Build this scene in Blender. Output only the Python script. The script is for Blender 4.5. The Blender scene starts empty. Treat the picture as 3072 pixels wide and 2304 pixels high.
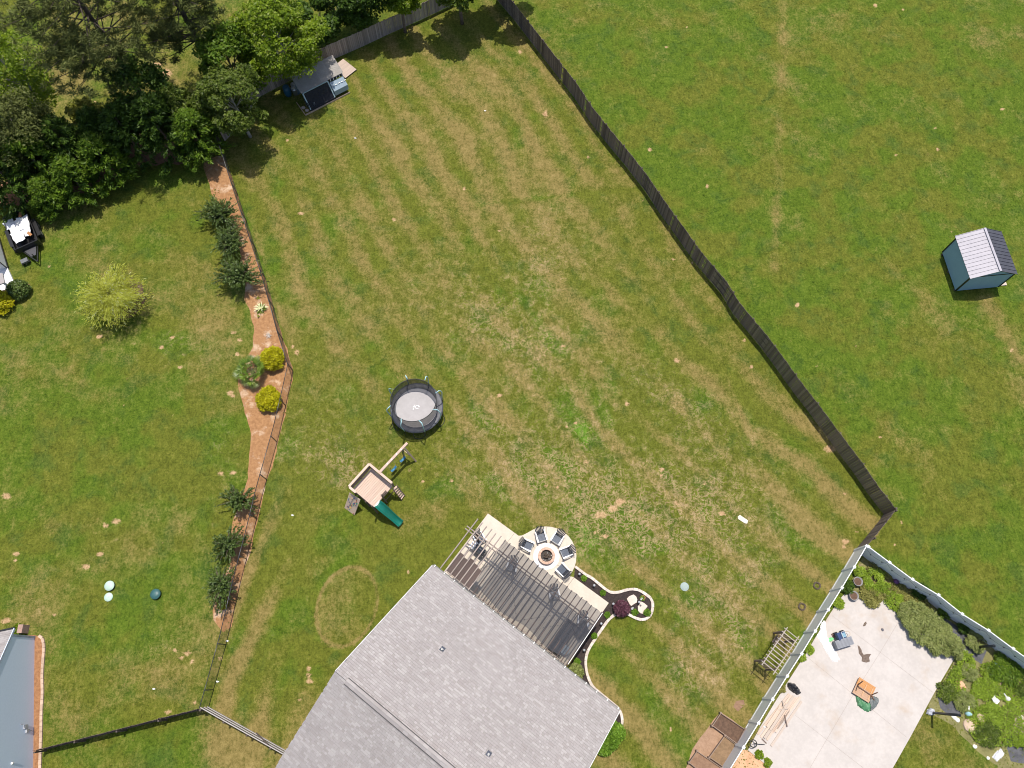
import bpy, math, random
import numpy as np
from mathutils import Vector, Matrix
random.seed(7); RNG = np.random.default_rng(7)
SC = bpy.context.scene; COL = SC.collection
# ---------------------------------------------------------------- camera (drone, 50 m up, looking steeply down)
H = 50.0; FPX = 2300.0; NAD = 2022.0
TH = math.atan((NAD - 1152.0) / FPX); CT, ST = math.cos(TH), math.sin(TH)
cam = bpy.data.cameras.new('camera'); cam.sensor_width = 36.0; cam.lens = 36.0 * FPX / 3072.0
cam.clip_start = 0.5; cam.clip_end = 4000
camo = bpy.data.objects.new('camera', cam); COL.objects.link(camo)
camo.location = (0, 0, H); camo.rotation_euler = (TH, 0, 0); SC.camera = camo
# ---------------------------------------------------------------- sky, sun, exposure
SUN_EL, SUN_AZ = math.radians(75.5), math.radians(11.0)     # azimuth measured from +Y towards +X
w = bpy.data.worlds.new('World'); SC.world = w; w.use_nodes = True
nt = w.node_tree; bg = nt.nodes['Background']; sky = nt.nodes.new('ShaderNodeTexSky')
sky.sky_type = 'NISHITA'; sky.sun_disc = False; sky.sun_elevation = SUN_EL; sky.sun_rotation = SUN_AZ
sky.air_density = 1.0; sky.dust_density = 2.0
nt.links.new(sky.outputs[0], bg.inputs[0]); bg.inputs[1].default_value = 0.122
sun = bpy.data.lights.new('sun', 'SUN'); sun.energy = 3.9; sun.angle = math.radians(0.55); sun.color = (1.0, 0.94, 0.85)
suno = bpy.data.objects.new('sun', sun); COL.objects.link(suno)
sd = Vector((math.sin(SUN_AZ) * math.cos(SUN_EL), math.cos(SUN_AZ) * math.cos(SUN_EL), math.sin(SUN_EL)))
suno.rotation_euler = sd.to_track_quat('Z', 'Y').to_euler(); suno.location = (0, 0, 80)
SC.view_settings.view_transform = 'Standard'; SC.view_settings.look = 'None'
SC.view_settings.exposure = 0.24; SC.view_settings.gamma = 1.0
SC.cycles.filter_width = 1.0
# ---------------------------------------------------------------- survey helpers: photo pixel -> metres on the plane z = h
def G(u, v, h=0.0):
    x = (u - 1536.0) / FPX; y = (1152.0 - v) / FPX
    dy = y * CT + ST; dz = y * ST - CT
    t = (h - H) / dz
    return Vector((x * t, dy * t, h))
def G2(u, v, h=0.0):
    p = G(u, v, h); return (p.x, p.y)
def PX(x, y, h=0.0):          # numpy: metres -> photo pixel
    Y = y * CT + (h - H) * ST * 1.0; Z = -y * ST + (h - H) * CT
    # camera axes: right X, up (0,CT,ST), back (0,-ST,CT)
    up = y * CT + (h - H) * ST; back = -y * ST + (h - H) * CT
    return 1536.0 + FPX * x / (-back), 1152.0 - FPX * up / (-back)
# ---------------------------------------------------------------- mesh builder
OFF = {}
class MB:
    def __init__(s): s.v = []; s.f = []
    def add(s, vs, fs):
        k = len(s.v); s.v += [tuple(p) for p in vs]; s.f += [tuple(i + k for i in f) for f in fs]; return s
    def box(s, c, size, ax=None):
        c = Vector(c); a, b, d = [q * .5 for q in size]
        X, Y, Z = ax if ax else (Vector((1, 0, 0)), Vector((0, 1, 0)), Vector((0, 0, 1)))
        vs = [c + X * (i * a) + Y * (j * b) + Z * (k * d) for k in (-1, 1) for j in (-1, 1) for i in (-1, 1)]
        return s.add(vs, [(0, 2, 3, 1), (4, 5, 7, 6), (0, 1, 5, 4), (2, 6, 7, 3), (0, 4, 6, 2), (1, 3, 7, 5)])
    def bar(s, p, q, wd, th, up=(0, 0, 1)):
        p, q = Vector(p), Vector(q); X = (q - p); L = X.length; X.normalize(); up = Vector(up)
        Y = up.cross(X)
        if Y.length < 1e-4: Y = Vector((0, 1, 0)).cross(X)
        Y.normalize(); Z = X.cross(Y)
        return s.box((p + q) / 2, (L, wd, th), (X, Y, Z))
    def tube(s, pts, r, n=8, close=False, cap=True):
        pts = [Vector(p) for p in pts]; m = len(pts); rr = r if hasattr(r, '__len__') else [r] * m
        rings = []; ref = None
        for i, p in enumerate(pts):
            a = pts[i - 1] if (i > 0 or close) else p; b = pts[(i + 1) % m] if (i < m - 1 or close) else p
            t = (b - a).normalized()
            if ref is None or abs(t.dot(ref)) > .95: ref = Vector((0, 0, 1)) if abs(t.z) < .9 else Vector((1, 0, 0))
            x = t.cross(ref).normalized(); y = x.cross(t)
            rings.append([p + x * (math.cos(2 * math.pi * k / n) * rr[i]) + y * (math.sin(2 * math.pi * k / n) * rr[i]) for k in range(n)])
        vs = [q for g in rings for q in g]; fs = []
        for i in range(m if close else m - 1):
            j = (i + 1) % m
            for k in range(n): fs.append((i * n + k, i * n + (k + 1) % n, j * n + (k + 1) % n, j * n + k))
        if cap and not close: fs += [tuple(range(n))[::-1], tuple((m - 1) * n + k for k in range(n))]
        return s.add(vs, fs)
    def prism(s, poly, z0, z1):
        n = len(poly); vs = [(x, y, z0) for x, y in poly] + [(x, y, z1) for x, y in poly]
        a = sum(poly[i][0] * poly[(i + 1) % n][1] - poly[(i + 1) % n][0] * poly[i][1] for i in range(n))
        if a < 0: vs = [(x, y, z0) for x, y in poly[::-1]] + [(x, y, z1) for x, y in poly[::-1]]
        return s.add(vs, [tuple(range(n))[::-1], tuple(range(n, 2 * n))] + [(i, (i + 1) % n, (i + 1) % n + n, i + n) for i in range(n)])
    def sheet(s, poly, z):
        n = len(poly)
        a = sum(poly[i][0] * poly[(i + 1) % n][1] - poly[(i + 1) % n][0] * poly[i][1] for i in range(n))
        if a < 0: poly = poly[::-1]
        return s.add([(x, y, z) for x, y in poly], [tuple(range(n))])
    def lathe(s, c, prof, n=20, cap=True):
        c = Vector(c); vs = []; fs = []
        for r, z in prof: vs += [c + Vector((r * math.cos(2 * math.pi * k / n), r * math.sin(2 * math.pi * k / n), z)) for k in range(n)]
        m = len(prof)
        for i in range(m - 1):
            for k in range(n): fs.append((i * n + k, i * n + (k + 1) % n, (i + 1) * n + (k + 1) % n, (i + 1) * n + k))
        if cap: fs += [tuple(range(n))[::-1], tuple((m - 1) * n + k for k in range(n))]
        return s.add(vs, fs)
    def grid(s, fn, nu, nv):
        vs = [fn(i / (nu - 1), j / (nv - 1)) for j in range(nv) for i in range(nu)]
        return s.add(vs, [(j * nu + i, j * nu + i + 1, (j + 1) * nu + i + 1, (j + 1) * nu + i) for j in range(nv - 1) for i in range(nu - 1)])
    def build(s, name, mat, parent=None, smooth=False, local=False):
        me = bpy.data.meshes.new(name); off = Vector((0, 0, 0)) if (parent is None or local) else OFF.get(parent.name, Vector((0, 0, 0)))
        me.from_pydata([(p[0] - off[0], p[1] - off[1], p[2] - off[2]) for p in s.v], [], s.f)
        if smooth: me.polygons.foreach_set('use_smooth', [True] * len(me.polygons))
        me.materials.append(mat); o = bpy.data.objects.new(name, me); COL.objects.link(o)
        if parent: o.parent = parent; OFF[o.name] = OFF.get(parent.name, Vector((0, 0, 0)))
        else: OFF[o.name] = Vector((0, 0, 0))
        return o
def npmesh(name, V, F, mat, parent=None, smooth=False):
    V = np.asarray(V, dtype=np.float32).reshape(-1, 3).copy(); F = np.asarray(F, dtype=np.int32)
    if parent is not None: V -= np.array(OFF.get(parent.name, Vector((0, 0, 0))), dtype=np.float32)
    me = bpy.data.meshes.new(name); k = F.shape[1]; n = len(F)
    me.vertices.add(len(V)); me.vertices.foreach_set('co', V.ravel())
    me.loops.add(n * k); me.loops.foreach_set('vertex_index', F.ravel())
    me.polygons.add(n); me.polygons.foreach_set('loop_start', np.arange(n, dtype=np.int32) * k)
    me.update(calc_edges=True)
    if smooth: me.polygons.foreach_set('use_smooth', np.ones(n, dtype=bool))
    me.materials.append(mat); o = bpy.data.objects.new(name, me); COL.objects.link(o)
    if parent is not None: o.parent = parent; OFF[o.name] = OFF.get(parent.name, Vector((0, 0, 0)))
    else: OFF[o.name] = Vector((0, 0, 0))
    return o
def tag(o, label, cat, group=None):
    o['label'] = label; o['category'] = cat
    if group: o['group'] = group
    return o
def thing(name, label, cat, loc=(0, 0, 0), group=None, rz=0.0):
    o = bpy.data.objects.new(name, None); COL.objects.link(o); o.location = loc; o.rotation_euler = (0, 0, rz)
    o.empty_display_size = .2; OFF[o.name] = Vector(loc); return tag(o, label, cat, group)
def struct(o): o['kind'] = 'structure'; return o
def stuff(o): o['kind'] = 'stuff'; return o
def copy_tree(o, parent=None):
    c = o.copy(); COL.objects.link(c); OFF[c.name] = OFF.get(o.name, Vector((0, 0, 0)))
    if parent: c.parent = parent
    for ch in list(o.children): copy_tree(ch, c)
    return c
_cube = {}
def unit(mat, kind='box'):
    key = (mat.name, kind)
    if key not in _cube:
        m = MB(); m.box((0, 0, 0), (1, 1, 1)); me = bpy.data.meshes.new('piece')
        me.from_pydata(m.v, [], m.f); me.materials.append(mat); _cube[key] = me
    return _cube[key]
def frame(c, X, Y, Z, size):
    M = Matrix.Identity(4)
    for i, (a, q) in enumerate(((X, size[0]), (Y, size[1]), (Z, size[2]))):
        for r in range(3): M[r][i] = a[r] * q
    for r in range(3): M[r][3] = c[r]
    return M
def barM(p, q, wd, th, up=(0, 0, 1)):
    p, q = Vector(p), Vector(q); X = q - p; L = X.length; X.normalize(); Y = Vector(up).cross(X)
    if Y.length < 1e-4: Y = Vector((0, 1, 0)).cross(X)
    Y.normalize(); return frame((p + q) / 2, X, Y, X.cross(Y), (L, wd, th))
def pieces(name, mats, parent, mat, mat_rest=None, limit=300):
    """each matrix of mats = one box piece, an object sharing one mesh; beyond limit the farthest are joined"""
    mats = sorted(mats, key=lambda M: (M.translation - camo.location).length)
    off = OFF.get(parent.name, Vector((0, 0, 0))) if parent else Vector((0, 0, 0)); me = unit(mat)
    for M in mats[:limit]:
        o = bpy.data.objects.new(name, me); COL.objects.link(o)
        if parent: o.parent = parent
        o.matrix_basis = Matrix.Translation(-off) @ M
    if len(mats) > limit:
        b = MB(); base = [Vector(q) for q in ((-.5, -.5, -.5), (.5, -.5, -.5), (-.5, .5, -.5), (.5, .5, -.5), (-.5, -.5, .5), (.5, -.5, .5), (-.5, .5, .5), (.5, .5, .5))]
        for M in mats[limit:]:
            b.add([M @ q for q in base], [(0, 2, 3, 1), (4, 5, 7, 6), (0, 1, 5, 4), (2, 6, 7, 3), (0, 4, 6, 2), (1, 3, 7, 5)])
        stuff(b.build('far_' + name + 's', mat_rest or mat, parent))
# ---------------------------------------------------------------- materials
MATS = {}
class N:
    def __init__(s, name):
        s.m = bpy.data.materials.new(name); s.m.use_nodes = True; s.t = s.m.node_tree
        s.b = s.t.nodes['Principled BSDF']; s.out = s.t.nodes['Material Output']
    def n(s, ty, **kw):
        x = s.t.nodes.new('ShaderNode' + ty)
        for k, v in kw.items():
            if k.startswith('i_'): x.inputs[k[2:].replace('_', ' ')].default_value = v
            else: setattr(x, k, v)
        return x
    def l(s, a, b): s.t.links.new(a, b)
    def val(s, x, sock):
        if isinstance(x, (int, float)): sock.default_value = x
        elif isinstance(x, tuple): sock.default_value = (*x[:3], 1)
        else: s.l(x, sock)
    def math(s, op, a, b=0.0, c=None, clamp=False):
        x = s.n('Math', operation=op, use_clamp=clamp); s.val(a, x.inputs[0]); s.val(b, x.inputs[1])
        if c is not None: s.val(c, x.inputs[2])
        return x.outputs[0]
    def mix(s, f, a, b, blend='MIX'):
        x = s.n('Mix', data_type='RGBA', blend_type=blend); s.val(f, x.inputs[0]); s.val(a, x.inputs[6]); s.val(b, x.inputs[7]); return x.outputs[2]
    def noise(s, vec, scale, detail=4, rough=.55, dist=0.0):
        x = s.n('TexNoise'); x.inputs['Scale'].default_value = scale; x.inputs['Detail'].default_value = detail
        x.inputs['Roughness'].default_value = rough; x.inputs['Distortion'].default_value = dist; s.l(vec, x.inputs['Vector']); return x.outputs[0]
    def step(s, x, a, b, lo=0.0, hi=1.0):
        r = s.n('MapRange', interpolation_type='SMOOTHSTEP'); s.val(x, r.inputs[0]); r.inputs[1].default_value = a; r.inputs[2].default_value = b
        r.inputs[3].default_value = lo; r.inputs[4].default_value = hi; return r.outputs[0]
    def obj(s): return s.n('TexCoord').outputs['Object']
    def wpos(s): return s.n('NewGeometry').outputs['Position']
    def bump(s, h, strength, dist):
        x = s.n('Bump'); x.inputs['Strength'].default_value = strength; x.inputs['Distance'].default_value = dist; s.l(h, x.inputs['Height']); s.l(x.outputs[0], s.b.inputs['Normal'])
def pm(name, c1, c2=None, scale=6.0, rough=.7, bump=.25, bdist=.01, rnd=None, metal=0.0, spec=.5, amt=.18, stretch=None, coat=0.0, dirt=None):
    """general procedural surface: two-colour noise, optional random tone per piece ('isl' or 'obj'), fine relief"""
    if name in MATS: return MATS[name]
    k = N(name); c2 = c2 or tuple(q * .72 for q in c1)
    vec = k.wpos() if stretch is None else k.obj()
    if stretch:
        mp = k.n('Mapping'); mp.inputs['Scale'].default_value = stretch; k.l(vec, mp.inputs[0]); vec = mp.outputs[0]
        oi = k.n('ObjectInfo'); ad = k.n('VectorMath', operation='ADD'); k.l(vec, ad.inputs[0]); mu = k.math('MULTIPLY', oi.outputs['Random'], 91.0)
        k.l(mu, ad.inputs[1]); vec = ad.outputs[0]
    a = k.noise(vec, scale, 6, .62); b = k.noise(vec, scale * 7.3, 3, .6)
    f = k.math('ADD', k.math('MULTIPLY', a, .65), k.math('MULTIPLY', b, .35)); f = k.step(f, .34, .66)
    col = k.mix(f, c2, c1)
    if rnd:
        r = k.n('ObjectInfo').outputs['Random'] if rnd == 'obj' else k.n('NewGeometry').outputs['Random Per Island']
        g = k.math('MULTIPLY_ADD', r, 2 * amt, 1 - amt); cm = k.n('CombineColor'); [k.l(g, cm.inputs[i]) for i in range(3)]
        col = k.mix(1.0, col, cm.outputs[0], 'MULTIPLY')
    if dirt:
        dn = k.step(k.noise(k.wpos(), dirt[1], 5, .65), dirt[2], dirt[3]); col = k.mix(dn, col, dirt[0])
    k.l(col, k.b.inputs['Base Color']); k.b.inputs['Roughness'].default_value = rough; k.b.inputs['Metallic'].default_value = metal
    k.b.inputs['Specular IOR Level'].default_value = spec; k.b.inputs['Coat Weight'].default_value = coat
    if bump: k.bump(b, bump, bdist)
    MATS[name] = k.m; return k.m
def leafmat(name, dark, light, rough=.55, trans=.3, tip=None, spec=.25):
    if name in MATS: return MATS[name]
    k = N(name); r = k.n('NewGeometry').outputs['Random Per Island']
    a = k.noise(k.wpos(), .9, 3); f = k.math('ADD', k.math('MULTIPLY', r, .75), k.math('MULTIPLY_ADD', a, 1.1, -.42), clamp=True)
    col = k.mix(f, dark, light)
    if tip: col = k.mix(k.step(r, .86, .97), col, tip)
    k.l(col, k.b.inputs['Base Color']); k.b.inputs['Roughness'].default_value = rough; k.b.inputs['Specular IOR Level'].default_value = spec
    t = k.n('BsdfTranslucent'); br = k.mix(.5, col, tuple(min(1, q * 1.5) for q in light)); k.l(br, t.inputs[0])
    mx = k.n('MixShader'); mx.inputs[0].default_value = trans; k.l(k.b.outputs[0], mx.inputs[1]); k.l(t.outputs[0], mx.inputs[2]); k.l(mx.outputs[0], k.out.inputs[0])
    MATS[name] = k.m; return k.m
def netmat(name, col, cover):
    """open-weave cloth: threads below the size that can be modelled, some light passes"""
    k = N(name); k.b.inputs['Base Color'].default_value = (*col, 1); k.b.inputs['Roughness'].default_value = .8
    t = k.n('BsdfTransparent'); mx = k.n('MixShader'); f = k.math('MULTIPLY_ADD', k.noise(k.wpos(), 3.0, 4), .12, cover - .06)
    k.l(f, mx.inputs[0]); k.l(t.outputs[0], mx.inputs[1]); k.l(k.b.outputs[0], mx.inputs[2]); k.l(mx.outputs[0], k.out.inputs[0])
    MATS[name] = k.m; return k.m
# ---------------------------------------------------------------- numpy noise (for the ground's patches of different turf)
def vnoise(x, y, seed=0):
    xi = np.floor(x).astype(np.int64); yi = np.floor(y).astype(np.int64); xf = x - xi; yf = y - yi
    def hsh(a, b):
        n = (a * 374761393 + b * 668265263 + seed * 974634777) & 0xffffffff; n = ((n ^ (n >> 13)) * 1274126177) & 0xffffffff
        return ((n ^ (n >> 16)) & 0xffff) / 65535.0
    sx = xf * xf * (3 - 2 * xf); sy = yf * yf * (3 - 2 * yf)
    return (hsh(xi, yi) * (1 - sx) + hsh(xi + 1, yi) * sx) * (1 - sy) + (hsh(xi, yi + 1) * (1 - sx) + hsh(xi + 1, yi + 1) * sx) * sy
def fbm(x, y, sc, oct=4, seed=0):
    t = 0; a = .5; s = 0
    for i in range(oct): t = t + a * vnoise(x * sc + 17.3 * i + 500, y * sc - 9.1 * i + 500, seed + i); s += a; a *= .55; sc *= 2.03
    return t / s
def inside(u, v, poly):
    r = np.zeros(u.shape, bool); n = len(poly); j = n - 1
    for i in range(n):
        xi, yi = poly[i]; xj, yj = poly[j]
        r ^= ((yi > v) != (yj > v)) & (u < (xj - xi) * (v - yi) / (yj - yi + 1e-9) + xi); j = i
    return r
def jag(poly, amp=.12, step=.35, seed=0):
    """closed outline with an uneven edge"""
    out = []; n = len(poly)
    for i in range(n):
        a, b = Vector(poly[i]), Vector(poly[(i + 1) % n]); L = (b - a).length; k = max(1, int(L / step)); nn = Vector((-(b - a).y, (b - a).x)) / max(L, 1e-6)
        for j in range(k):
            p = a.lerp(b, j / k); q = (float(fbm(np.array(p.x), np.array(p.y), 1.3, 3, seed)) - .5) * 2 * amp * 1.6
            out.append((p.x + nn.x * q, p.y + nn.y * q))
    return out
# ================================================================ GROUND
FENCE_R = [(1490, -52), (1543, 10), (1630, 122), (1725, 243), (1776, 319), (1831, 389), (1883, 451), (1946, 531), (1987, 593), (2053, 684), (2105, 757), (2182, 847), (2217, 906), (2258, 955), (2304, 1010), (2353, 1076), (2408, 1152), (2452, 1208), (2519, 1298), (2592, 1395), (2637, 1461), (2688, 1526)]
CHAIN = [(642, 389), (694, 550), (752, 724), (787, 835), (833, 1000), (863, 1093), (850, 1152), (820, 1280), (768, 1464), (736, 1596), (701, 1728), (660, 1903), (628, 2019), (598, 2124)]
MAIN = [(700, 330), (1120, 128), (1465, -30)] + [(u - 20, v + 30) for u, v in FENCE_R[1:]] + [(2575, 1680), (2170, 2330), (600, 2330), (852, 2255), (622, 2140)] + [(u + 22, v + 15) for u, v in CHAIN[::-1]]
def blob(u, v, c, ru, rv=None, ang=0.0):
    rv = rv or ru; ca, sa = math.cos(math.radians(ang)), math.sin(math.radians(ang)); du, dv = u - c[0], v - c[1]
    return np.exp(-(((du * ca + dv * sa) / ru) ** 2 + ((-du * sa + dv * ca) / rv) ** 2))
def make_ground():
    st = .14; xs = np.concatenate([[-900, -300, -120, -75, -60], np.arange(-52, 52.01, st), [60, 75, 120, 300, 900]])
    ys = np.concatenate([[-900, -300, -100, -40, -20], np.arange(-9, 62.01, st), [70, 85, 130, 300, 900]])
    X, Y = np.meshgrid(xs, ys); nx, ny = len(xs), len(ys)
    U, V = PX(np.clip(X, -70, 70), np.clip(Y, -25, 90))
    x, y = X, Y
    main = inside(U, V, MAIN).astype(float); right = ((U > 1500) & (main < .5) & (V < 2000)).astype(float); left = ((1 - main) * (1 - right))
    big = fbm(x, y, .09, 4, 1); med = fbm(x, y, .33, 4, 2); sml = fbm(x, y, 1.1, 3, 3); s2 = fbm(x, y, .5, 4, 9)
    dry = main * (.38 + .75 * (big - .5) + .75 * (med - .5)) + right * (.05 + .8 * (big - .5) + .85 * (med - .5)) + left * (.16 + .9 * (big - .5) + .9 * (med - .5))
    dry += .5 * (sml - .5)
    # mowing stripes: run down-right in the upper yard, down-left beside the house
    def stripe(du, dv, per, seed, wob=.35):
        a = x * du + y * dv + wob * 2 * (fbm(x, y, .12, 3, seed) - .5) * 2; return .5 + .5 * np.sin(2 * math.pi * a / per)
    up = np.clip((1350 - V) / 500, 0, 1) * main
    dry += up * .46 * (stripe(.86, .50, 2.25, 21, .6) - .5) * 1.6 * np.clip(-.25 + 1.7 * fbm(x, y, .22, 4, 31), 0, 1.2)
    dry += main * np.clip((V - 1250) / 300, 0, 1) * np.clip((930 - U) / 150, 0, 1) * .55 * (stripe(.95, -.30, 2.3, 22) - .5) * 1.6
    dry += main * np.clip((U - 1250) / 300, 0, 1) * np.clip((V - 850) / 350, 0, 1) * .80 * (stripe(.74, .67, 2.5, 23, .6) - .5) * 1.5 * (.3 + fbm(x, y, .2, 3, 32))
    dry += right * .22 * (stripe(.78, .62, 3.2, 24) - .5) * (.2 + 1.4 * fbm(x, y, .1, 3, 33)) + left * .16 * (stripe(.5, .87, 4.1, 25) - .5)
    D = [((1270, 420), 260, 150, 55, .20), ((1600, 620), 170, 260, -35, .22), ((1130, 640), 200, 160, 0, .12), ((2350, 1400), 160, 300, -40, .16), ((1780, 900), 300, 200, 35, .08), ((690, 1800), 60, 300, 15, .15), ((930, 2150), 130, 90, 0, .25), ((720, 2260), 130, 90, 20, .75), ((560, 1500), 160, 60, -30, .42), ((400, 1640), 200, 90, -20, .40), ((300, 1560), 120, 60, 0, .3), ((620, 1000), 70, 200, 10, .35), ((110, 1830), 120, 110, 0, .35), ((520, 1930), 120, 90, 0, .32), ((250, 2080), 140, 90, 0, .24), ((2100, 1650), 200, 140, 30, .14), ((1420, 160), 120, 90, 0, .05), ((2740, 1150), 160, 240, 20, .0), ((2900, 330), 120, 220, 20, .10), ((2360, 120), 40, 160, 5, .22), ((2850, 110), 300, 30, 10, .18), ((3000, 1000), 60, 260, -25, .12), ((2330, 700), 50, 240, -8, .12), ((60, 60), 200, 120, 0, .15), ((190, 220), 70, 150, 10, .3), ((480, 200), 60, 60, 0, .4), ((1100, 1950), 120, 140, 10, .1), ((2120, 2010), 180, 130, 40, .22), ((1530, 1500), 120, 80, 0, .12)]
    for c, ru, rv, an, k in D: dry += k * blob(U, V, c, ru, rv, an)
    Gd = [((1350, 1640), 200, 90, -35, -.42), ((1000, 1600), 200, 60, -20, -.28), ((880, 1980), 70, 220, 20, -.30), ((1180, 1780), 120, 60, -45, -.35), ((1000, 1950), 160, 110, 0, -.22), ((860, 1750), 90, 160, 10, -.18), ((1880, 1900), 110, 120, 0, -.35), ((2050, 1700), 40, 160, -40, -.30), ((1770, 1330), 30, 190, -38, -.36), ((1560, 900), 24, 190, -38, -.34), ((1880, 1560), 100, 160, -30, -.22), ((1480, 860), 26, 120, -40, -.3), ((820, 560), 70, 50, 0, -.2), ((1500, 150), 50, 120, -38, -.25), ((1330, 1180), 120, 80, 0, -.1), ((500, 680), 200, 120, 0, -.20), ((170, 1300), 260, 180, -20, -.26), ((430, 1250), 160, 140, 0, -.18), ((420, 1850), 60, 130, 15, -.34), ((280, 1970), 40, 200, 8, -.30), ((420, 1780), 130, 30, -30, -.2), ((520, 2240), 70, 120, 10, -.5), ((2930, 420), 60, 320, 8, -.28), ((2100, 250), 300, 200, 0, -.08), ((2480, 1250), 60, 230, -35, -.2), ((2700, 1500), 100, 200, -30, -.06), ((1600, 1330), 120, 60, -30, -.26), ((1180, 1500), 150, 50, -30, -.2), ((2850, 2230), 120, 90, 0, -.10), ((1260, 1640), 160, 50, -10, -.2)]
    for c, ru, rv, an, k in Gd: dry += k * blob(U, V, c, ru, rv, an)
    # the oval left by an old pool: a dry rim, greener middle
    q = np.sqrt((((U - 1040) * .94 + (V - 1820) * .34) / 90) ** 2 + (((U - 1040) * -.34 + (V - 1820) * .94) / 127) ** 2)
    ring = np.exp(-((q - .97) / .045) ** 2) * (.75 + .5 * med); dry = np.where(q < 1.25, dry * .45, dry) + 1.0 * ring + np.where(q < .95, .34 + .7 * (med - .5), 0) - .12 * np.exp(-((q - 1.12) / .09) ** 2)
    # narrow trodden or mown lines
    def line(a, b, wpx, k):
        a = np.array(a, float); b = np.array(b, float); d = b - a; L = np.hypot(*d); t = np.clip(((U - a[0]) * d[0] + (V - a[1]) * d[1]) / L ** 2, 0, 1)
        e = np.hypot(U - a[0] - t * d[0], V - a[1] - t * d[1]) + 14 * (med - .5); return 1.15 * k * np.exp(-(e / (wpx * 1.5)) ** 2) * (.25 + 1.5 * s2)
    for a, b, wp, k in [((2347, 20), (2325, 800), 11, .3), ((2325, 800), (2420, 1000), 9, .2), ((2940, 190), (2900, 640), 12, .25), ((2910, 170), (2925, 560), 14, -.35), ((2560, 10), (3072, 110), 10, .2), ((2560, 25), (3072, 60), 12, -.25), ((1990, 560), (1450, 610), 6, -.28), ((2420, 560), (2860, 540), 9, -.1), ((2180, 1130), (2300, 1430), 5, .3), ((2960, 900), (3072, 1100), 12, .32), ((2500, 1180), (2600, 1330), 7, -.2), ((2690, 1530), (2850, 1800), 9, -.15), ((40, 1560), (35, 1720), 7, .25), ((2840, 1560), (3010, 1640), 10, -.1)]: dry += line(a, b, wp, k)
    # bare clay spots
    bare = np.zeros_like(dry)
    B = [(1560, 158, 9), (1636, 344, 15), (1393, 565, 8), (1762, 472, 8), (2122, 560, 10), (1954, 447, 10), (2000, 143, 7), (2062, 82, 4), (2627, 18, 9), (2710, 26, 6), (3007, 331, 8), (2805, 383, 7), (2812, 446, 10), (2687, 462, 7), (2856, 698, 6), (2395, 912, 10), (2566, 1037, 6), (3036, 1053, 9), (2452, 1100, 5), (1928, 603, 6), (2005, 655, 8), (2020, 780, 8), (2075, 790, 7), (1690, 1040, 10), (2030, 1080, 13), (2255, 1098, 9), (2232, 1020, 8), (2490, 1345, 22), (2530, 1480, 9), (2540, 1625, 12), (2532, 1640, 10), (2570, 1594, 6), (2705, 1562, 8), (2687, 1630, 5), (2640, 1312, 8), (1990, 1408, 10), (1985, 1428, 9), (2284, 1380, 6), (1840, 1525, 22), (1800, 1545, 24), (1860, 1505, 22), (1640, 1460, 9), (1675, 1463, 8), (1730, 1270, 9), (1880, 1210, 10), (2170, 1540, 13), (2110, 1450, 10), (2030, 1510, 11), (1700, 1280, 8), (1820, 1610, 12), (1785, 1600, 10), (1760, 1385, 8), (2098, 1934, 8), (2230, 1940, 8), (2085, 1885, 6), (2105, 2030, 7), (2016, 2188, 9), (929, 2005, 11), (931, 2025, 11), (932, 2045, 12), (900, 2100, 8), (846, 1391, 5), (884, 1419, 5), (930, 1340, 8), (1500, 1187, 12), (1360, 1443, 9), (1265, 1405, 7), (1226, 1408, 9), (1270, 1440, 8), (1225, 1715, 10), (881, 1035, 8), (893, 1053, 10), (876, 795, 6), (1290, 590, 6), (1500, 690, 6), (1266, 1030, 6), (1180, 660, 9), (900, 640, 9), (865, 420, 7), (690, 1180, 13), (700, 1190, 10), (452, 1270, 4), (372, 1218, 4), (518, 1246, 4), (493, 1595, 4), (485, 1630, 6), (50, 1660, 13), (48, 1680, 9), (20, 1490, 18), (350, 1560, 16), (320, 1575, 14), (300, 1660, 14), (260, 1700, 16), (560, 1960, 14), (540, 1975, 11), (525, 1950, 12), (575, 1985, 9), (660, 1975, 10), (500, 2135, 14), (585, 2110, 10), (20, 1862, 18), (80, 1880, 10), (165, 1846, 10), (240, 575, 30), (290, 560, 22), (360, 505, 26), (420, 480, 26), (480, 470, 26), (540, 455, 24), (160, 610, 20), (310, 955, 12), (300, 1010, 11), (490, 1040, 10), (540, 1100, 9), (520, 1010, 10), (700, 1000, 12), (720, 1020, 8), (715, 1060, 9), (660, 1420, 14), (285, 305, 10), (500, 220, 22), (470, 195, 20), (1000, 28, 12), (2660, 1700, 26), (2690, 1780, 22), (700, 1420, 12), (85, 855, 10), (148, 800, 8)]
    for a, b_, r in B: bare = np.maximum(bare, np.exp(-(((U - a + 14 * (sml - .5) + 10 * (s2 - .5)) ** 2 * (.6 + .9 * ((a * 7.3) % 1)) + (V - b_ + 16 * (med - .5)) ** 2 * (1.5 - .9 * ((a * 7.3) % 1))) / (r * .86) ** 2)) * (.82 + .5 * (sml - .5)))
    for i in range(36):                                                # scattered thumb-size scrapes all over
        a, b_, r = RNG.uniform(650, 3050), RNG.uniform(100, 2250), RNG.uniform(2.5, 5); bare = np.maximum(bare, .62 * np.exp(-(((U - a) ** 2 + (V - b_) ** 2) / r ** 2)))
    # worn network of dead runners
    ver = .22 * main * (big * .6 + med * .6)
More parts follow.
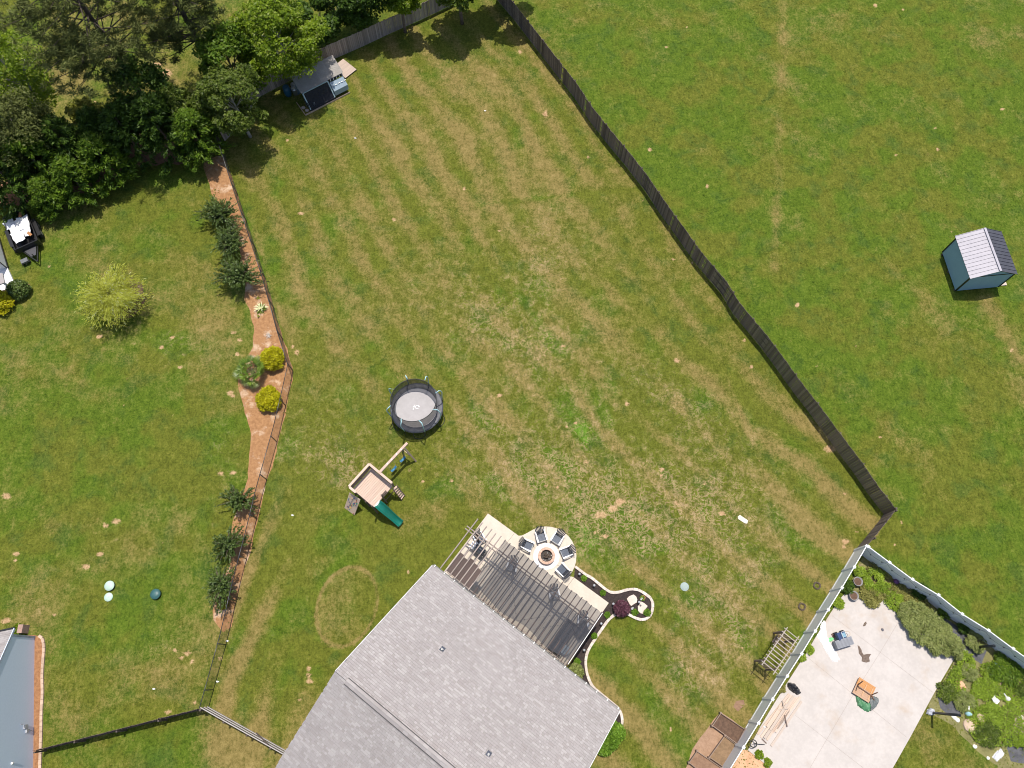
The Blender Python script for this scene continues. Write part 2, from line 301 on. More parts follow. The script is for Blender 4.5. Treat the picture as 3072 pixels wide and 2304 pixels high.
    for c, ru, rv, an, k in [((1800, 1500), 330, 200, 25, .75), ((2150, 1500), 230, 200, 40, .65), ((1500, 980), 330, 130, 32, .55), ((1650, 760), 160, 130, 30, .5), ((2200, 1860), 160, 200, 30, .5), ((960, 1330), 200, 150, 0, .5), ((1400, 1340), 200, 150, 0, .35), ((2000, 1180), 200, 90, 35, .5), ((560, 1040), 170, 130, 0, .5), ((330, 1620), 250, 80, -10, .4), ((670, 1420), 70, 260, 0, .5), ((1050, 1420), 110, 70, 0, .55), ((520, 1950), 130, 100, 0, .5), ((2080, 2020), 120, 120, 30, .45), ((80, 1830), 120, 90, 0, .5), ((300, 1000), 160, 140, 0, .3)]: ver = ver + .62 * k * blob(U, V, c, ru, rv, an)
    viv = np.zeros_like(dry)
    for c, ru, rv, an, kk in [((1560, 890), 16, 170, -40, 1), ((1480, 850), 20, 90, -42, .9), ((1770, 1330), 22, 150, -38, 1), ((1690, 1450), 26, 90, -30, .8), ((1330, 1480), 60, 40, 0, .6), ((1290, 1230), 60, 40, 0, .5), ((1720, 1660), 120, 60, 30, .6), ((1790, 1620), 50, 90, -30, .7), ((820, 800), 20, 20, 0, .9), ((1880, 1990), 130, 110, 0, .5), ((1760, 1960), 40, 120, 0, .5), ((2010, 1800), 60, 90, -30, .6), ((2180, 1600), 60, 120, -40, .5), ((1920, 1210), 40, 60, -30, .8), ((2480, 1230), 30, 160, -35, .6), ((2260, 1960), 60, 70, 0, .5), ((1720, 930), 20, 120, -42, .7), ((1850, 1180), 24, 90, -40, .8), ((1210, 1180), 60, 60, 0, .5), ((900, 1320), 60, 60, 0, .4), ((1180, 1060), 60, 60, 0, .4)]: viv = np.maximum(viv, kk * blob(U, V, c, ru, rv, an))
    viv = viv * np.clip(.3 + 1.6 * (sml - .2), 0, 1.2); dry -= .35 * viv
    lush = np.clip(np.clip(.40 + 1.4 * (s2 - .5) + .9 * (med - .5) + .14 * right + .05 * left - .16 * main, 0, .8) + .5 * viv, 0, 1)
    col = np.stack([np.clip(dry, 0, 1), np.clip(bare, 0, 1), np.clip(ver * (.5 + 1.0 * s2), 0, 1), lush], -1).reshape(-1, 4).astype(np.float32)
    P = np.stack([X, Y, np.zeros_like(X)], -1).reshape(-1, 3)
    i, j = np.meshgrid(np.arange(nx - 1), np.arange(ny - 1)); a = (j * nx + i).ravel(); F = np.stack([a, a + 1, a + nx + 1, a + nx], -1)
    k = N('turf'); at = k.n('Attribute', attribute_name='turf'); sp = k.n('SeparateColor'); k.l(at.outputs['Color'], sp.inputs[0])
    R_, G_, B_, A_ = sp.outputs[0], sp.outputs[1], sp.outputs[2], at.outputs['Alpha']
    w_ = k.wpos(); n2 = k.noise(w_, 1.7, 6, .66, .4); n3 = k.noise(w_, 6.0, 5, .72); n4 = k.noise(w_, 14.0, 3, .7)
    mp = k.n('Mapping'); mp.inputs['Rotation'].default_value = (0, 0, .9); mp.inputs['Scale'].default_value = (1, .38, 1); k.l(w_, mp.inputs[0]); n5 = k.noise(mp.outputs[0], 5.5, 4, .7)
    grain = k.math('ADD', k.math('MULTIPLY', n3, .45), k.math('ADD', k.math('MULTIPLY', n4, .3), k.math('MULTIPLY', n5, .25)))
    gf = k.step(k.math('ADD', k.math('MULTIPLY', grain, .80), k.math('MULTIPLY', n2, .25)), .37, .67)
    gr = k.mix(gf, (.032, .062, .004), (.124, .184, .017)); gr2 = k.mix(gf, (.048, .061, .006), (.166, .182, .024))
    gr = k.mix(k.step(A_, .25, .70), gr2, gr); gr = k.mix(k.step(A_, .82, 1.0, 0, .85), gr, k.mix(gf, (.045, .100, .006), (.150, .280, .030)))
    gr = k.mix(k.math('MULTIPLY', k.step(k.noise(w_, .55, 5, .6, .5), .50, .68), .55), gr, k.mix(gf, (.020, .050, .008), (.075, .135, .022)))
    dr = k.mix(gf, (.118, .092, .024), (.305, .230, .085))
    fd = k.math('ADD', k.math('MULTIPLY_ADD', B_, -.50, R_), k.math('ADD', k.math('MULTIPLY_ADD', n2, 1.0, -.5), k.math('MULTIPLY_ADD', grain, 2.0, -1.0)))
    col1 = k.mix(k.math('MULTIPLY', k.step(fd, .02, 1.02), .94), gr, dr)
    rid = k.noise(w_, 2.6, 4, .6, 1.1); rid = k.math('SUBTRACT', 1.0, k.math('ABSOLUTE', k.math('MULTIPLY_ADD', rid, 7.0, -3.5)))
    tanl = k.math('MULTIPLY', k.step(rid, .45, .95), k.step(k.math('ADD', B_, k.math('MULTIPLY_ADD', n2, 1.3, -.65)), .25, .85))
    col1 = k.mix(k.math('MULTIPLY', tanl, .8), col1, k.mix(gf, (.22, .155, .075), (.47, .345, .20)))
    dk = k.math('MULTIPLY', k.math('SUBTRACT', 1.0, k.step(rid, -1.6, -.2)), k.math('MULTIPLY', B_, .55)); col1 = k.mix(dk, col1, (.060, .068, .016))
    fb = k.step(k.math('ADD', G_, k.math('ADD', k.math('MULTIPLY_ADD', n3, .8, -.4), k.math('MULTIPLY_ADD', n2, .5, -.25))), .34, .72)
    soil = k.mix(gf, (.33, .19, .095), (.60, .40, .235)); col1 = k.mix(k.math('MULTIPLY', fb, .85), col1, soil)
    k.l(col1, k.b.inputs['Base Color']); k.b.inputs['Roughness'].default_value = .9; k.b.inputs['Specular IOR Level'].default_value = .12
    k.bump(grain, 1.0, .07); MATS['turf'] = k.m
    o = npmesh('lawn', P, F, k.m); at = o.data.color_attributes.new('turf', 'FLOAT_COLOR', 'POINT'); at.data.foreach_set('color', col.ravel()); struct(o)
    return col.reshape(ny, nx, 4), xs, ys
TURF = make_ground()
# ---- mulch, straw and soil beds
straw = pm('pine_straw', (.42, .225, .100), (.26, .128, .052), 5, .95, .8, .03, dirt=((.56, .40, .27), .9, .52, .68))
redmulch = pm('red_mulch', (.40, .20, .09), (.23, .105, .045), 6, .95, .8, .03)
darkmulch = pm('dark_mulch', (.060, .043, .038), (.026, .018, .017), 9, .95, .9, .03)
browndirt = pm('brown_dirt', (.30, .185, .115), (.20, .115, .070), 4, .95, .6, .02)
soilrich = pm('garden_soil', (.155, .093, .060), (.085, .050, .033), 6, .95, .8, .02)
clay = pm('orange_clay', (.66, .40, .24), (.52, .29, .16), 1.2, .95, .4, .02)
fabric_black = pm('landscape_cloth', (.115, .115, .125), (.060, .060, .068), 3, .8, .8, .03)
def bed(name, px, mat, z, amp=.12, step=.35, seed=0):
    return struct(MB().sheet(jag([G2(u, v) for u, v in px], amp, step, seed), z).build(name, mat))
bed('pine_straw_bed', [(612, 490), (650, 470), (668, 470), (712, 572), (757, 735), (800, 850), (845, 1010), (877, 1100), (874, 1140), (862, 1210), (838, 1320), (796, 1470), (764, 1600), (722, 1755), (694, 1880), (668, 1898), (640, 1860), (640, 1830), (648, 1790), (690, 1690), (690, 1600), (708, 1540), (738, 1450), (744, 1400), (752, 1300), (728, 1210), (716, 1170), (718, 1120), (758, 1040), (762, 980), (735, 900), (735, 860), (720, 760), (690, 640), (640, 590), (625, 540)], straw, .006, .10)
bed('shrub_mulch', [(330, 900), (350, 955), (400, 950), (432, 925), (440, 880), (425, 845), (395, 830), (360, 850)], pm('bark_mulch', (.15, .082, .052), (.062, .034, .024), 6, .95, .8, .03), .006, .25)
bed('house_mulch', [(101, 1905), (126, 1910), (129, 1930), (128, 1990), (124, 2080), (123, 2190), (119, 2330), (80, 2330), (80, 1905)], redmulch, .006, .02)
bed('corner_mulch', [(-40, 925), (20, 920), (50, 905), (80, 885), (84, 860), (60, 850), (0, 880), (-40, 885)], redmulch, .006, .06)
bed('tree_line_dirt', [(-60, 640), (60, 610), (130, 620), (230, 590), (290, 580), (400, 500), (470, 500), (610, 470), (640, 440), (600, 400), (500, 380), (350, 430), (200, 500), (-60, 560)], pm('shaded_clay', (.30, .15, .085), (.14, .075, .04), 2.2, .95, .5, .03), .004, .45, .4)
bed('garden_dirt', [(2128, 2178), (2160, 2140), (2238, 2190), (2206, 2250), (2120, 2380), (2040, 2380), (2075, 2245)], pm('trodden_dirt', (.40, .255, .165), (.27, .165, .10), 2.5, .95, .5, .02), .005, .08)
bed('old_bed_dirt', [(2208, 2100), (2232, 2100), (2236, 2118), (2213, 2135), (2200, 2120)], browndirt, .005, .06)
# ================================================================ HOUSE
HE = 3.0; HR = 7.25
EA = G(1297.5, 1697, HE); EB = G(1858, 2133, HE); ED = (EB - EA); ELEN = ED.length; ED.normalize(); EN = Vector((ED.y, -ED.x, 0))   # EN points to the ridge
RUN = 7.45; SLOPE = (HR - HE) / RUN; SL = math.hypot(RUN, HR - HE)
def HP(s, t, z): return EA + ED * s + EN * t + Vector((0, 0, z - HE))     # s along the eave, t towards the ridge (negative: out over the patio)
def ST_(u, v, h):
    p = G(u, v, h) - EA; return p.dot(ED), p.dot(EN)
house = thing('house', 'large house with long grey shingle gable roof beside the pergola', 'house', HP(ELEN / 2, RUN, 0))
siding = pm('house_siding', (.62, .60, .57), (.52, .50, .47), 3, .7, .2)
hw = MB()
for s0, s1, t0, t1 in [(.35, ELEN - .35, .45, .65), (.35, ELEN - .35, 2 * RUN - .65, 2 * RUN - .45)]:
    hw.add([HP(s, t, z) for z in (0, HE - .12) for s, t in ((s0, t0), (s1, t0), (s1, t1), (s0, t1))], [(0, 3, 2, 1), (4, 5, 6, 7), (0, 1, 5, 4), (1, 2, 6, 5), (2, 3, 7, 6), (3, 0, 4, 7)])
for s0, s1 in ((.35, .55), (ELEN - .55, ELEN - .35)):                      # gable end walls
    prof = [(.66, 0), (2 * RUN - .66, 0), (2 * RUN - .66, HE - .1), (RUN, HR - .35), (.66, HE - .1)]
    hw.add([HP(s, t, z) for s in (s0, s1) for t, z in prof], [(0, 1, 2, 3, 4), (9, 8, 7, 6, 5)] + [(i, (i + 1) % 5, (i + 1) % 5 + 5, i + 5) for i in range(5)])
wall = hw.build('wall', siding, house)
rf = MB()
for sg in (0, 1):
    f = (lambda t: t) if not sg else (lambda t: 2 * RUN - t)
    top = [HP(0, f(0), HE), HP(ELEN, f(0), HE), HP(ELEN, RUN, HR), HP(0, RUN, HR)]; low = [p - Vector((0, 0, .16)) for p in top]
    rf.add(top + low, [(0, 1, 2, 3), (7, 6, 5, 4), (0, 4, 5, 1), (1, 5, 6, 2), (3, 2, 6, 7), (0, 3, 7, 4)])
def shingle_mat(name, rnd):
    k = N(name); r = k.n('ObjectInfo').outputs['Random'] if rnd == 'obj' else k.n('NewGeometry').outputs['Random Per Island']
    cr = k.n('ValToRGB'); cr.color_ramp.interpolation = 'LINEAR'; e = cr.color_ramp.elements
    e[0].position = 0; e[0].color = (.330, .305, .298, 1); e[1].position = 1; e[1].color = (.405, .376, .368, 1)
    for p, c in ((.30, (.345, .318, .311)), (.74, (.355, .328, .321)), (.82, (.390, .361, .354)), (.06, (.318, .288, .278))): q = e.new(p); q.color = (*c, 1)
    k.l(r, cr.inputs[0]); g = k.noise(k.wpos(), 55, 3, .7); st_ = k.noise(k.wpos(), .5, 4); m = k.math('ADD', k.math('MULTIPLY_ADD', g, .4, .76), k.math('MULTIPLY_ADD', st_, .25, -.08)); cm = k.n('CombineColor'); [k.l(m, cm.inputs[i]) for i in range(3)]
    k.l(k.mix(1.0, cr.outputs[0], cm.outputs[0], 'MULTIPLY'), k.b.inputs['Base Color']); k.b.inputs['Roughness'].default_value = .92; k.b.inputs['Specular IOR Level'].default_value = .2; k.bump(g, .5, .004)
    MATS[name] = k.m; return k.m
shA, shB = shingle_mat('shingle_single', 'obj'), shingle_mat('shingle_field', 'isl')
roof = rf.build('roof', pm('course_shadow_felt', (.13, .12, .118), None, 6, .95, .2), house)  # dark base in the row gaps paints the shingle butt shadows
def shingle_slope(sg):
    out = []; rows = int(SL / .145); dn = 1 if not sg else -1
    tdir = (EN * dn * RUN + Vector((0, 0, HR - HE))).normalized()           # up the slope
    nrm = ED.cross(tdir) if not sg else tdir.cross(ED)
    if nrm.z < 0: nrm = -nrm
    base = HP(0, 0, HE) if not sg else HP(0, 2 * RUN, HE)
    for r in range(rows):
        s = -random.random() * .3 - .02
        while s < ELEN + .02:
            L = random.choice((.15, .165, .165, .33)); a, b = max(s, -.02), min(s + L - .006, ELEN + .02); s += L
            if b - a < .05: continue
            lift = random.choice((.012, .014, .022)); c = base + ED * ((a + b) / 2) + tdir * (r * .145 + .09) + nrm * (.004 + lift / 2)
            X, Y, Z = ED, tdir, nrm
            Yt = (tdir - nrm * (lift * .9 / .18)).normalized(); Zt = X.cross(Yt) if not sg else Yt.cross(X).normalized() * 1.0
            if Zt.z < 0: Zt = -Zt
            out.append(frame(c, X, Yt, Zt, (b - a, .128, lift + .004)))
    return out
pieces('shingle', shingle_slope(0) + shingle_slope(1), roof, shA, shB, 300)
cap = []; nc = int((ELEN - .9) / .30)
ventm = pm('ridge_vent_dark', (.11, .10, .10), None, 4, .9, 0)  # plain dark tone of the two ridge vent strips
vb = MB()
for sg in (-1, 1):
    vb.bar(HP(.75, RUN + sg * .18, HR + .0), HP(ELEN - .1, RUN + sg * .18, HR - .01), .035, .085)
vent = vb.build('ridge_vent', ventm, roof)
for i in range(nc):
    for sg in (-1, 1):
        Yd = (EN * sg * RUN + Vector((0, 0, -(HR - HE)))).normalized(); Zd = ED.cross(Yd); Zd = Zd if Zd.z > 0 else -Zd
        cap.append(frame(HP(.9 + i * .30, RUN, HR + .075) + Yd * .105 + Zd * .004 * (i % 2), ED, Yd, Zd, (.296, .20, .02)))
pieces('ridge_shingle', cap, roof, shA, shB, 300)
whitetrim = pm('white_trim', (.80, .80, .78), (.70, .70, .69), 4, .45, .1)
gut = MB()
for a, b in ((0.0, ELEN),):
    gut.bar(HP(a, -.01, HE - .09), HP(b, -.01, HE - .09), .02, .16); gut.bar(HP(a, -.13, HE - .12), HP(b, -.13, HE - .12), .012, .10); gut.bar(HP(a, -.07, HE - .165), HP(b, -.07, HE - .165), .11, .012)
gutter = gut.build('gutter', pm('gutter_metal', (.26, .25, .25), (.18, .175, .175), 3, .5, .1), house)
for i in range(19): MB().box(HP(.12 + i * (ELEN - .24) / 18, -.075, HE - .055), (.045, .15, .022), (ED, EN, Vector((0, 0, 1)))).build('gutter_hanger', whitetrim, gutter)
MB().bar(HP(ELEN + .03, .0, HE - .05), HP(ELEN + .03, RUN, HR - .05), .03, .14).build('rake_board', whitetrim, house)
MB().bar(HP(-.03, .0, HE - .05), HP(-.03, RUN, HR - .05), .03, .14).build('rake_board', whitetrim, house)
vm = pm('vent_boot', (.075, .085, .12), (.05, .055, .075), 6, .6, .1)
def roofhit(u, v):
    o = camo.location; d = (G(u, v, 0) - o).normalized(); nrm = Vector((-EN.x * SLOPE, -EN.y * SLOPE, 1)).normalized()
    return o + d * ((EA - o).dot(nrm) / d.dot(nrm))
for u, v in ((1327, 1948), (1466, 2262)):
    p = roofhit(u, v); td = (EN * RUN + Vector((0, 0, HR - HE))).normalized(); nz = ED.cross(td); nz = nz if nz.z > 0 else -nz
    b = MB().box(p + nz * .02, (.26, .30, .025), (ED, td, nz)).build('vent_flashing', vm, roof)
    MB().tube([p, p + Vector((0, 0, .34))], [.06, .05], 12).build('vent_pipe', pm('vent_pvc', (.62, .62, .60), None, 6, .5, .1), house)
MB().tube([HP(6.3, 2 * RUN - 1.6, HR - 3.1), HP(6.3, 2 * RUN - 1.6, HR - 2.6)], .05, 10).build('vent_pipe', pm('vent_pvc', (.62,) * 3), house)
# ================================================================ PATIO
def arcpx(c, r, a0, a1, n): return [(c[0] + r * math.cos(math.radians(a0 + (a1 - a0) * i / n)), c[1] + r * math.sin(math.radians(a0 + (a1 - a0) * i / n))) for i in range(n + 1)]
PIT = G(1639, 1669.5)
patio_px = [(1464, 1541), (1556, 1608)] + [(1566, 1607), (1582, 1599)] + arcpx((1639, 1670), 90, -122, 40, 16) + [(1722, 1733), (1826, 1809)]
pp = [G2(u, v) for u, v in patio_px] + [tuple(HP(ELEN * .79, t, 0).xy) for t in (-3.6, .6)] + [tuple(HP(.9, .6, 0).xy)]
e3 = HP(ST_(1826, 1809, 0)[0], -2.4, 0)
pp = [G2(u, v) for u, v in patio_px] + [tuple(HP(ST_(1828, 1808, 0)[0] - .05, .6, 0).xy), tuple(HP(ST_(1464, 1541, 0)[0], .6, 0).xy)]
conc = pm('patio_concrete', (.62, .545, .455), (.545, .475, .39), 1.3, .85, .25, .004, dirt=((.46, .40, .33), 1.1, .60, .80))
patio = struct(MB().prism(pp, -.05, .07).build('patio', conc))
jm = pm('joint_line', (.22, .18, .15), None, 5, .95, 0)
pj = MB()
for a, b in [((1543, 1600), (1498, 1658)), ((1640, 1581), (1640, 1630)), ((1716, 1633), (1688, 1655)), ((1685, 1700), (1668, 1694)), ((1722, 1733), (1698, 1765)), ((1600, 1640), (1606, 1646))]: pj.bar(G(*a, .0735), G(*b, .0735), .018, .004)
for i in range(1, 5): pj.bar(HP(1.6 + 1.9 * i, -.3, .0735), HP(1.6 + 1.9 * i, -4.0, .0735), .014, .004)
pj.bar(HP(1.4, -2.1, .0738), HP(10.2, -2.1, .0738), .014, .004)
stuff(pj.build('control_joints', jm, patio))
# fire pit
ringm = pm('white_gravel_ring', (.84, .82, .80), (.74, .72, .70), 9, .9, .4, .006)
fp = thing('fire_pit', 'round brick fire pit with charred logs in a white ring', 'fire pit', PIT)
MB().lathe(PIT, [(.84, .05), (.84, .088), (.82, .092), (.0, .092)], 56, False).build('base_ring', ringm, fp)
capm = pm('cap_stone', (.62, .42, .32), (.52, .34, .25), 5, .85, .4, .006, rnd='obj', amt=.1)
for k in range(14):
    a0, a1 = 2 * math.pi * (k + .03) / 14, 2 * math.pi * (k + .97) / 14; poly = [(PIT.x + r * math.cos(a), PIT.y + r * math.sin(a)) for r, aa in ((.545, (a0, (a0 + a1) / 2, a1)), (.385, (a1, a0))) for a in aa]
    MB().prism(poly, .30, .38).build('cap_stone', capm, fp)
MB().lathe(PIT, [(.37, .10), (.38, .30), (.53, .30), (.53, .09), (.37, .09)], 42, False).build('pit_wall', pm('pit_brick', (.50, .33, .25), (.36, .22, .16), 4, .9, .4), fp)
MB().lathe(PIT, [(.375, .13), (.2, .15), (0, .16)], 30, False).build('ash_bed', pm('ash', (.10, .085, .075), (.045, .038, .035), 14, .95, .8, .03), fp)
chm = pm('charred_log', (.17, .12, .085), (.03, .026, .024), 6, .9, .8, .02); grm = pm('lava_rock', (.10, .09, .085), (.04, .036, .034), 9, .9, .5, .02); whm = pm('white_ash_lump', (.72, .72, .72), (.5, .5, .5), 8, .9, .4)
for k in range(9):
    a = random.uniform(0, 6.28); r = random.uniform(.0, .16); c = PIT + Vector((r * math.cos(a), r * math.sin(a), .2 + .015 * k)); t = random.uniform(0, 3.14); d = Vector((math.cos(t), math.sin(t), random.uniform(-.2, .2))) * random.uniform(.10, .19)
    MB().tube([c - d, c + d * .1, c + d], [.035, .042, .03], 7).build('log', chm, fp, True)
for k in range(26):
    a = random.uniform(0, 6.28); r = random.uniform(.12, .34); c = PIT + Vector((r * math.cos(a), r * math.sin(a), .17)); b = MB(); q = random.uniform(.02, .045)
    b.lathe(c, [(0.001, -q), (q, -q * .3), (q * .9, q * .5), (0.001, q)], 6, False); b.build('cinder', whm if random.random() < .3 else grm, fp)
# ---- Adirondack chairs
navy = pm('navy_plastic_glare', (.105, .125, .165), (.075, .09, .12), 5, .32, .15, .003, spec=.6); armw = pm('glare_and_plain_white', (.80, .81, .83), (.72, .73, .76), 5, .4, .1, .003)  # seat navy lightened for glare; white armrests hold painted sun glare
navyd = pm('dark_navy_plastic', (.040, .048, .066), (.028, .034, .048), 5, .55, .15, .003, spec=.3)  # same plastic on the backs, kept dark without the glare
def adirondack(label, loc, rz, group='adirondack chairs'):
    t = thing('adirondack_chair', label, 'chair', loc, group, rz); t.scale = (.88, .88, .9)
    def lb(name, mat, fn): b = MB(); fn(b); b.build(name, mat, t, local=True)
    for i in range(6):
        y = .40 - i * .088; z = .37 - i * .020; lb('seat_slat', navy, lambda b: b.box((0, y, z), (.54, .08, .022), (Vector((1, 0, 0)), Vector((0, .975, .22)), Vector((0, -.22, .975)))))
    for i in range(7):
        x = (i - 3) * .078; L = .86 - .012 * (i - 3) ** 2 - .02 * abs(i - 3); tl = 1 + .22 * 0; fan = x * 1.35
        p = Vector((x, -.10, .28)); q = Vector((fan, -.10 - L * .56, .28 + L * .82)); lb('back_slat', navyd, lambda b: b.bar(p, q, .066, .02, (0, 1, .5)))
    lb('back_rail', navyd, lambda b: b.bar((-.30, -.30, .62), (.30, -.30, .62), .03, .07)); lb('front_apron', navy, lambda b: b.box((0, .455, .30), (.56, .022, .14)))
    for sx in (-1, 1):
        arm = [(sx * .28, .50), (sx * .39, .50), (sx * .405, .40), (sx * .385, .10), (sx * .34, -.30), (sx * .29, -.31), (sx * .295, .05), (sx * .28, .30)]
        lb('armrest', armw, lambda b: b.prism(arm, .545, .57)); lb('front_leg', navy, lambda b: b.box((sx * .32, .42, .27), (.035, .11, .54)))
        lb('side_rail', navy, lambda b: b.bar((sx * .29, .45, .33), (sx * .29, -.42, .07), .03, .11)); lb('rear_leg', navy, lambda b: b.bar((sx * .31, -.28, .55), (sx * .29, -.14, .20), .03, .06))
    return t
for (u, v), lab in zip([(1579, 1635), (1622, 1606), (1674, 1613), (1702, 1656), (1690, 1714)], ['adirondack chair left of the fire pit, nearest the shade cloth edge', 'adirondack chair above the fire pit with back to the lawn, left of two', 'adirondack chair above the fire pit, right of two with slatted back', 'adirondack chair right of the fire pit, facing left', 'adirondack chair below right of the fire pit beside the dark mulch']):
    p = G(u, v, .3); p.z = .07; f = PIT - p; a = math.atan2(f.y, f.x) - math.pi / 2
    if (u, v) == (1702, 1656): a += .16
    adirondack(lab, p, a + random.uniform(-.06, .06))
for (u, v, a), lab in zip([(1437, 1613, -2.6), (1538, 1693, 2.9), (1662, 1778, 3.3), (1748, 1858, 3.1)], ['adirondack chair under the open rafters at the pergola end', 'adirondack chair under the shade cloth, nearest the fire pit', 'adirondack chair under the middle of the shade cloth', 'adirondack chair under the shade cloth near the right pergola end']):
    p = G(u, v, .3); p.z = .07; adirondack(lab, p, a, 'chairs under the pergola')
# ================================================================ PERGOLA
HG = 2.78
s1, t1 = ST_(1433, 1558, HG); s27, t27 = ST_(1806, 1836, HG); TF = (t1 + t27) / 2
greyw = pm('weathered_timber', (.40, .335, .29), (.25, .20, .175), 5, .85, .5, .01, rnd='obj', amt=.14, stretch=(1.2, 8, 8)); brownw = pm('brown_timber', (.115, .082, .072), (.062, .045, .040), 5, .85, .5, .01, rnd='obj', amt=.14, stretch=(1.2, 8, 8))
per = thing('pergola', 'long timber pergola with grey shade cloth between house and fire pit', 'pergola', HP((s1 + s27) / 2, TF / 2, 0))
raf = []; rafb = []
for i in range(27):
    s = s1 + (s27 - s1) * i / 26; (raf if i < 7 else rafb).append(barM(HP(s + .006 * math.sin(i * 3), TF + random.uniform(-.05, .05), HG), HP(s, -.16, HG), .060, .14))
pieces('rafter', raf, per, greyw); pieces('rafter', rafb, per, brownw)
bm_ = []
for t in (TF + .72, TF + .90): bm_.append(barM(HP(s1 - .30, t, HG - .165), HP(s27 + .02, t, HG - .165), .06, .19))
bm_.append(barM(HP(s1 + .45, -.24, HG - .17), HP(s27, -.24, HG - .17), .045, .19)); pieces('beam', bm_, per, greyw)
pieces('post', [frame(HP(s, TF + .81, (HG - .26) / 2 + .03), ED, EN, Vector((0, 0, 1)), (.13, .13, HG - .32)) for s in (s1 + .5, s1 + 3.4, s1 + 6.4, s27 - .35)], per, brownw)
pieces('roof_board', [barM(HP(s1 + (s27 - s1) * (i + .5) / 26, -1.75 + .1 * (i % 3), HG - .06), HP(s1 + (s27 - s1) * (i + .5) / 26, -.28, HG - .06), .20 + .10, .02) for i in range(1, 6)], per, brownw)
net = netmat('shade_cloth_weave', (.050, .052, .062), .56)
sA = s1 + (s27 - s1) * 6 / 26 - .03; sB = s27 + .05
def cloth(i, j):
    s = sA + (sB - sA) * i; sg = .05 * math.sin(i * 20 * math.pi) ** 2; t0 = TF + .02 + .10 * math.sin(i * 9.5 * math.pi) ** 2 * .5; t1_ = -.42 - .10 * math.sin(i * 14) - .25 * max(0, .12 - i) / .12
    return HP(s + .04 * math.sin(j * 17) * (i < .03), t0 + (t1_ - t0) * j, HG + .092 - sg * .8 - .02 * math.sin(j * 9))
MB().grid(cloth, 81, 14).build('shade_cloth', net, per, True)
MB().bar(HP(sB, TF + .02, HG + .10), HP(sB, -.3, HG + .10), .035, .03).build('cloth_edge_rail', whitetrim, per)
wire = pm('black_wire', (.03, .03, .032), None, 4, .6, 0)
for k, (a, b) in enumerate([((s1 + 1.0, -.5), (s1 + 3.0, TF + .8)), ((s1 + 3.0, TF + .8), (s1 + 5.5, -.5)), ((s1 + 5.5, -.5), (s1 + 8, TF + .8)), ((s1 + 8.0, TF + .8), (s27 - .3, -.5))]):
    sl = thing('string_light', ['first', 'second', 'third', 'last'][k] + ' sagging run of string lights under the pergola rafters, counted from its open end', 'string lights', HP(*a, HG - .25), 'string lights under the pergola')
    pts = [HP(a[0] + (b[0] - a[0]) * q / 8, a[1] + (b[1] - a[1]) * q / 8, HG - .26 - .28 * (1 - (q / 4 - 1) ** 2)) for q in range(9)]; MB().tube(pts, .006, 5).build('cable', wire, sl)
    for q in pts[1:-1]: MB().lathe(q - Vector((0, 0, .09)), [(.001, 0), (.035, .03), (.02, .07), (.015, .09)], 8).build('bulb', pm('bulb_glass', (.25, .22, .18), None, 4, .2, 0), sl)
# ---- furniture under the shade
wick = pm('dark_wicker', (.045, .045, .05), (.02, .02, .024), 14, .7, .6, .01); cush = pm('charcoal_cushion', (.075, .078, .09), (.05, .052, .06), 8, .9, .3)
def sofa(label, c, ang, L):
    t = thing('outdoor_sofa', label, 'sofa', c, None, ang)
    def lb(n, m, *a): b = MB(); b.box(*a); b.build(n, m, t, local=True)
    lb('base', wick, (0, 0, .20), (L, .78, .32)); lb('backrest', wick, (0, -.38, .52), (L, .10, .40))
    for s in (-1, 1): lb('armrest', wick, (s * (L / 2 - .06), .02, .42), (.12, .80, .30))
    k = max(1, int(L / .6))
    for i in range(k): lb('cushion', cush, (-L / 2 + .14 + (L - .28) * (i + .5) / k, .02, .42), ((L - .28) / k - .02, .66, .12))
    return t
sofa('long dark wicker sofa under the shade cloth along the right pergola end', HP(s27 - .95, -1.55, .07), math.atan2(EN.y, EN.x), 2.1)
sofa('small dark armchair under the shade cloth in the right pergola end', HP(s27 - .3, -2.55, .07), math.atan2(EN.y, EN.x) + 1.2, .85)
tb = thing('patio_table', 'low round glass patio table under the shade cloth near the right end', 'table', HP(s27 - .45, -1.0, .07))
MB().lathe(HP(s27 - .45, -1.0, .07), [(.001, .42), (.30, .42), (.30, .44), (.001, .44)], 24, False).build('table_top', pm('grey_glass', (.35, .42, .46), None, 4, .15, 0), tb); MB().tube([HP(s27 - .45, -1.0, .07), HP(s27 - .45, -1.0, .49)], .03, 8).build('table_leg', wick, tb)
gr = thing('patio_grill', 'dark covered grill under the rafters next to the chair at the pergola end', 'grill', HP(s1 + 1.0, TF + 1.25, .07))
gm = pm('grill_steel', (.10, .11, .13), (.06, .065, .08), 5, .4, .2)
MB().box(HP(s1 + 1.0, TF + 1.25, .42), (.75, .5, .62), (ED, EN, Vector((0, 0, 1)))).build('cabinet', gm, gr); hd = MB(); hd.tube([HP(s1 + .68, TF + 1.25, .82), HP(s1 + 1.32, TF + 1.25, .82)], .26, 14); hd.build('lid', gm, gr, True); MB().box(HP(s1 + .45, TF + 1.25, .72), (.3, .42, .03), (ED, EN, Vector((0, 0, 1)))).build('side_shelf', armw, gr)
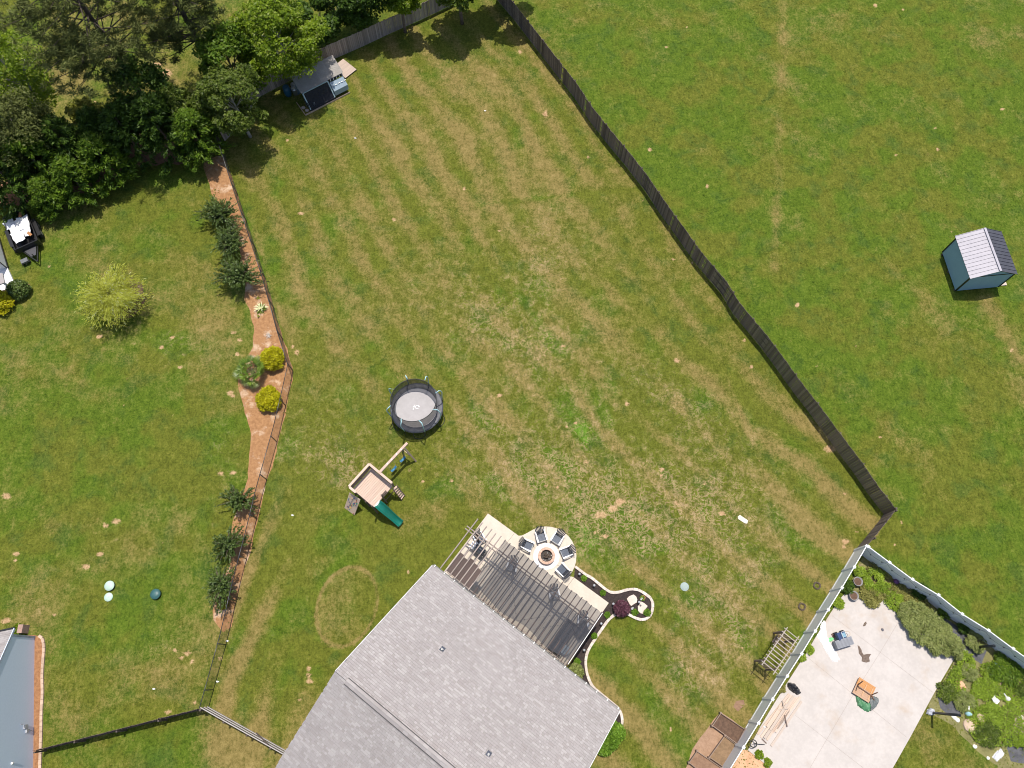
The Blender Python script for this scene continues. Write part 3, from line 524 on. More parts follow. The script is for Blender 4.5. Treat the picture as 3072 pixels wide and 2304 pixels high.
# ================================================================ PLANTING BED BY THE PATIO
EDGE = [(1725, 1700), (1758, 1725), (1776, 1735), (1810, 1763), (1831, 1777), (1855, 1777), (1883, 1769), (1911, 1769), (1935, 1782), (1953, 1797), (1958, 1815), (1954, 1839), (1942, 1855), (1921, 1859), (1901, 1852), (1880, 1841), (1859, 1840), (1838, 1848), (1821, 1865), (1800, 1895), (1779, 1926), (1763, 1954), (1757, 1978), (1758, 2006), (1765, 2034), (1779, 2061), (1803, 2082), (1835, 2108), (1856, 2127), (1865, 2148), (1866, 2169), (1861, 2193)]
EDGE2 = [(1853, 2212), (1842, 2225), (1824, 2250), (1803, 2258), (1790, 2262)]
inner = [tuple(HP(s, t, 0).xy) for s, t in ((ELEN - .3, 1.6), (ELEN - .5, 1.0), (ELEN * .80, .9), (ELEN * .745, .5))]
bedpoly = [G2(u, v) for u, v in EDGE] + [G2(u, v) for u, v in EDGE2] + [tuple(HP(ELEN - .4, 3.6, 0).xy)] + inner + [G2(1790, 1850), G2(1826, 1812), G2(1722, 1735)]
struct(MB().sheet(bedpoly, .02).build('mulch_bed', darkmulch))
edg = thing('garden_edging', 'curving border of pale pavers around the dark mulch bed', 'edging', G(1900, 1850))
paver = pm('pale_paver', (.66, .575, .50), (.54, .46, .395), 5, .9, .4, .006, rnd='obj', amt=.12)
def along(pts, step):
    P = [Vector((*G2(u, v), 0)) for u, v in pts]; Q = []
    for i in range(len(P) - 1):
        p0, p1, p2, p3 = P[max(0, i - 1)], P[i], P[i + 1], P[min(len(P) - 1, i + 2)]
        for k in range(12):
            t = k / 12; Q.append(.5 * ((2 * p1) + (p2 - p0) * t + (2 * p0 - 5 * p1 + 4 * p2 - p3) * t * t + (3 * p1 - p0 - 3 * p2 + p3) * t ** 3))
    Q.append(P[-1]); out = [Q[0]]; acc = 0
    for a, b in zip(Q, Q[1:]):
        L = (b - a).length
        while acc + L >= step:
            r = (step - acc) / L; a = a.lerp(b, r); L = (b - a).length; acc = 0; out.append(a.copy())
        acc += L
    return out
ms = []
for E_ in (EDGE, EDGE2):
    q = along(E_, .30)
    for a, b in zip(q, q[1:]):
        d = (b - a).normalized(); ms.append(frame((a + b) / 2 + Vector((0, 0, .055 + random.uniform(-.008, .008))), d, Vector((-d.y, d.x, 0)), Vector((0, 0, 1)), (.287, .165 + random.uniform(-.012, .012), .12)))
pieces('paver', ms, edg, paver)
# ================================================================ FENCES
def polyline(pts, step):
    """points every `step` metres along a polyline of Vectors, with directions"""
    out = []; acc = 0.0; nxt = 0.0
    for a, b in zip(pts, pts[1:]):
        d = (b - a); L = d.length; d.normalize()
        while nxt <= acc + L: out.append((a + d * (nxt - acc), d.copy())); nxt += step
        acc += L
    return out, acc
def plank_fence(name, label, top_px, h, inside_left, m1, m2, pm_, dark, spacing=.150, jitter=.03, rails=(.25, .88, 1.5), posts=2.4, lift=.05):
    pts = [Vector((*G2(u, v, h), 0)) for u, v in top_px]; t = thing(name, label, 'fence', pts[len(pts) // 2])
    P, L = polyline(pts, spacing); ms = []; sg = 1 if inside_left else -1
    for p, d in P:
        hh = h + random.uniform(-jitter, jitter); n = Vector((-d.y, d.x, 0)) * sg; tilt = (Vector((0, 0, 1)) + d * random.uniform(-.006, .006) + n * random.uniform(-.006, .006)).normalized()
        ms.append(frame(p + tilt * (hh + lift) / 2, tilt, d, tilt.cross(d), (hh - lift, spacing - .012 - random.uniform(0, .008), .018)))
    pieces('picket', ms, t, m1, m2)
    Q, _ = polyline(pts, posts); Q.append((pts[-1], Q[-1][1])); pr = []; rl = []
    for i, (p, d) in enumerate(Q):
        n = Vector((-d.y, d.x, 0)) * sg; pr.append(frame(p + n * .105 + Vector((0, 0, h / 2 - .03)), Vector((0, 0, 1)), d, Vector((0, 0, 1)).cross(d), (h - .06, .09, .09)))
        if i:
            a = Q[i - 1][0]; dd = (p - a).normalized(); nn = Vector((-dd.y, dd.x, 0)) * sg
            for z in rails: rl.append(barM(a + nn * .035 + Vector((0, 0, z)), p + nn * .035 + Vector((0, 0, z)), .04, .09))
    pieces('post', pr, t, pm_); pieces('rail', rl, t, pm_); return t
darkA = pm('dark_picket', (.22, .168, .138), (.11, .085, .070), 5, .9, .5, .008, rnd='obj', amt=.38, stretch=(2, 9, 9)); darkB = pm('dark_picket_far', (.23, .180, .150), (.12, .095, .080), 5, .9, .5, .008, rnd='isl', amt=.38)
greyA = pm('grey_picket', (.40, .325, .285), (.25, .20, .175), 5, .9, .5, .008, rnd='obj', amt=.30, stretch=(2, 9, 9)); darkrail = pm('dark_rail', (.13, .10, .085), (.07, .055, .048), 5, .9, .4, .01, rnd='obj', amt=.2, stretch=(2, 9, 9))
plank_fence('privacy_fence', 'long dark wooden privacy fence dividing the tan yard from the right field', FENCE_R, 1.78, True, darkA, darkB, darkrail, True)
plank_fence('privacy_fence', 'short dark plank fence joining the wooden fence corner to the white vinyl fence', [(2688, 1527), (2672, 1551), (2604, 1634)], 1.78, True, darkA, darkB, darkrail, True)
plank_fence('privacy_fence', 'weathered grey plank fence along the back of the yard under the trees', [(655, 382), (700, 335), (760, 249), (870, 191), (981, 137), (1080, 94), (1150, 61), (1282, 2), (1420, -64), (1490, -104)], 1.62, True, greyA, greyA, darkrail, False)
plank_fence('privacy_fence', 'dark brown plank fence at the lower left, left of the wood rails', [(597, 2126), (470, 2158), (345, 2190), (160, 2237), (100, 2252)], 1.32, True, pm('umber_picket', (.18, .13, .10), (.09, .065, .05), 5, .9, .5, .008, rnd='obj', amt=.35, stretch=(2, 9, 9)), darkB, darkrail, True, rails=(.25, 1.0))
# ---- black chain-link fence
CH = 1.50; cp = [Vector((*G2(u, v, CH), 0)) for u, v in CHAIN]
chn = thing('chain_link_fence', 'black chain link fence beside the pine straw bed on the left', 'fence', cp[6])
blackpipe = pm('black_pipe', (.045, .045, .05), (.03, .03, .034), 5, .35, .05, spec=.7)
for a, b in zip(cp, cp[1:]): MB().tube([a + Vector((0, 0, CH)), b + Vector((0, 0, CH))], .024, 8).build('top_rail', blackpipe, chn, True)
Q, _ = polyline(cp, 2.62)
for p, d in Q: MB().tube([p, p + Vector((0, 0, CH + .03))], .032, 8).build('post', blackpipe, chn, True)
wm = MB(); pitch = .062; wr = .0026
for a, b in zip(cp, cp[1:]):
    L = (b - a).length; d = (b - a).normalized(); nn = Vector((-d.y, d.x, 0)) * wr
    for sg in (1, -1):
        k = -CH
        while k < L + CH:
            x0, z0, x1, z1 = (k, 0, k + CH, CH) if sg > 0 else (k, CH, k + CH, 0)
            if x0 < 0: z0 += (0 - x0) * sg; x0 = 0
            if x1 > L: z1 -= (x1 - L) * sg; x1 = L
            if x1 - x0 > .02:
                p, q = a + d * x0 + Vector((0, 0, z0)), a + d * x1 + Vector((0, 0, z1)); e = Vector((0, 0, wr)) - d * wr * sg
                wm.add([p - e, p + nn, p + e, q - e, q + nn, q + e], [(0, 1, 4, 3), (1, 2, 5, 4), (2, 0, 3, 5)])
            k += pitch * 1.414
    wm.bar(a + Vector((0, 0, .03)), b + Vector((0, 0, .03)), .008, .008)
stuff(wm.build('wire_mesh', pm('black_wire_mesh', (.035, .032, .03), None, 5, .5, 0), chn))
# ---- three-rail timber fence by the house corner
rt = [Vector((*G2(u, v, 1.42), 0)) for u, v in ((600, 2124), (852, 2266))]; rail = thing('rail_fence', 'three-rail weathered timber fence running into the house corner at lower left', 'fence', rt[0])
d = (rt[1] - rt[0]).normalized(); rt[1] = rt[1] + d * .8; n = Vector((-d.y, d.x, 0)); Lr = (rt[1] - rt[0]).length
silver = pm('silvered_rail', (.48, .44, .42), (.33, .30, .285), 5, .85, .4, .008, rnd='obj', amt=.12, stretch=(2, 9, 9))
pieces('rail', [barM(rt[0] + n * .03 + Vector((0, 0, z)), rt[1] + n * .03 + Vector((0, 0, z)), .042, .14) for z in (.28, .82, 1.36)], rail, silver)
pieces('post', [frame(rt[0] + d * (.08 + i * (Lr - .2) / 4) - n * .05 + Vector((0, 0, .73)), Vector((0, 0, 1)), d, n, (1.46, .10, .10)) for i in range(5)], rail, darkrail)
MB().bar(rt[0] + d * Lr * .52 + n * .08 + Vector((0, 0, .28)), rt[0] + d * Lr * .70 + n * .08 + Vector((0, 0, 1.36)), .03, .09, (0, 1, 0)).build('gate_brace', darkrail, rail)
wb = MB()
for i in range(int(Lr / .1)): wb.bar(rt[0] + d * i * .1 + n * .005 + Vector((0, 0, .05)), rt[0] + d * i * .1 + n * .005 + Vector((0, 0, 1.4)), .005, .005)
for i in range(14): wb.bar(rt[0] + n * .005 + Vector((0, 0, .05 + .1 * i)), rt[1] + n * .005 + Vector((0, 0, .05 + .1 * i)), .005, .005)
stuff(wb.build('wire_mesh', MATS['black_wire_mesh'], rail))
# ---- white vinyl fence
vinyl = pm('white_vinyl', (.80, .81, .83), (.76, .77, .79), 2, .35, .05, .002, spec=.5)
def vinyl_fence(label, px, h=1.80):
    P = [Vector((*G2(u, v, h), 0)) for u, v in px]; t = thing('vinyl_fence', label, 'fence', P[len(P) // 2])
    for i, p in enumerate(P):
        d = (P[min(i + 1, len(P) - 1)] - P[max(i - 1, 0)]).normalized(); n = Vector((-d.y, d.x, 0)); Z = Vector((0, 0, 1))
        po = MB().box(p + Z * h / 2, (.13, .13, h), (d, n, Z)).build('post', vinyl, t)
        c = MB(); q = p + Z * (h + .001); c.box(q + Z * .015, (.165, .165, .03), (d, n, Z)); c.add([q + Z * .03 + d * (a * .075) + n * (b * .075) for a, b in ((-1, -1), (1, -1), (1, 1), (-1, 1))] + [q + Z * .10], [(0, 1, 4), (1, 2, 4), (2, 3, 4), (3, 0, 4)]); c.build('post_cap', vinyl, po)
    bd = []
    for a, b in zip(P, P[1:]):
        d = (b - a).normalized(); L = (b - a).length; n = Vector((-d.y, d.x, 0)); Z = Vector((0, 0, 1)); s0, s1_ = a + d * .066, b - d * .066
        for z in (.08, h - .085): MB().bar(s0 + Z * z, s1_ + Z * z, .05, .14).build('rail', vinyl, t)
        k = int((L - .13) / .165); wd = (L - .13) / k
        for j in range(k): bd.append(frame(s0 + d * (j + .5) * wd + Z * (.152 + (h - .31) / 2), Z, d, n, (h - .31, wd - .004, .022)))
    pieces('board', bd, t, vinyl); return t
VL = [(2600, 1638), (2563, 1701), (2526, 1763), (2485, 1829), (2446, 1893), (2405, 1961), (2362, 2028), (2318, 2098), (2276, 2169), (2231, 2242), (2184, 2318)]
VR = [(2606, 1640), (2669, 1687), (2738, 1738), (2816, 1785), (2887, 1842), (2966, 1891), (3040, 1946), (3116, 2000)]
vinyl_fence('white vinyl fence between the tan yard and the neighbour concrete pad', VL); vinyl_fence('white vinyl fence between the right field and the weedy neighbour bed', VR)
sl = thing('string_light', 'string lights hung along the inside of the right white vinyl fence', 'string lights', G(2800, 1800)); P = [Vector((*G2(u, v, 1.8), 0)) for u, v in VR]; pts = []
for a, b in zip(P, P[1:]):
    dd = (b - a).normalized(); nn = Vector((dd.y, -dd.x, 0)) * .12
    for k in range(6): pts.append(a.lerp(b, k / 6) + nn + Vector((0, 0, 1.62 - .38 * math.sin(k / 6 * math.pi))))
MB().tube(pts, .007, 5).build('cable', wire, sl)
for q in pts[2::3]: MB().lathe(q - Vector((0, 0, .11)), [(.001, 0), (.045, .035), (.03, .08), (.02, .11)], 8).build('bulb', pm('dark_bulb', (.04, .04, .045), None, 4, .3, 0), sl)
# ================================================================ TRAMPOLINE
def V3(c, r, a, z): return Vector((c.x + r * math.cos(a), c.y + r * math.sin(a), z))
TC = G(1250, 1223, .9); TC = Vector((TC.x, TC.y, 0))
tr = thing('trampoline', 'round trampoline with dark safety net and pale blue bent poles', 'trampoline', TC)
teal = pm('pale_teal_tube', (.42, .66, .70), (.34, .56, .60), 5, .3, .05, spec=.6); blk = pm('black_steel', (.025, .026, .028), None, 5, .5, .1)
padm = pm('trampoline_pad', (.095, .098, .115), (.055, .058, .07), 5, .45, .7, .02, spec=.5); matm = pm('trampoline_mat', (.38, .365, .375), (.33, .315, .325), 4, .6, .2, .003)  # mat grey is lightened to hold its sun glare
MB().lathe(TC, [(1.47, .875), (0.001, .86)], 64, False).build('jumping_mat', matm, tr)
pd = MB(); n = 96
pd.add([V3(TC, r, 2 * math.pi * k / n, z + .012 * math.sin(k * 2.3) + .008 * math.sin(k * 5.1)) for r, z in ((1.40, .89), (1.50, .925), (1.68, .93), (1.78, .91), (1.79, .85)) for k in range(n)], [(i * n + k, i * n + (k + 1) % n, (i + 1) * n + (k + 1) % n, (i + 1) * n + k) for i in range(4) for k in range(n)]); pd.build('spring_pad', padm, tr, True)
MB().tube([V3(TC, 1.77, 2 * math.pi * k / 48, .86) for k in range(48)], .024, 8, True).build('frame_ring', pm('galvanised_tube', (.55, .56, .58), None, 4, .35, .05, metal=.8), tr, True)
for k in range(6):
    a = math.pi / 6 + k * math.pi / 3 + .1; pts = [V3(TC, 1.77, a - .2, .84), V3(TC, 1.86, a - .2, .10), V3(TC, 1.93, a - .12, .03), V3(TC, 1.95, a, .025), V3(TC, 1.93, a + .12, .03), V3(TC, 1.86, a + .2, .10), V3(TC, 1.77, a + .2, .84)]
    MB().tube(pts, .022, 8).build('leg', blk, tr, True)
NT = TC + Vector((-.05, .02, 0)); NH = 2.5
nn_ = MB(); n = 64
def netp(k, j):
    f = j / 7; r = 1.44 + .08 * f - .05 * math.sin(math.pi * f); a = 2 * math.pi * k / n; sag = .10 * (1 - math.cos(a + 1.2)) * f
    return V3(NT, r, a, .9 + (NH - .9 - sag) * f)
nn_.add([netp(k, j) for j in range(8) for k in range(n)], [(j * n + k, j * n + (k + 1) % n, (j + 1) * n + (k + 1) % n, (j + 1) * n + k) for j in range(7) for k in range(n)])
nn_.build('safety_net', netmat('trampoline_netting', (.024, .024, .026), .74), tr, True)
MB().tube([netp(k, 7) for k in range(n)], .024, 6, True).build('net_hoop', blk, tr, True)
for k in range(8):
    a = .35 + k * math.pi / 4; q = netp(int((a % (2 * math.pi)) / (2 * math.pi) * n), 7)
    pts = [V3(TC, 1.80, a, .80), V3(TC, 1.83, a, 1.3), V3(TC, 1.88, a, 1.75), V3(TC, 1.91, a, 2.15), V3(TC, 1.86, a, 2.42), V3(TC, 1.74, a, 2.60), Vector((q.x, q.y, NH + .02))]
    po = MB().tube(pts[:], .034, 8).build('net_pole', teal, tr, True)
    MB().tube([V3(TC, 1.79, a, .05), V3(TC, 1.79, a, .82)], .022, 8).build('pole_leg', blk, tr)
lg = MB(); c = Vector((TC.x + .03, TC.y + .05, 0)); wl = pm('white_print', (.80, .80, .80), None, 4, .7, 0)
def ringpath(c, r0, r1, a0, a1, z, n=22): 
    b = MB(); b.add([V3(c, r, a0 + (a1 - a0) * i / n, z) for i in range(n + 1) for r in (r0, r1)], [(2 * i, 2 * i + 1, 2 * i + 3, 2 * i + 2) for i in range(n)]); return b
R0 = ringpath(c, .085, .145, .1, 5.6, .884); R0.bar(Vector((c.x + .06, c.y + .14, .884)), Vector((c.x + .17, c.y + .03, .884)), .03, .004); R0.add([Vector((c.x - .28, c.y - .18, .884)), Vector((c.x - .22, c.y - .17, .884)), Vector((c.x - .14, c.y + .20, .884)), Vector((c.x - .16, c.y + .20, .884))], [(0, 1, 2, 3)]); R0.bar(Vector((c.x - .30, c.y - .01, .884)), Vector((c.x - .16, c.y + .06, .884)), .045, .004); R0.box((c.x - .26, c.y - .17, .884), (.07, .05, .004)); R0.build('printed_emblem', wl, tr)
# ================================================================ PLAYSET
ceda = pm('cedar_board', (.62, .46, .37), (.52, .375, .295), 4, .8, .4, .006, rnd='obj', amt=.09, stretch=(2, 9, 9)); cedb = pm('cedar_post', (.56, .42, .34), (.46, .335, .265), 4, .8, .4, .006, rnd='obj', amt=.1, stretch=(2, 9, 9)); woodd = pm('dark_cedar', (.20, .145, .12), (.12, .085, .07), 4, .85, .4, .006, rnd='obj', amt=.15, stretch=(2, 9, 9))
HD = 1.5
dT, dL, dB, dR = [G(u, v, HD) for u, v in ((1113, 1406), (1059, 1467), (1121, 1523), (1178, 1457))]
DC = (dT + dL + dB + dR) / 4; AX = ((dR - dT) + (dB - dL)).normalized(); AY = ((dT - dL) + (dR - dB)).normalized(); AY = (AY - AX * AY.dot(AX)).normalized(); LX = ((dR - dT).length + (dB - dL).length) / 2; LY = ((dT - dL).length + (dR - dB).length) / 2
Z = Vector((0, 0, 1)); base = Vector((DC.x, DC.y, 0))
def D(x, y, z): return base + AX * x + AY * y + Z * z           # x: left side to right side (towards slide/ladder is +x... ), y: up towards the swings
ps = thing('playset', 'wooden playset with deck, green slide, climbing wall and swing beam', 'playset', base)
hx, hy = LX / 2, LY / 2
nb = 14; pieces('deck_board', [frame(D(-hx + LX * (i + .5) / nb, 0, HD - .02), AY, AX, Z, (LY, LX / nb - .012, .03)) for i in range(nb)], ps, ceda)
pieces('joist', [frame(D(0, y, HD - .11), AX, AY, Z, (LX, .04, .14)) for y in (-hy + .03, 0, hy - .03)] + [frame(D(x, 0, HD - .11), AY, AX, Z, (LY - .1, .04, .14)) for x in (-hx + .02, hx - .02)], ps, cedb)
RH = HD + .82
pieces('post', [frame(D(sx * (hx + .05), sy * (hy + .05), (RH - .04) / 2), Z, AX, AY, (RH - .04, .09, .09)) for sx in (-1, 1) for sy in (-1, 1)] + [frame(D(hx + .05, -.05, RH / 2), Z, AX, AY, (RH, .085, .085)), frame(D(-hx - .05, 0, (RH - .05) / 2), Z, AX, AY, (RH - .06, .085, .085)), frame(D(.25, -hy - .05, (HD - .1) / 2), Z, AX, AY, (HD - .1, .085, .085))], ps, woodd)
o = .06
rl = [barM(D(-hx - o, -hy - o, RH), D(-hx - o, hy + o, RH), .15, .035), barM(D(-hx - o, hy + o, RH + .002), D(hx + o, hy + o, RH + .002), .15, .035), barM(D(-hx, -hy - o, RH), D(-hx + .55, -hy - o, RH), .15, .035)]
pieces('top_rail', rl, ps, ceda)
md = [barM(D(-hx - .02, -hy, z), D(-hx - .02, hy, z), .03, .085) for z in (HD + .18, HD + .36, HD + .54)] + [barM(D(-hx, hy + .02, z), D(hx, hy + .02, z), .03, .085) for z in (HD + .18, HD + .40, HD + .62)] + [barM(D(hx + .02, -hy * .10, z), D(hx + .02, hy * .42, z), .03, .085) for z in (HD + .18, HD + .4, HD + .6)]
pieces('rail_slat', md, ps, woodd)
pieces('side_skirt', [barM(D(-hx + .05, -hy - .02, z), D(hx, -hy - .02, z), .03, .10) for z in (.45, .85, 1.25)] + [barM(D(hx + .02, -hy, z), D(hx + .02, hy, z), .03, .08) for z in (.5,)], ps, woodd)
# swing beam
SB0, SB1 = G(1141, 1415, 2.3), G(1222, 1329, 2.3); bd = (SB1 - SB0).normalized(); bn = Vector((-bd.y, bd.x, 0))
MB().bar(SB0 - bd * .1, SB1, .16, .14).build('swing_beam', ceda, ps)
foot = SB1 - bd * .35; pieces('beam_leg', [barM(foot - Z * .05 + bn * .05 * s, Vector((foot.x, foot.y, 0)) + bn * s * .62 + bd * .1, .11, .09, tuple(bd)) for s in (-1, 1)] + [frame(Vector((SB0.x, SB0.y, 1.12)), Z, bd, bn, (2.2, .10, .10))], ps, cedb)
pieces('a_frame_brace', [barM(Vector((foot.x, foot.y, 1.0)) + bn * .33, Vector((foot.x, foot.y, 1.0)) - bn * .33, .04, .09)], ps, cedb)
BL = (SB1 - SB0).length; 
for f in (.26, .42, .60, .77): MB().box(SB0 + bd * BL * f + Z * .075, (.06, .06, .012), (bd, bn, Z)).build('bolt_plate', pm('zinc', (.35, .36, .38), None, 4, .4, 0, metal=.7), ps)
seatm = pm('blue_swing_plastic', (.045, .19, .33), (.035, .15, .27), 4, .35, .05, spec=.6); chainm = pm('swing_chain', (.55, .56, .57), None, 4, .4, 0, metal=.6)
for f, lab in ((.34, 'blue belt swing nearer the playset deck'), (.685, 'blue belt swing nearer the trampoline')):
    c0 = SB0 + bd * BL * f; sw = thing('swing_seat', lab, 'swing', Vector((c0.x, c0.y, .5)), 'swings on the playset beam'); b = MB()
    b.grid(lambda i, j: Vector((c0.x, c0.y, .52 - .10 * math.sin(math.pi * i))) + bd * (i - .5) * .46 + bn * (j - .5) * .16, 12, 3); s_ = b.build('belt', seatm, sw, True); md_ = s_.modifiers.new('t', 'SOLIDIFY'); md_.thickness = .02
    for s in (-1, 1): MB().tube([Vector((c0.x, c0.y, .53)) + bd * s * .23, c0 + bd * s * .26 - Z * .07], .011, 6).build('chain', chainm, sw)
# slide
S0 = D(hx + .02, -hy * .66, HD); S0 = G(1133, 1512, HD + .05); S1 = G(1204, 1573, .22); sdv = Vector((S1.x - S0.x, S1.y - S0.y, 0)); SLn = sdv.length; sdv.normalize(); sn = Vector((-sdv.y, sdv.x, 0))
def slide(i, j):
    f = j; z = HD + .03 - (HD - .20) * (3 * f * f - 2 * f ** 3) * .55 - (HD - .20) * f * .45 + .06 * math.sin(f * math.pi * 2.0); q = (i - .5) * 2; wz = .20 * abs(q) ** 3 + .0; return S0 + sdv * SLn * f + sn * q * (.27 + .02 * math.sin(f * 6)) + Vector((0, 0, z + wz - S0.z + .0))
b = MB(); b.grid(slide, 13, 26); so = b.build('slide', pm('green_slide', (.008, .165, .115), (.006, .135, .095), 2, .22, .05, .002, spec=.6, coat=.3), ps, True); m_ = so.modifiers.new('t', 'SOLIDIFY'); m_.thickness = .03
MB().box(S0 + Z * .02 - sdv * .02, (.10, .52, .05), (sdv, sn, Z)).build('slide_lip', pm('pale_plastic', (.62, .68, .66), None, 4, .4, 0), so)
# climbing wall
cw = [G(1049, 1478, HD), G(1081, 1499, HD), G(1063, 1546, 0), G(1034, 1523, 0)]; un = ((cw[2] - cw[1]).cross(cw[0] - cw[1])).normalized(); un = un if un.z > 0 else -un
nb = 7; rows = []
for i in range(nb):
    a, bq, c_, e_ = cw[0].lerp(cw[3], i / nb), cw[1].lerp(cw[2], i / nb), cw[1].lerp(cw[2], (i + .96) / nb), cw[0].lerp(cw[3], (i + .96) / nb); mid = (a + bq + c_ + e_) / 4; X = (bq - a).normalized(); Y = un.cross(X); rows.append(frame(mid, X, Y, un, ((bq - a).length, (e_ - a).length, .03)))
pieces('wall_board', rows, ps, pm('tan_board', (.60, .46, .36), (.50, .375, .285), 4, .85, .4, .006, rnd='obj', amt=.08, stretch=(2, 9, 9)))
hold = [pm('hold_' + n_, c_, None, 4, .5, .1) for n_, c_ in (('navy', (.05, .08, .24)), ('rust', (.36, .12, .06)), ('ochre', (.55, .36, .12)), ('green', (.04, .22, .15)))]
for i in range(34):
    f, g = random.uniform(.08, .94), random.uniform(.10, .90); p = cw[0].lerp(cw[3], f).lerp(cw[1].lerp(cw[2], f), g) + un * .02; q = MB(); q.lathe(p, [(.042, 0), (.035, .03), (.001, .045)], 7, False); q.build('climbing_hold', hold[i % 4], ps)
MB().tube([cw[0].lerp(cw[1], .5) + un * .07, cw[0].lerp(cw[1], .4).lerp(cw[3].lerp(cw[2], .4), .4) + un * .06, cw[0].lerp(cw[1], .3).lerp(cw[3].lerp(cw[2], .3), .85) + un * .04], .013, 6).build('climbing_rope', pm('blue_rope', (.12, .16, .26), None, 6, .9, .3), ps)
# ladder
lt = [G(1177, 1466, HD), G(1190, 1456, HD), G(1214, 1486, .05), G(1205, 1500, .05)]
pieces('ladder_stringer', [barM(lt[0], lt[3], .04, .13), barM(lt[1], lt[2], .04, .13)], ps, woodd)
pieces('ladder_tread', [barM(lt[0].lerp(lt[3], f) + Z * .02, lt[1].lerp(lt[2], f) + Z * .02, .11, .03) for f in [(i + .5) / 6 for i in range(6)]], ps, ceda)
# ================================================================ BLUE SHED
sA_, sB_, sC_ = G(2829, 757, .12), G(2866, 873, .12), G(2994, 861, .12); sX = (sC_ - sB_); sYv = (sA_ - sB_); WX, WY = sX.length, sYv.length; sX.normalize(); sYv = (sYv.normalized() - sX * sYv.normalized().dot(sX)).normalized()
sh = thing('garden_shed', 'small blue shed with ribbed metal roof standing in the right field', 'shed', (sB_ + sX * WX / 2 + sYv * WY / 2) * 1.0)
def Sh(x, y, z): return Vector((sB_.x, sB_.y, 0)) + sX * x + sYv * y + Z * z
EH, RHt = 2.22, 2.95; blue = pm('blue_siding', (.26, .42, .53), (.24, .39, .50), 2, .55, .1, .002); blkt = pm('black_trim', (.012, .014, .018), None, 4, .4, 0)
b = MB(); prof = [(0, .14), (WX, .14), (WX, EH), (WX / 2, RHt - .02), (0, EH)]
b.add([Sh(x, y, z) for y in (0, WY) for x, z in prof], [(0, 1, 2, 3, 4), (9, 8, 7, 6, 5), (0, 5, 6, 1), (1, 6, 7, 2), (4, 9, 5, 0)]); b.build('wall', blue, sh)
for x in (0, WX):
    for y in (0, WY): MB().box(Sh(x, y, (EH + .14) / 2), (.085, .085, EH - .16), (sX, sYv, Z)).build('corner_trim', blkt, sh)
MB().bar(Sh(-.02, -.02, EH - .02), Sh(WX + .02, -.02, EH - .02), .03, .07).build('eave_trim', blkt, sh)
for y in (.15, WY / 2, WY - .15): MB().bar(Sh(-.03, y, .07), Sh(WX + .03, y, .07), .12, .13).build('skid', darkrail, sh)
roofm = pm('metal_roof_lit_tone', (.42, .40, .44), (.36, .345, .385), 1.5, .5, .05, .002, metal=.1, spec=.4); roofd = pm('metal_roof_shade_tone', (.10, .10, .13), (.08, .08, .105), 1.5, .45, .05, .002, metal=.3, spec=.6)  # one metal roof: left slope lightened for reflection, right slope kept dark
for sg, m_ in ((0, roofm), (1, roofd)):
    e0 = -.12 if not sg else WX + .12; ze = EH - .12 * (RHt - EH) / (WX / 2) + .03; ridge = WX / 2; up = (Sh(ridge, 0, RHt + .03) - Sh(e0, 0, ze)); npan = 12; y0, y1 = -.12, WY + .12; pw = (y1 - y0) / npan; nrm = sYv.cross(up).normalized(); nrm = nrm if nrm.z > 0 else -nrm
    MB().add([Sh(ridge, y0, RHt), Sh(ridge, y1, RHt), Sh(e0, y1, ze - .02), Sh(e0, y0, ze - .02)], [(0, 1, 2, 3)]).build('rib_shadow_deck', roofd, sh); rp = [frame((Sh(ridge, y0 + pw * (i + .5), RHt + .03) + Sh(e0, y0 + pw * (i + .5), ze)) / 2, up.normalized(), sYv, nrm, (up.length, pw - .05, .02)) for i in range(npan)]; pieces('roof_panel', rp, sh, m_)  # dark deck in the panel gaps stands in for rib shadows
    pieces('roof_rib', [frame((Sh(ridge, y0 + pw * i, RHt + .03) + Sh(e0, y0 + pw * i, ze)) / 2 + nrm * .022, up.normalized(), sYv, nrm, (up.length - .01, .028, .04)) for i in range(npan + 1)], sh, m_)
MB().bar(Sh(WX / 2, -.13, RHt + .075), Sh(WX / 2, WY + .13, RHt + .075), .16, .03).build('ridge_cap', roofm, sh)
b = MB().box(Sh(WX + .35, .55, .06), (.75, .9, .10), (sX, sYv, Z)); b.build('entry_step', pm('pale_step', (.60, .50, .42), (.5, .42, .35), 4, .9, .3), sh)
# ================================================================ CHICKEN COOP
c0 = G(935, 337, .0); cR = G(1050, 278, .0); cX = (cR - c0); cW = cX.length; cX.normalize(); cY = Vector((-cX.y, cX.x, 0)); cD = 2.2
def C(x, y, z): return c0 + cX * x + cY * y + Z * z
cp_ = thing('chicken_coop', 'dark chicken coop with grey corrugated roof and blue nest box under the trees', 'coop', C(cW / 2, cD / 2, 0))
slate = pm('slate_blue_paint', (.17, .235, .27), (.14, .195, .23), 3, .5, .1); paleb = pm('pale_blue_frame', (.36, .47, .49), (.30, .40, .42), 4, .5, .1); hull = pm('coop_dark', (.014, .016, .028), None, 3, .8, .2)
corr = pm('corrugated_sheet', (.345, .315, .285), (.27, .245, .22), 2.5, .6, .15, .004, rnd='obj', amt=.12)
FE, BE = 1.45, 1.95
for i in range(4):
    x0, x1 = -.12 + (cW + .24) * i / 4, -.12 + (cW + .24) * (i + 1) / 4 + .03; b = MB(); n = 37
    b.grid(lambda a, j: C(x0 + (x1 - x0) * a, .75 + 1.55 * j, FE + .04 + (BE - FE) * j + .016 * math.sin(a * 12 * 2 * math.pi) + .004 * i), n, 3); b.build('roof_sheet', corr, cp_, True)
for x, y in ((0, .78), (cW, .78), (0, cD), (cW, cD), (cW * .63, .78)): MB().box(C(x, y, FE / 2), (.08, .08, FE), (cX, cY, Z)).build('post', slate, cp_)
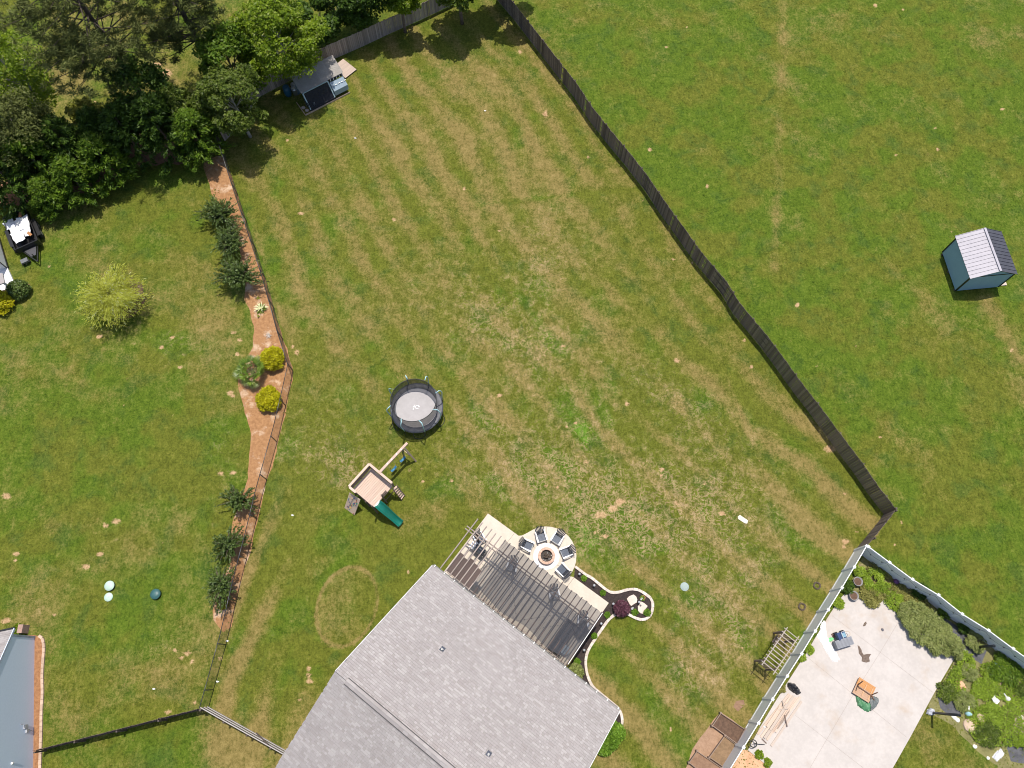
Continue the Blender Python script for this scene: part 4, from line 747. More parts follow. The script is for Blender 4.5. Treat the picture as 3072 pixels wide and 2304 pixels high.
MB().box(C(cW * .5, cD + .02, FE / 2), (cW, .03, FE), (cX, cY, Z)).build('rear_wall', slate, cp_); MB().box(C(cW * .5, .82, .06), (cW - .1, .05, .12), (cX, cY, Z)).build('base_beam', darkrail, cp_)
# sloping framed wire front
fw = [C(0, .74, FE), C(cW * .63, .74, FE), C(cW * .63, .02, .30), C(0, .02, .30)]
for a, b_ in ((0, 1), (1, 2), (3, 0)): MB().bar(fw[a], fw[b_], .09, .05).build('frame_bar', paleb, cp_)
b = MB(); b.add([p - Z * .03 for p in fw], [(3, 2, 1, 0)]); b.build('wire_front', netmat('coop_wire', (.012, .013, .02), .82), cp_)
MB().box(C(cW * .32, .4, .15), (cW * .62, .8, .30), (cX, cY, Z)).build('run_base', hull, cp_); MB().box(C(-.02, .4, .5), (.03, .7, .7), (cX, cY, Z)).build('side_panel', hull, cp_)
nb_ = MB(); q = [C(cW * .66, .72, FE - .25), C(cW + .02, .72, FE - .25), C(cW + .02, .10, .80), C(cW * .66, .10, .80)]; nb_.add(q + [Vector((p.x, p.y, .30)) for p in q], [(0, 3, 2, 1), (0, 1, 5, 4), (1, 2, 6, 5), (2, 3, 7, 6), (3, 0, 4, 7)]); nest = nb_.build('nest_box', pm('nest_blue', (.28, .36, .42), (.24, .31, .37), 3, .5, .1), cp_)
for i in range(5):
    f = .70 + .075 * i; MB().box(C(cW * f, .40, 1.06), (.16, .06, .02), (cX, cY, Z)).build('white_tab', whitetrim, nest)
    MB().box(C(cW * f + .02, .77, FE - .12), (.05, .03, .20), (cX, cY, Z)).build('vent_divider', whitetrim, cp_)
MB().box(C(cW * .83, .79, FE - .12), (cW * .34, .02, .22), (cX, cY, Z)).build('vent_opening', hull, cp_)
wf = MB(); wl_ = pm('pine_edge', (.52, .38, .28), None, 4, .8, .3)
for a, b_ in (((-.55, -.02), (cW, -.02)), ((-.55, -.02), (-.55, 1.5))): wf.bar(C(*a, .06), C(*b_, .06), .05, .12)
wf.build('ground_frame', wl_, cp_)
jug = thing('water_jug', 'small white water jug inside the wire front of the coop', 'jug', C(.5, .28, .30)); MB().lathe(C(.5, .28, .30), [(.08, 0), (.09, .04), (.09, .26), (.03, .32), (.001, .33)], 14).build('body', pm('jug_white', (.62, .66, .70), None, 4, .4, 0), jug, True); MB().lathe(C(.5, .28, .62), [(.03, 0), (.03, .04)], 8).build('cap', blkt, jug)
for x, lab in ((-.35, 'flat pale stone in the coop frame, nearer the coop wall'), (-.22, 'flat pale stone at the front corner of the coop frame')):
    y = .75 if x < -.3 else .35; tag(MB().prism([tuple((C(x, y, 0) + Vector((.17 * math.cos(a), .14 * math.sin(a), 0))).xy) for a in (0, .9, 1.9, 2.8, 4, 5.2)], .0, .07).build('stepping_stone', pm('pale_stone', (.60, .50, .44), (.5, .41, .35), 4, .9, .3)), lab, 'stone', 'stones by the coop')
zinc2 = pm('galvanised_can', (.62, .63, .64), (.45, .46, .48), 3, .32, .15, .004, metal=.75)
for (u, v), lab, r in (((888, 281), 'galvanised metal can beside the coop, front one of two', .26), ((886, 270), 'galvanised metal can beside the coop, rear one of two', .22)):
    p = G(u, v, .0); t = thing('metal_can', lab, 'can', p, 'metal cans by the coop'); MB().lathe(p, [(r * .85, 0), (r, .6), (r * 1.03, .62)], 20).build('body', zinc2, t, True); MB().lathe(p + Z * .62, [(r * 1.06, 0), (r * 1.04, .04), (r * .5, .09), (.001, .10)], 20, False).build('lid', zinc2, t, True); MB().tube([p + Vector((-.06, 0, .70)), p + Vector((-.05, 0, .76)), p + Vector((.05, 0, .76)), p + Vector((.06, 0, .70))], .012, 6).build('lid_handle', zinc2, t)
p = G(866, 285); t = thing('rain_barrel', 'blue barrel half hidden by the tree beside the coop', 'barrel', p); bb = pm('blue_barrel', (.02, .10, .17), None, 3, .4, .1); MB().lathe(p, [(.24, 0), (.29, .2), (.30, .45), (.29, .7), (.24, .9)], 20).build('body', bb, t, True); MB().lathe(p + Z * .9, [(.25, 0), (.25, .03), (.001, .035)], 20, False).build('lid', bb, t)
pl = [G(1028, 177, .12), G(1068, 209, .12), G(1038, 234, .12), G(997, 204, .12)]; plat = thing('wooden_platform', 'low pale wooden platform behind the chicken coop', 'platform', (pl[0] + pl[2]) / 2)
X = (pl[1] - pl[0]); Yq = (pl[3] - pl[0]); nb = 13; Xn, Yn = X.normalized(), Yq.normalized(); Yn = (Yn - Xn * Yn.dot(Xn)).normalized(); pieces('deck_board', [frame((pl[0] + pl[2]) / 2 + Xn * X.length * ((i + .5) / nb - .5), Yn, Xn, Z, (Yq.length, X.length / nb - .012, .03)) for i in range(nb)], plat, pm('pinkish_board', (.56, .45, .385), (.46, .36, .30), 4, .85, .4, .006, rnd='obj', amt=.08, stretch=(2, 9, 9)))
pieces('joist', [frame((pl[0] + pl[2]) / 2 + Yn * Yq.length * f - Z * .07, Xn, Yn, Z, (X.length, .05, .10)) for f in (-.48, 0, .48)], plat, darkrail)
# ================================================================ UTILITY TRAILER
tl = [G(u, v, .95) for u, v in ((8, 655), (76, 627), (115, 718), (44, 752))]; TX = ((tl[2] - tl[1]) + (tl[3] - tl[0])); TL = TX.length / 2; TX.normalize(); TY = (tl[1] - tl[0]); TY = (TY - TX * TY.dot(TX)); TW = (tl[1] - tl[0]).length * .98; TY.normalize(); tc = sum(tl, Vector()) / 4
def T(x, y, z): return Vector((tc.x, tc.y, 0)) + TX * x + TY * y + Z * z
tra = thing('utility_trailer', 'black utility trailer heaped with white sheets by the tree line', 'trailer', T(0, 0, 0)); bs = pm('trailer_black', (.018, .018, .02), None, 4, .35, .1, spec=.6); tyre = pm('tyre_rubber', (.02, .02, .021), None, 6, .85, .3)
MB().box(T(0, 0, .48), (TL, TW, .08), (TX, TY, Z)).build('bed', bs, tra)
for a, b_ in (((-TL / 2, -TW / 2), (TL / 2, -TW / 2)), ((-TL / 2, TW / 2), (TL / 2, TW / 2)), ((TL / 2, -TW / 2), (TL / 2, TW / 2)), ((-TL / 2, -TW / 2), (-TL / 2, TW / 2))):
    MB().bar(T(*a, .97), T(*b_, .97), .055, .055).build('top_rail', bs, tra); MB().bar(T(*a, .72), T(*b_, .72), .03, .40).build('side_panel', bs, tra)
for sy in (-1, 1):
    for x in ((-.25, .55) if sy > 0 else (.15, .9)):
        w_ = T(x, sy * (TW / 2 + .16), .33); o_ = MB(); o_.tube([w_ - TY * .10, w_ + TY * .10], .33, 22); wh = o_.build('wheel', tyre, tra, True); MB().tube([w_ - TY * .105, w_ + TY * .105], .18, 14).build('rim', pm('steel_rim', (.35, .35, .37), None, 4, .4, 0, metal=.6), wh)
    MB().box(T(.2, sy * (TW / 2 + .17), .74), (1.6, .26, .03), (TX, TY, Z)).build('fender', bs, tra)
tip = T(TL / 2 + 1.35, .12, .45)
for s in (-1, 1): MB().bar(T(TL / 2, s * .55, .48), tip, .06, .10).build('tongue_bar', bs, tra)
MB().prism([tuple(T(TL / 2 + .05, -.45, 0).xy), tuple(T(TL / 2 + .05, .45, 0).xy), tuple(T(TL / 2 + .8, .22, 0).xy), tuple(T(TL / 2 + .8, -.1, 0).xy)], .52, .55).build('tongue_deck', pm('diamond_plate', (.09, .09, .10), None, 9, .5, .4, metal=.4), tra); MB().tube([T(TL / 2 + .95, .1, .05), T(TL / 2 + .95, .1, .95)], .035, 8).build('jack', bs, tra)
wpl = [pm('white_sheet', (.86, .86, .86), (.80, .80, .81), 2, .5, .2, .01), pm('pale_panel', (.66, .70, .78), (.58, .62, .70), 2, .4, .1, .01)]
for i, (x, y, L, W_, a, tlt, m_, lab) in enumerate([(-.85, -.55, .85, .75, .2, .10, 1, 'pale blue panel at the rear left of the trailer load'), (-.15, -.20, 1.5, 1.0, .05, -.04, 0, 'large white sheet in the middle of the trailer load'), (-.35, .38, 1.2, .8, -.1, .05, 0, 'white sheet along the right side of the trailer load'), (.62, -.30, 1.0, .75, .15, -.06, 0, 'white sheet at the front left of the trailer load'), (.62, .45, .8, .42, -.2, .08, 0, 'small white sheet at the front right of the trailer load')]):
    b = MB(); dx, dy = Vector((math.cos(a), math.sin(a), 0)), Vector((-math.sin(a), math.cos(a), 0)); X_ = TX * dx.x + TY * dx.y; Y_ = TX * dy.x + TY * dy.y; cc = T(x, y, .98 + .035 * i)
    b.grid(lambda p, q: cc + X_ * (p - .5) * L * (1 + .06 * math.sin(q * 7 + i)) + Y_ * (q - .5) * W_ * (1 + .07 * math.sin(p * 9 + i)) + Z * (tlt * (p - .5) + .035 * math.sin(p * 6 + i) * math.cos(q * 5)), 9, 8); o_ = b.build('plastic_sheet', wpl[m_]); m2 = o_.modifiers.new('t', 'SOLIDIFY'); m2.thickness = .02; tag(o_, lab, 'sheet', 'junk on the trailer')
for i, (x, y, lab) in enumerate([(.92, .55, 'orange-brown board scrap at the front of the trailer load'), (-1.05, .45, 'orange-brown board scrap at the back of the trailer load')]): tag(MB().box(T(x, y, 1.17), (.42, .2, .03), ((TX + TY * .4 * (1 - 2 * i)).normalized(), (TY - TX * .4 * (1 - 2 * i)).normalized(), Z)).build('board_scrap', pm('rust_board', (.45, .22, .08), (.3, .13, .05), 4, .8, .3)), lab, 'board', 'junk on the trailer')
# hand cart beside the tongue
p = G(82, 790); hc = thing('hand_cart', 'small black hand cart standing beside the trailer tongue', 'cart', p); MB().box(p + Z * .35, (.5, .34, .16), (TY, TX, Z)).build('tray', pm('cart_grey', (.16, .17, .18), None, 4, .5, .1), hc)
for s in (-1, 1): MB().bar(p + TY * s * .17 + Z * .3, p + TX * .75 + TY * s * .17 + Z * .75, .03, .03).build('handle', bs, hc); MB().tube([p + TY * (s * .26 - .03) + Z * .13, p + TY * (s * .26 + .03) + Z * .13], .13, 12).build('wheel', tyre, hc)
# ================================================================ LEFT-EDGE HOUSE CORNER (porch roofs and slab)
lh = thing('neighbor_house', 'corner of a pale neighbour house with grey porch roof at the left edge', 'house', G(-60, 800)); whs = pm('pale_siding', (.80, .80, .82), (.74, .74, .76), 2, .6, .15)
A_, B_ = G(0, 718), G(26, 806); ax = (B_ - A_).normalized(); an = Vector((ax.y, -ax.x, 0)); an = an if an.x < 0 else -an
def LH(x, y, z): return Vector((B_.x, B_.y, 0)) - ax * x + an * y + Z * z
b = MB(); b.add([LH(x, y, z) for z in (0, 2.4) for x, y in ((0, 0), (9, 0), (9, 6), (0, 6))], [(0, 1, 5, 4), (1, 2, 6, 5), (2, 3, 7, 6), (3, 0, 4, 7), (4, 5, 6, 7)]); b.build('wall', whs, lh)
b = MB(); b.add([LH(0, 0, 2.5), LH(9, 0, 2.5), LH(9, 6, 4.2), LH(0, 6, 4.2), LH(0, 0, 2.38), LH(9, 0, 2.38), LH(9, 6, 4.05), LH(0, 6, 4.05)], [(0, 3, 2, 1), (4, 5, 6, 7), (0, 1, 5, 4), (0, 4, 7, 3)]); b.build('roof', pm('light_metal_roof', (.56, .55, .54), (.48, .47, .46), 2, .6, .1), lh); MB().bar(LH(0, -.03, .10), LH(9, -.03, .10), .05, .20).build('wall_base_shadow', blkt, lh); MB().bar(LH(-.03, .0, 1.2), LH(-.03, .06, 1.2), .07, 2.4).build('corner_trim', blkt, lh)  # black band along the wall foot is its painted base shadow
b = MB(); b.prism([G2(*q) for q in ((26, 806), (46, 850), (38, 868), (-60, 892), (-80, 820))], 0, .18); b.build('porch_slab', pm('porch_white', (.74, .74, .76), (.66, .66, .69), 2, .6, .1), lh)
pr = [G(13, 848, 2.1), G(8, 820, 2.1), G(-90, 800, 2.6), G(-80, 880, 2.6)]; b = MB(); b.add(pr + [p - Z * .1 for p in pr], [(0, 1, 2, 3), (0, 4, 5, 1), (3, 7, 4, 0), (1, 5, 6, 2)]); b.build('porch_roof', shB, lh)
q = G(34, 866, .18); MB().bar(Vector((q.x, q.y, .18)), Vector((q.x, q.y, 2.05)), .12, .12).build('porch_post', whitetrim, lh)
# ================================================================ LOWER-LEFT BLUE HOUSE
g0, g1 = G(104, 1911), G(101, 2190); gd = (g1 - g0).normalized(); gn = Vector((gd.y, -gd.x, 0)); gn = gn if gn.x < 0 else -gn
def BH(x, y, z): return g0 + gd * x + gn * y + Z * z
bh = thing('blue_house', 'pale blue gable wall and grey roof of the house at the lower left', 'house', BH(4, 3, 0)); pbl = pm('pale_blue_siding', (.70, .78, .92), (.66, .74, .88), 9, .6, .25, .004)
W2 = 9.0; EHb, RHb = 2.3, 5.4
b = MB(); prof = [(0, 0), (W2, 0), (W2, EHb), (W2 / 2, RHb), (0, EHb)]; b.add([BH(x, y, z) for y in (0, 10) for x, z in prof], [(0, 1, 2, 3, 4), (9, 8, 7, 6, 5), (0, 5, 6, 1), (0, 4, 9, 5)]); b.build('wall', pbl, bh)
sl_ = (RHb - EHb) / (W2 / 2); b = MB()
for f in (lambda x: x, lambda x: W2 - x): 
    P4 = [BH(f(-.35), -.05, EHb - .35 * sl_ + .12), BH(f(W2 / 2), -.05, RHb + .12), BH(f(W2 / 2), 10, RHb + .12), BH(f(-.35), 10, EHb - .35 * sl_ + .12)]; b.add(P4 + [q - Z * .12 for q in P4], [(0, 1, 2, 3), (7, 6, 5, 4), (0, 4, 5, 1), (0, 3, 7, 4)])
br = b.build('roof', shB, bh); rows = []
up = (BH(W2 / 2, 0, RHb) - BH(-.35, 0, EHb - .35 * sl_)); L_ = up.length; up.normalize(); nz = gn.cross(up); nz = nz if nz.z > 0 else -nz
for r in range(int(L_ / .145)):
    s = 0.0
    while s < 2.6: 
        w_ = random.choice((.2, .3, .38)); rows.append(frame(BH(-.35, -.05 + s + w_ / 2, EHb - .35 * sl_ + .128) + up * (r * .145 + .08), gn, up, nz, (w_ - .006, .17, .014))); s += w_
pieces('shingle', rows, br, shA, shB, 250)
MB().bar(BH(-.38, -.03, EHb - .35 * sl_ + .06), BH(W2 / 2, -.03, RHb + .06), .04, .14).build('rake_board', pbl, bh); MB().bar(BH(-.43, -.05, EHb - .35 * sl_ + .05), BH(-.43, 10, EHb - .35 * sl_ + .05), .10, .10).build('gutter', blkt, bh)
MB().box(BH(.0, -.03, 1.15), (.10, .06, 2.3), (gd, gn, Z)).build('corner_trim', pm('grey_trim', (.30, .34, .38), None, 3, .6, .1), bh)
ut = pm('meter_grey', (.42, .43, .46), None, 3, .5, .1)
for x, z, s_ in ((5.15, .9, .22), (5.4, .75, .16)): MB().box(BH(x, -.06, z), (s_, .10, s_ * 1.4), (gd, gn, Z)).build('utility_box', ut, bh)
MB().tube([BH(5.0, -.07, 1.4), BH(5.0, -.09, 1.2), BH(5.2, -.09, 1.1), BH(5.45, -.08, .2)], .02, 6).build('conduit', ut, bh); MB().lathe(BH(7.0, -.05, 2.1), [(.06, -.06), (.06, .06)], 10).build('wall_vent', whitetrim, bh)
be = thing('brick_edging', 'row of tan bricks edging the mulch along the blue house', 'edging', G(128, 2000)); q = along([(118, 1907), (125, 1911), (131, 1921), (133, 1950), (130, 1990), (128, 2030), (129, 2080), (126, 2130), (125, 2190), (121, 2320)], .30)
pieces('brick', [frame((a + b_) / 2 + Z * .05, (b_ - a).normalized(), Vector((-(b_ - a).normalized().y, (b_ - a).normalized().x, 0)), Z, (.285, .16, .11)) for a, b_ in zip(q, q[1:])], be, pm('tan_brick', (.55, .40, .30), (.45, .31, .22), 5, .9, .4, .006, rnd='obj', amt=.12))
p = G(80, 1888); tag(MB().box(p + Z * .35, (.3, .5, .7)).build('utility_pedestal', pm('brick_red_box', (.42, .27, .22), None, 4, .8, .3)), 'reddish box beside the corner of the blue house', 'box')
# ================================================================ SEPTIC LIDS
def lid(u, v, r, h, m_, lab):
    p = G(u, v, h); p.z = 0; t = thing('septic_lid', lab, 'lid', p, 'septic tank lids'); MB().lathe(p, [(r, 0), (r, h * .6), (r * 1.04, h * .62), (r * 1.04, h * .8)], 28).build('riser', blkt if h > .2 else m_, t, True); MB().lathe(p + Z * h * .8, [(r * 1.05, 0), (r * 1.0, h * .12 + .01), (r * .3, h * .2 + .03), (.001, h * .2 + .035)], 28, False).build('cover', m_, t, True); MB().box(p + Z * (h + .035), (.12, .03, .02)).build('handle', m_, t)
pg = pm('faded_green_lid', (.50, .63, .53), (.40, .55, .45), 4, .6, .1); dg_ = pm('dark_green_lid', (.045, .13, .13), (.035, .10, .10), 3, .45, .1)
lid(327, 1757, .30, .22, pg, 'faded pale green septic lid, upper one of the pale pair'); lid(325, 1791, .26, .06, pg, 'faded pale green septic lid, lower one of the pale pair'); lid(465, 1782, .31, .26, dg_, 'dark green septic lid on the left lawn'); lid(2054, 1760, .26, .03, pm('grey_green_lid', (.36, .43, .40), (.28, .35, .32), 5, .7, .2), 'grey flat round lid on the lawn near the pavers')
# ================================================================ SMALL THINGS ON THE LAWNS
tag(MB().prism([G2(*q) for q in ((2213, 1550), (2219, 1545), (2244, 1562), (2241, 1571), (2234, 1570), (2214, 1557))], 0, .05).build('stone_slab', pm('cream_slab', (.74, .66, .56), (.66, .58, .48), 3, .9, .3)), 'loose cream slab lying on the worn lawn at right', 'slab')
for (u, v), lab in zip([(2450, 1757), (2405, 1820)], ['dark ring of old wire on the lawn, nearer the fence corner', 'dark clump of old wire on the lawn beside a bare spot']):
    p = G(u, v); b = MB()
    for k in range(4): b.tube([V3(p, .20 + .05 * math.sin(i * 1.7 + k * 2), i * 2 * math.pi / 16, .03 + .03 * k + .02 * math.sin(i + k)) for i in range(16)], .012, 5, True)
    tag(b.build('wire_coil', pm('rusty_wire', (.16, .12, .10), None, 6, .9, .2)), lab, 'wire', 'wire coils on the lawn')
fl = pm('litter_white', (.80, .80, .78), None, 3, .7, 0)
for (u, v), lab in zip([(878, 1546), (1455, 333), (1066, 415), (682, 1923), (653, 2045), (462, 2067)], ['white scrap on the striped grass left of the playset', 'white scrap high in the tan yard, right of the coop', 'white speck on the yard below the coop', 'white scrap at the chain link fence, upper one', 'white stone at the foot of the chain link fence near its lower end', 'white scrap on the left lawn near the dark plank fence']):
    p = G(u, v); b = MB(); b.prism([(p.x + r * math.cos(a), p.y + r * .6 * math.sin(a)) for a, r in ((0, .11), (1.1, .08), (2.2, .12), (3.5, .09), (4.9, .08))], .0, .04); tag(b.build('litter', fl), lab, 'litter', 'scraps on the grass')
# ================================================================ NEIGHBOUR YARD (lower right)
padm = pm('pad_concrete', (.53, .485, .45), (.455, .415, .385), .8, .85, .2, .004, dirt=((.44, .36, .29), .45, .54, .76))
pad_px = [(2520, 1795), (2532, 1783), (2560, 1783), (2582, 1797), (2612, 1815), (2625, 1822), (2646, 1799), (2672, 1816), (2717, 1849), (2800, 1905), (2874, 1955), (2801, 2079), (2728, 2214), (2677, 2304), (2640, 2370), (2340, 2370), (2310, 2304), (2243, 2250), (2280, 2180), (2322, 2110), (2366, 2040), (2410, 1972), (2450, 1905), (2490, 1840)]
pad = struct(MB().prism([G2(u, v) for u, v in pad_px], -.08, .06).build('concrete_pad', padm)); pj = MB(); ja, jb, jc = G(2495, 1846, .064), G(2800, 2078, .064), G(2706, 1848, .064)
for a, b in [((2495, 1846), (2800, 2078)), ((2420, 1970), (2720, 2212)), ((2385, 2145), (2590, 2304)), ((2706, 1848), (2640, 1958)), ((2640, 1958), (2547, 2105)), ((2547, 2105), (2478, 2222)), ((2478, 2222), (2430, 2304))]: pj.bar(G(*a, .0635), G(*b, .0635), .014, .004)
stuff(pj.build('control_joints', pm('pad_joint', (.40, .34, .30), None, 5, .95, 0), pad))
bed('clay_yard', [(2225, 2250), (2243, 2250), (2262, 2262), (2312, 2306), (2340, 2372), (2150, 2372), (2190, 2312)], clay, .008, .04)
bed('weed_bed', [(2598, 1660), (2680, 1706), (2745, 1752), (2820, 1802), (2890, 1860), (2968, 1910), (3080, 1990), (3140, 2050), (3140, 2380), (3040, 2380), (2990, 2300), (2930, 2250), (2880, 2200), (2850, 2170), (2800, 2148), (2786, 2120), (2800, 2082), (2874, 1957), (2800, 1905), (2717, 1850), (2672, 1818), (2646, 1801), (2625, 1824), (2580, 1800), (2536, 1786), (2560, 1730)], pm('weedy_soil', (.24, .22, .085), (.15, .14, .05), 1.6, .95, .7, .04, dirt=((.50, .36, .24), .7, .58, .72)), .006, .10)
bed('weed_cloth', [(2756, 1810), (2775, 1805), (2830, 1850), (2880, 1890), (2930, 1930), (2960, 1952), (2945, 1990), (2900, 1960), (2860, 1940), (2830, 1890), (2790, 1850)], fabric_black, .016, .10); bed('weed_cloth', [(2812, 2090), (2838, 2060), (2862, 2078), (2880, 2110), (2880, 2150), (2850, 2148), (2820, 2125)], fabric_black, .016, .12); bed('weed_cloth', [(3010, 2225), (3045, 2200), (3090, 2220), (3110, 2290), (3040, 2280)], fabric_black, .016, .2)
bed('dirt_patch', [(2860, 2050), (2878, 2035), (2895, 2050), (2900, 2065), (2875, 2070)], clay, .020, .08); bed('dirt_patch', [(2890, 2165), (2915, 2158), (2935, 2172), (2925, 2188), (2900, 2185)], clay, .020, .06); bed('dirt_patch', [(3045, 2150), (3062, 2140), (3090, 2170), (3090, 2210), (3050, 2200), (3035, 2185)], pm('pale_dirt', (.5, .39, .31), (.4, .3, .23), 3, .95, .5), .020, .06)
# ---- stains and debris on the pad
leafd = pm('dry_debris', (.21, .155, .12), (.13, .095, .075), 8, .95, .8, .02)
for px, nm, lab in (([(2571, 1936), (2577, 1938), (2582, 1958), (2590, 1966), (2604, 1962), (2613, 1962), (2606, 1972), (2608, 1984), (2598, 1987), (2584, 1984), (2585, 1972), (2576, 1960)], 'debris_pile', 'star-shaped smear of dark dirt in the middle of the pad'), ([(2597, 1864), (2599, 1871), (2594, 1878), (2588, 1880), (2592, 1870)], 'debris_pile', 'small smear of dark dirt near the top of the pad')):
    b = MB(); P = jag([G2(*q) for q in px], .05, .12, 4); c = Vector((sum(p[0] for p in P) / len(P), sum(p[1] for p in P) / len(P))); b.add([(p[0], p[1], .062) for p in P] + [((p[0] + c.x) / 2, (p[1] + c.y) / 2, .10 + .02 * math.sin(i * 2)) for i, p in enumerate(P)], [(i, (i + 1) % len(P), (i + 1) % len(P) + len(P), i + len(P)) for i in range(len(P))] + [tuple(range(len(P), 2 * len(P)))]); tag(b.build(nm, leafd), lab, 'debris')
# ---- upturned orange table on a green tarp
tq = [G(u, v, .30) for u, v in ((2580, 2032), (2629, 2063), (2607, 2109), (2556, 2077))]; TXo = (tq[1] - tq[0]); TYo = (tq[3] - tq[0]); tw, tlq = TXo.length, TYo.length; TXo.normalize(); TYo = (TYo.normalized() - TXo * TYo.normalized().dot(TXo)).normalized(); tcn = sum(tq, Vector()) / 4
def O(x, y, z): return Vector((tcn.x, tcn.y, 0)) + TXo * x + TYo * y + Z * z
tbo = thing('wooden_table', 'orange wooden table lying upside down on the concrete pad', 'table', O(0, 0, 0)); orng = pm('orange_board', (.56, .27, .085), (.44, .195, .06), 4, .6, .3, .005, rnd='obj', amt=.10, stretch=(2, 9, 9)); orgw = pm('faded_board', (.48, .31, .205), (.38, .235, .15), 4, .75, .4, .005, rnd='obj', amt=.12, stretch=(2, 9, 9)); tbr = pm('table_brace', (.60, .37, .20), (.5, .3, .16), 4, .7, .2); tdk = pm('table_leg_dark', (.17, .085, .05), None, 4, .6, .2)
nb = 9
pieces('top_board', [frame(O(0, -tlq / 2 + tlq * (i + .5) / nb, .26), TXo, TYo, Z, (tw, tlq / nb - .006, .035)) for i in range(4)], tbo, orng); pieces('top_board', [frame(O(0, -tlq / 2 + tlq * (i + .5) / nb, .26), TXo, TYo, Z, (tw, tlq / nb - .006, .035)) for i in range(4, nb)], tbo, orgw)
pieces('cross_brace', [frame(O(x, 0, .295), TYo, TXo, Z, (tlq * .72, .05, .035)) for x in (-tw * .38, .0, tw * .38)], tbo, tbr); MB().bar(O(-tw * .42, .02, .35), O(tw * .55, .06, .35), .05, .05).build('stretcher', tdk, tbo)
for x, y, dx in ((-tw * .42, -.05, .1), (tw * .42, .05, .35)): 
    for s in (-1, 1): MB().bar(O(x, y, .30), O(x + dx * .4 - .05, y + s * .25, .78), .05, .05).build('leg', tdk, tbo)
MB().box(O(0, 0, .16), (tw * .9, tlq * .9, .16), (TXo, TYo, Z)).build('apron', orgw, tbo)
def crumple(name, px, z, mat, lab, cat, amp=.07, group=None, seed=1, n=22):
    P = [G2(*q) for q in px]; xs_ = [p[0] for p in P]; ys_ = [p[1] for p in P]; X0, X1, Y0, Y1 = min(xs_), max(xs_), min(ys_), max(ys_); gx = np.linspace(X0, X1, n); gy = np.linspace(Y0, Y1, n); XX, YY = np.meshgrid(gx, gy)
    inn = inside(XX, YY, P); r1 = np.abs(fbm(XX, YY, 2.2, 3, seed) - .5) * 2; zz = z + amp * 1.8 * r1 + amp * fbm(XX, YY, 5, 2, seed + 5); JX = XX + (fbm(XX, YY, 4, 2, seed + 7) - .5) * (X1 - X0) / n; idx = -np.ones(XX.shape, int); vs = []; fs = []
    for j in range(n - 1):
        for i in range(n - 1):
            if inn[j, i] and inn[j, i + 1] and inn[j + 1, i] and inn[j + 1, i + 1]:
                q = []
                for a, c in ((j, i), (j, i + 1), (j + 1, i + 1), (j + 1, i)):
                    if idx[a, c] < 0:
                        edge = not (inn[max(a - 1, 0):a + 2, max(c - 1, 0):c + 2].all()); idx[a, c] = len(vs); vs.append((JX[a, c], YY[a, c], z if edge else zz[a, c]))
                    q.append(idx[a, c])
                fs.append(tuple(q))
    o = MB().add(vs, fs).build(name, mat, None, False); s_ = o.modifiers.new('t', 'SOLIDIFY'); s_.thickness = .006; return tag(o, lab, cat, group)
crumple('tarp', [(2562, 2085), (2570, 2118), (2590, 2133), (2603, 2139), (2612, 2134), (2608, 2090), (2590, 2078)], .065, pm('green_tarp', (.085, .24, .115), (.06, .18, .085), 4, .45, .3), 'crumpled green tarp under the upturned orange table', 'tarp', .10, None, 3); crumple('tarp', [(2600, 2090), (2610, 2136), (2626, 2124), (2635, 2110), (2634, 2092), (2615, 2086)], .066, pm('grey_tarp', (.15, .17, .17), (.10, .115, .115), 4, .5, .3), 'crumpled grey-green tarp at the right corner of the orange table', 'tarp', .11, None, 8)
crumple('tarp', [(2456, 1892), (2462, 1866), (2472, 1858), (2477, 1868), (2480, 1905), (2493, 1930), (2508, 1955), (2520, 1978), (2512, 1986), (2502, 1989), (2492, 1983), (2478, 1958), (2462, 1930), (2448, 1910)], .065, pm('white_tarp', (.88, .87, .86), (.82, .81, .80), 3, .6, .3), 'long white tarp spread across the pad from the vinyl fence', 'tarp', .05, None, 12, 30)
# ---- grey storage box and blue push chair
db = [G(u, v, .62) for u, v in ((2504, 1924), (2553, 1909), (2564, 1930), (2515, 1948))]; dX = (db[1] - db[0]); dY = (db[3] - db[0]); dw, dl = dX.length, dY.length; dX.normalize(); dY = (dY.normalized() - dX * dY.normalized().dot(dX)).normalized(); dc = sum(db, Vector()) / 4
sb = thing('storage_box', 'grey slatted storage box on the pad beside the white tarp', 'box', Vector((dc.x, dc.y, .06))); sbm = pm('storage_grey', (.19, .20, .225), (.15, .158, .18), 6, .6, .2); sbl = pm('storage_lid', (.235, .245, .275), (.20, .21, .235), 6, .55, .2, rnd='obj', amt=.05)
MB().box(Vector((dc.x, dc.y, .31)), (dw * .94, dl * .9, .50), (dX, dY, Z)).build('body', sbm, sb); nb = 8; pieces('lid_slat', [frame(Vector((dc.x, dc.y, .59)) + dY * dl * ((i + .5) / nb - .5), dX, dY, Z, (dw, dl / nb - .008, .05)) for i in range(nb)], sb, sbl)
pc = G(2522, 1907, .3); pc.z = .06; pX = dX; pY = dY; psn = thing('push_chair', 'blue ride-on cart with white frame behind the grey storage box', 'cart', pc); nv = pm('navy_fabric', (.022, .055, .16), (.015, .04, .12), 5, .7, .3); b = MB()
MB().box(pc + Z * .30, (.62, .42, .16), (pX, pY, Z)).build('seat', nv, psn); MB().box(pc + pX * -.28 + Z * .45, (.10, .42, .34), (pX, pY, Z)).build('backrest', nv, psn); MB().box(pc + pX * .12 + Z * .40, (.26, .26, .05), (pX, pY, Z)).build('tray', pm('pale_blue_tray', (.22, .40, .52), None, 4, .3, 0), psn)
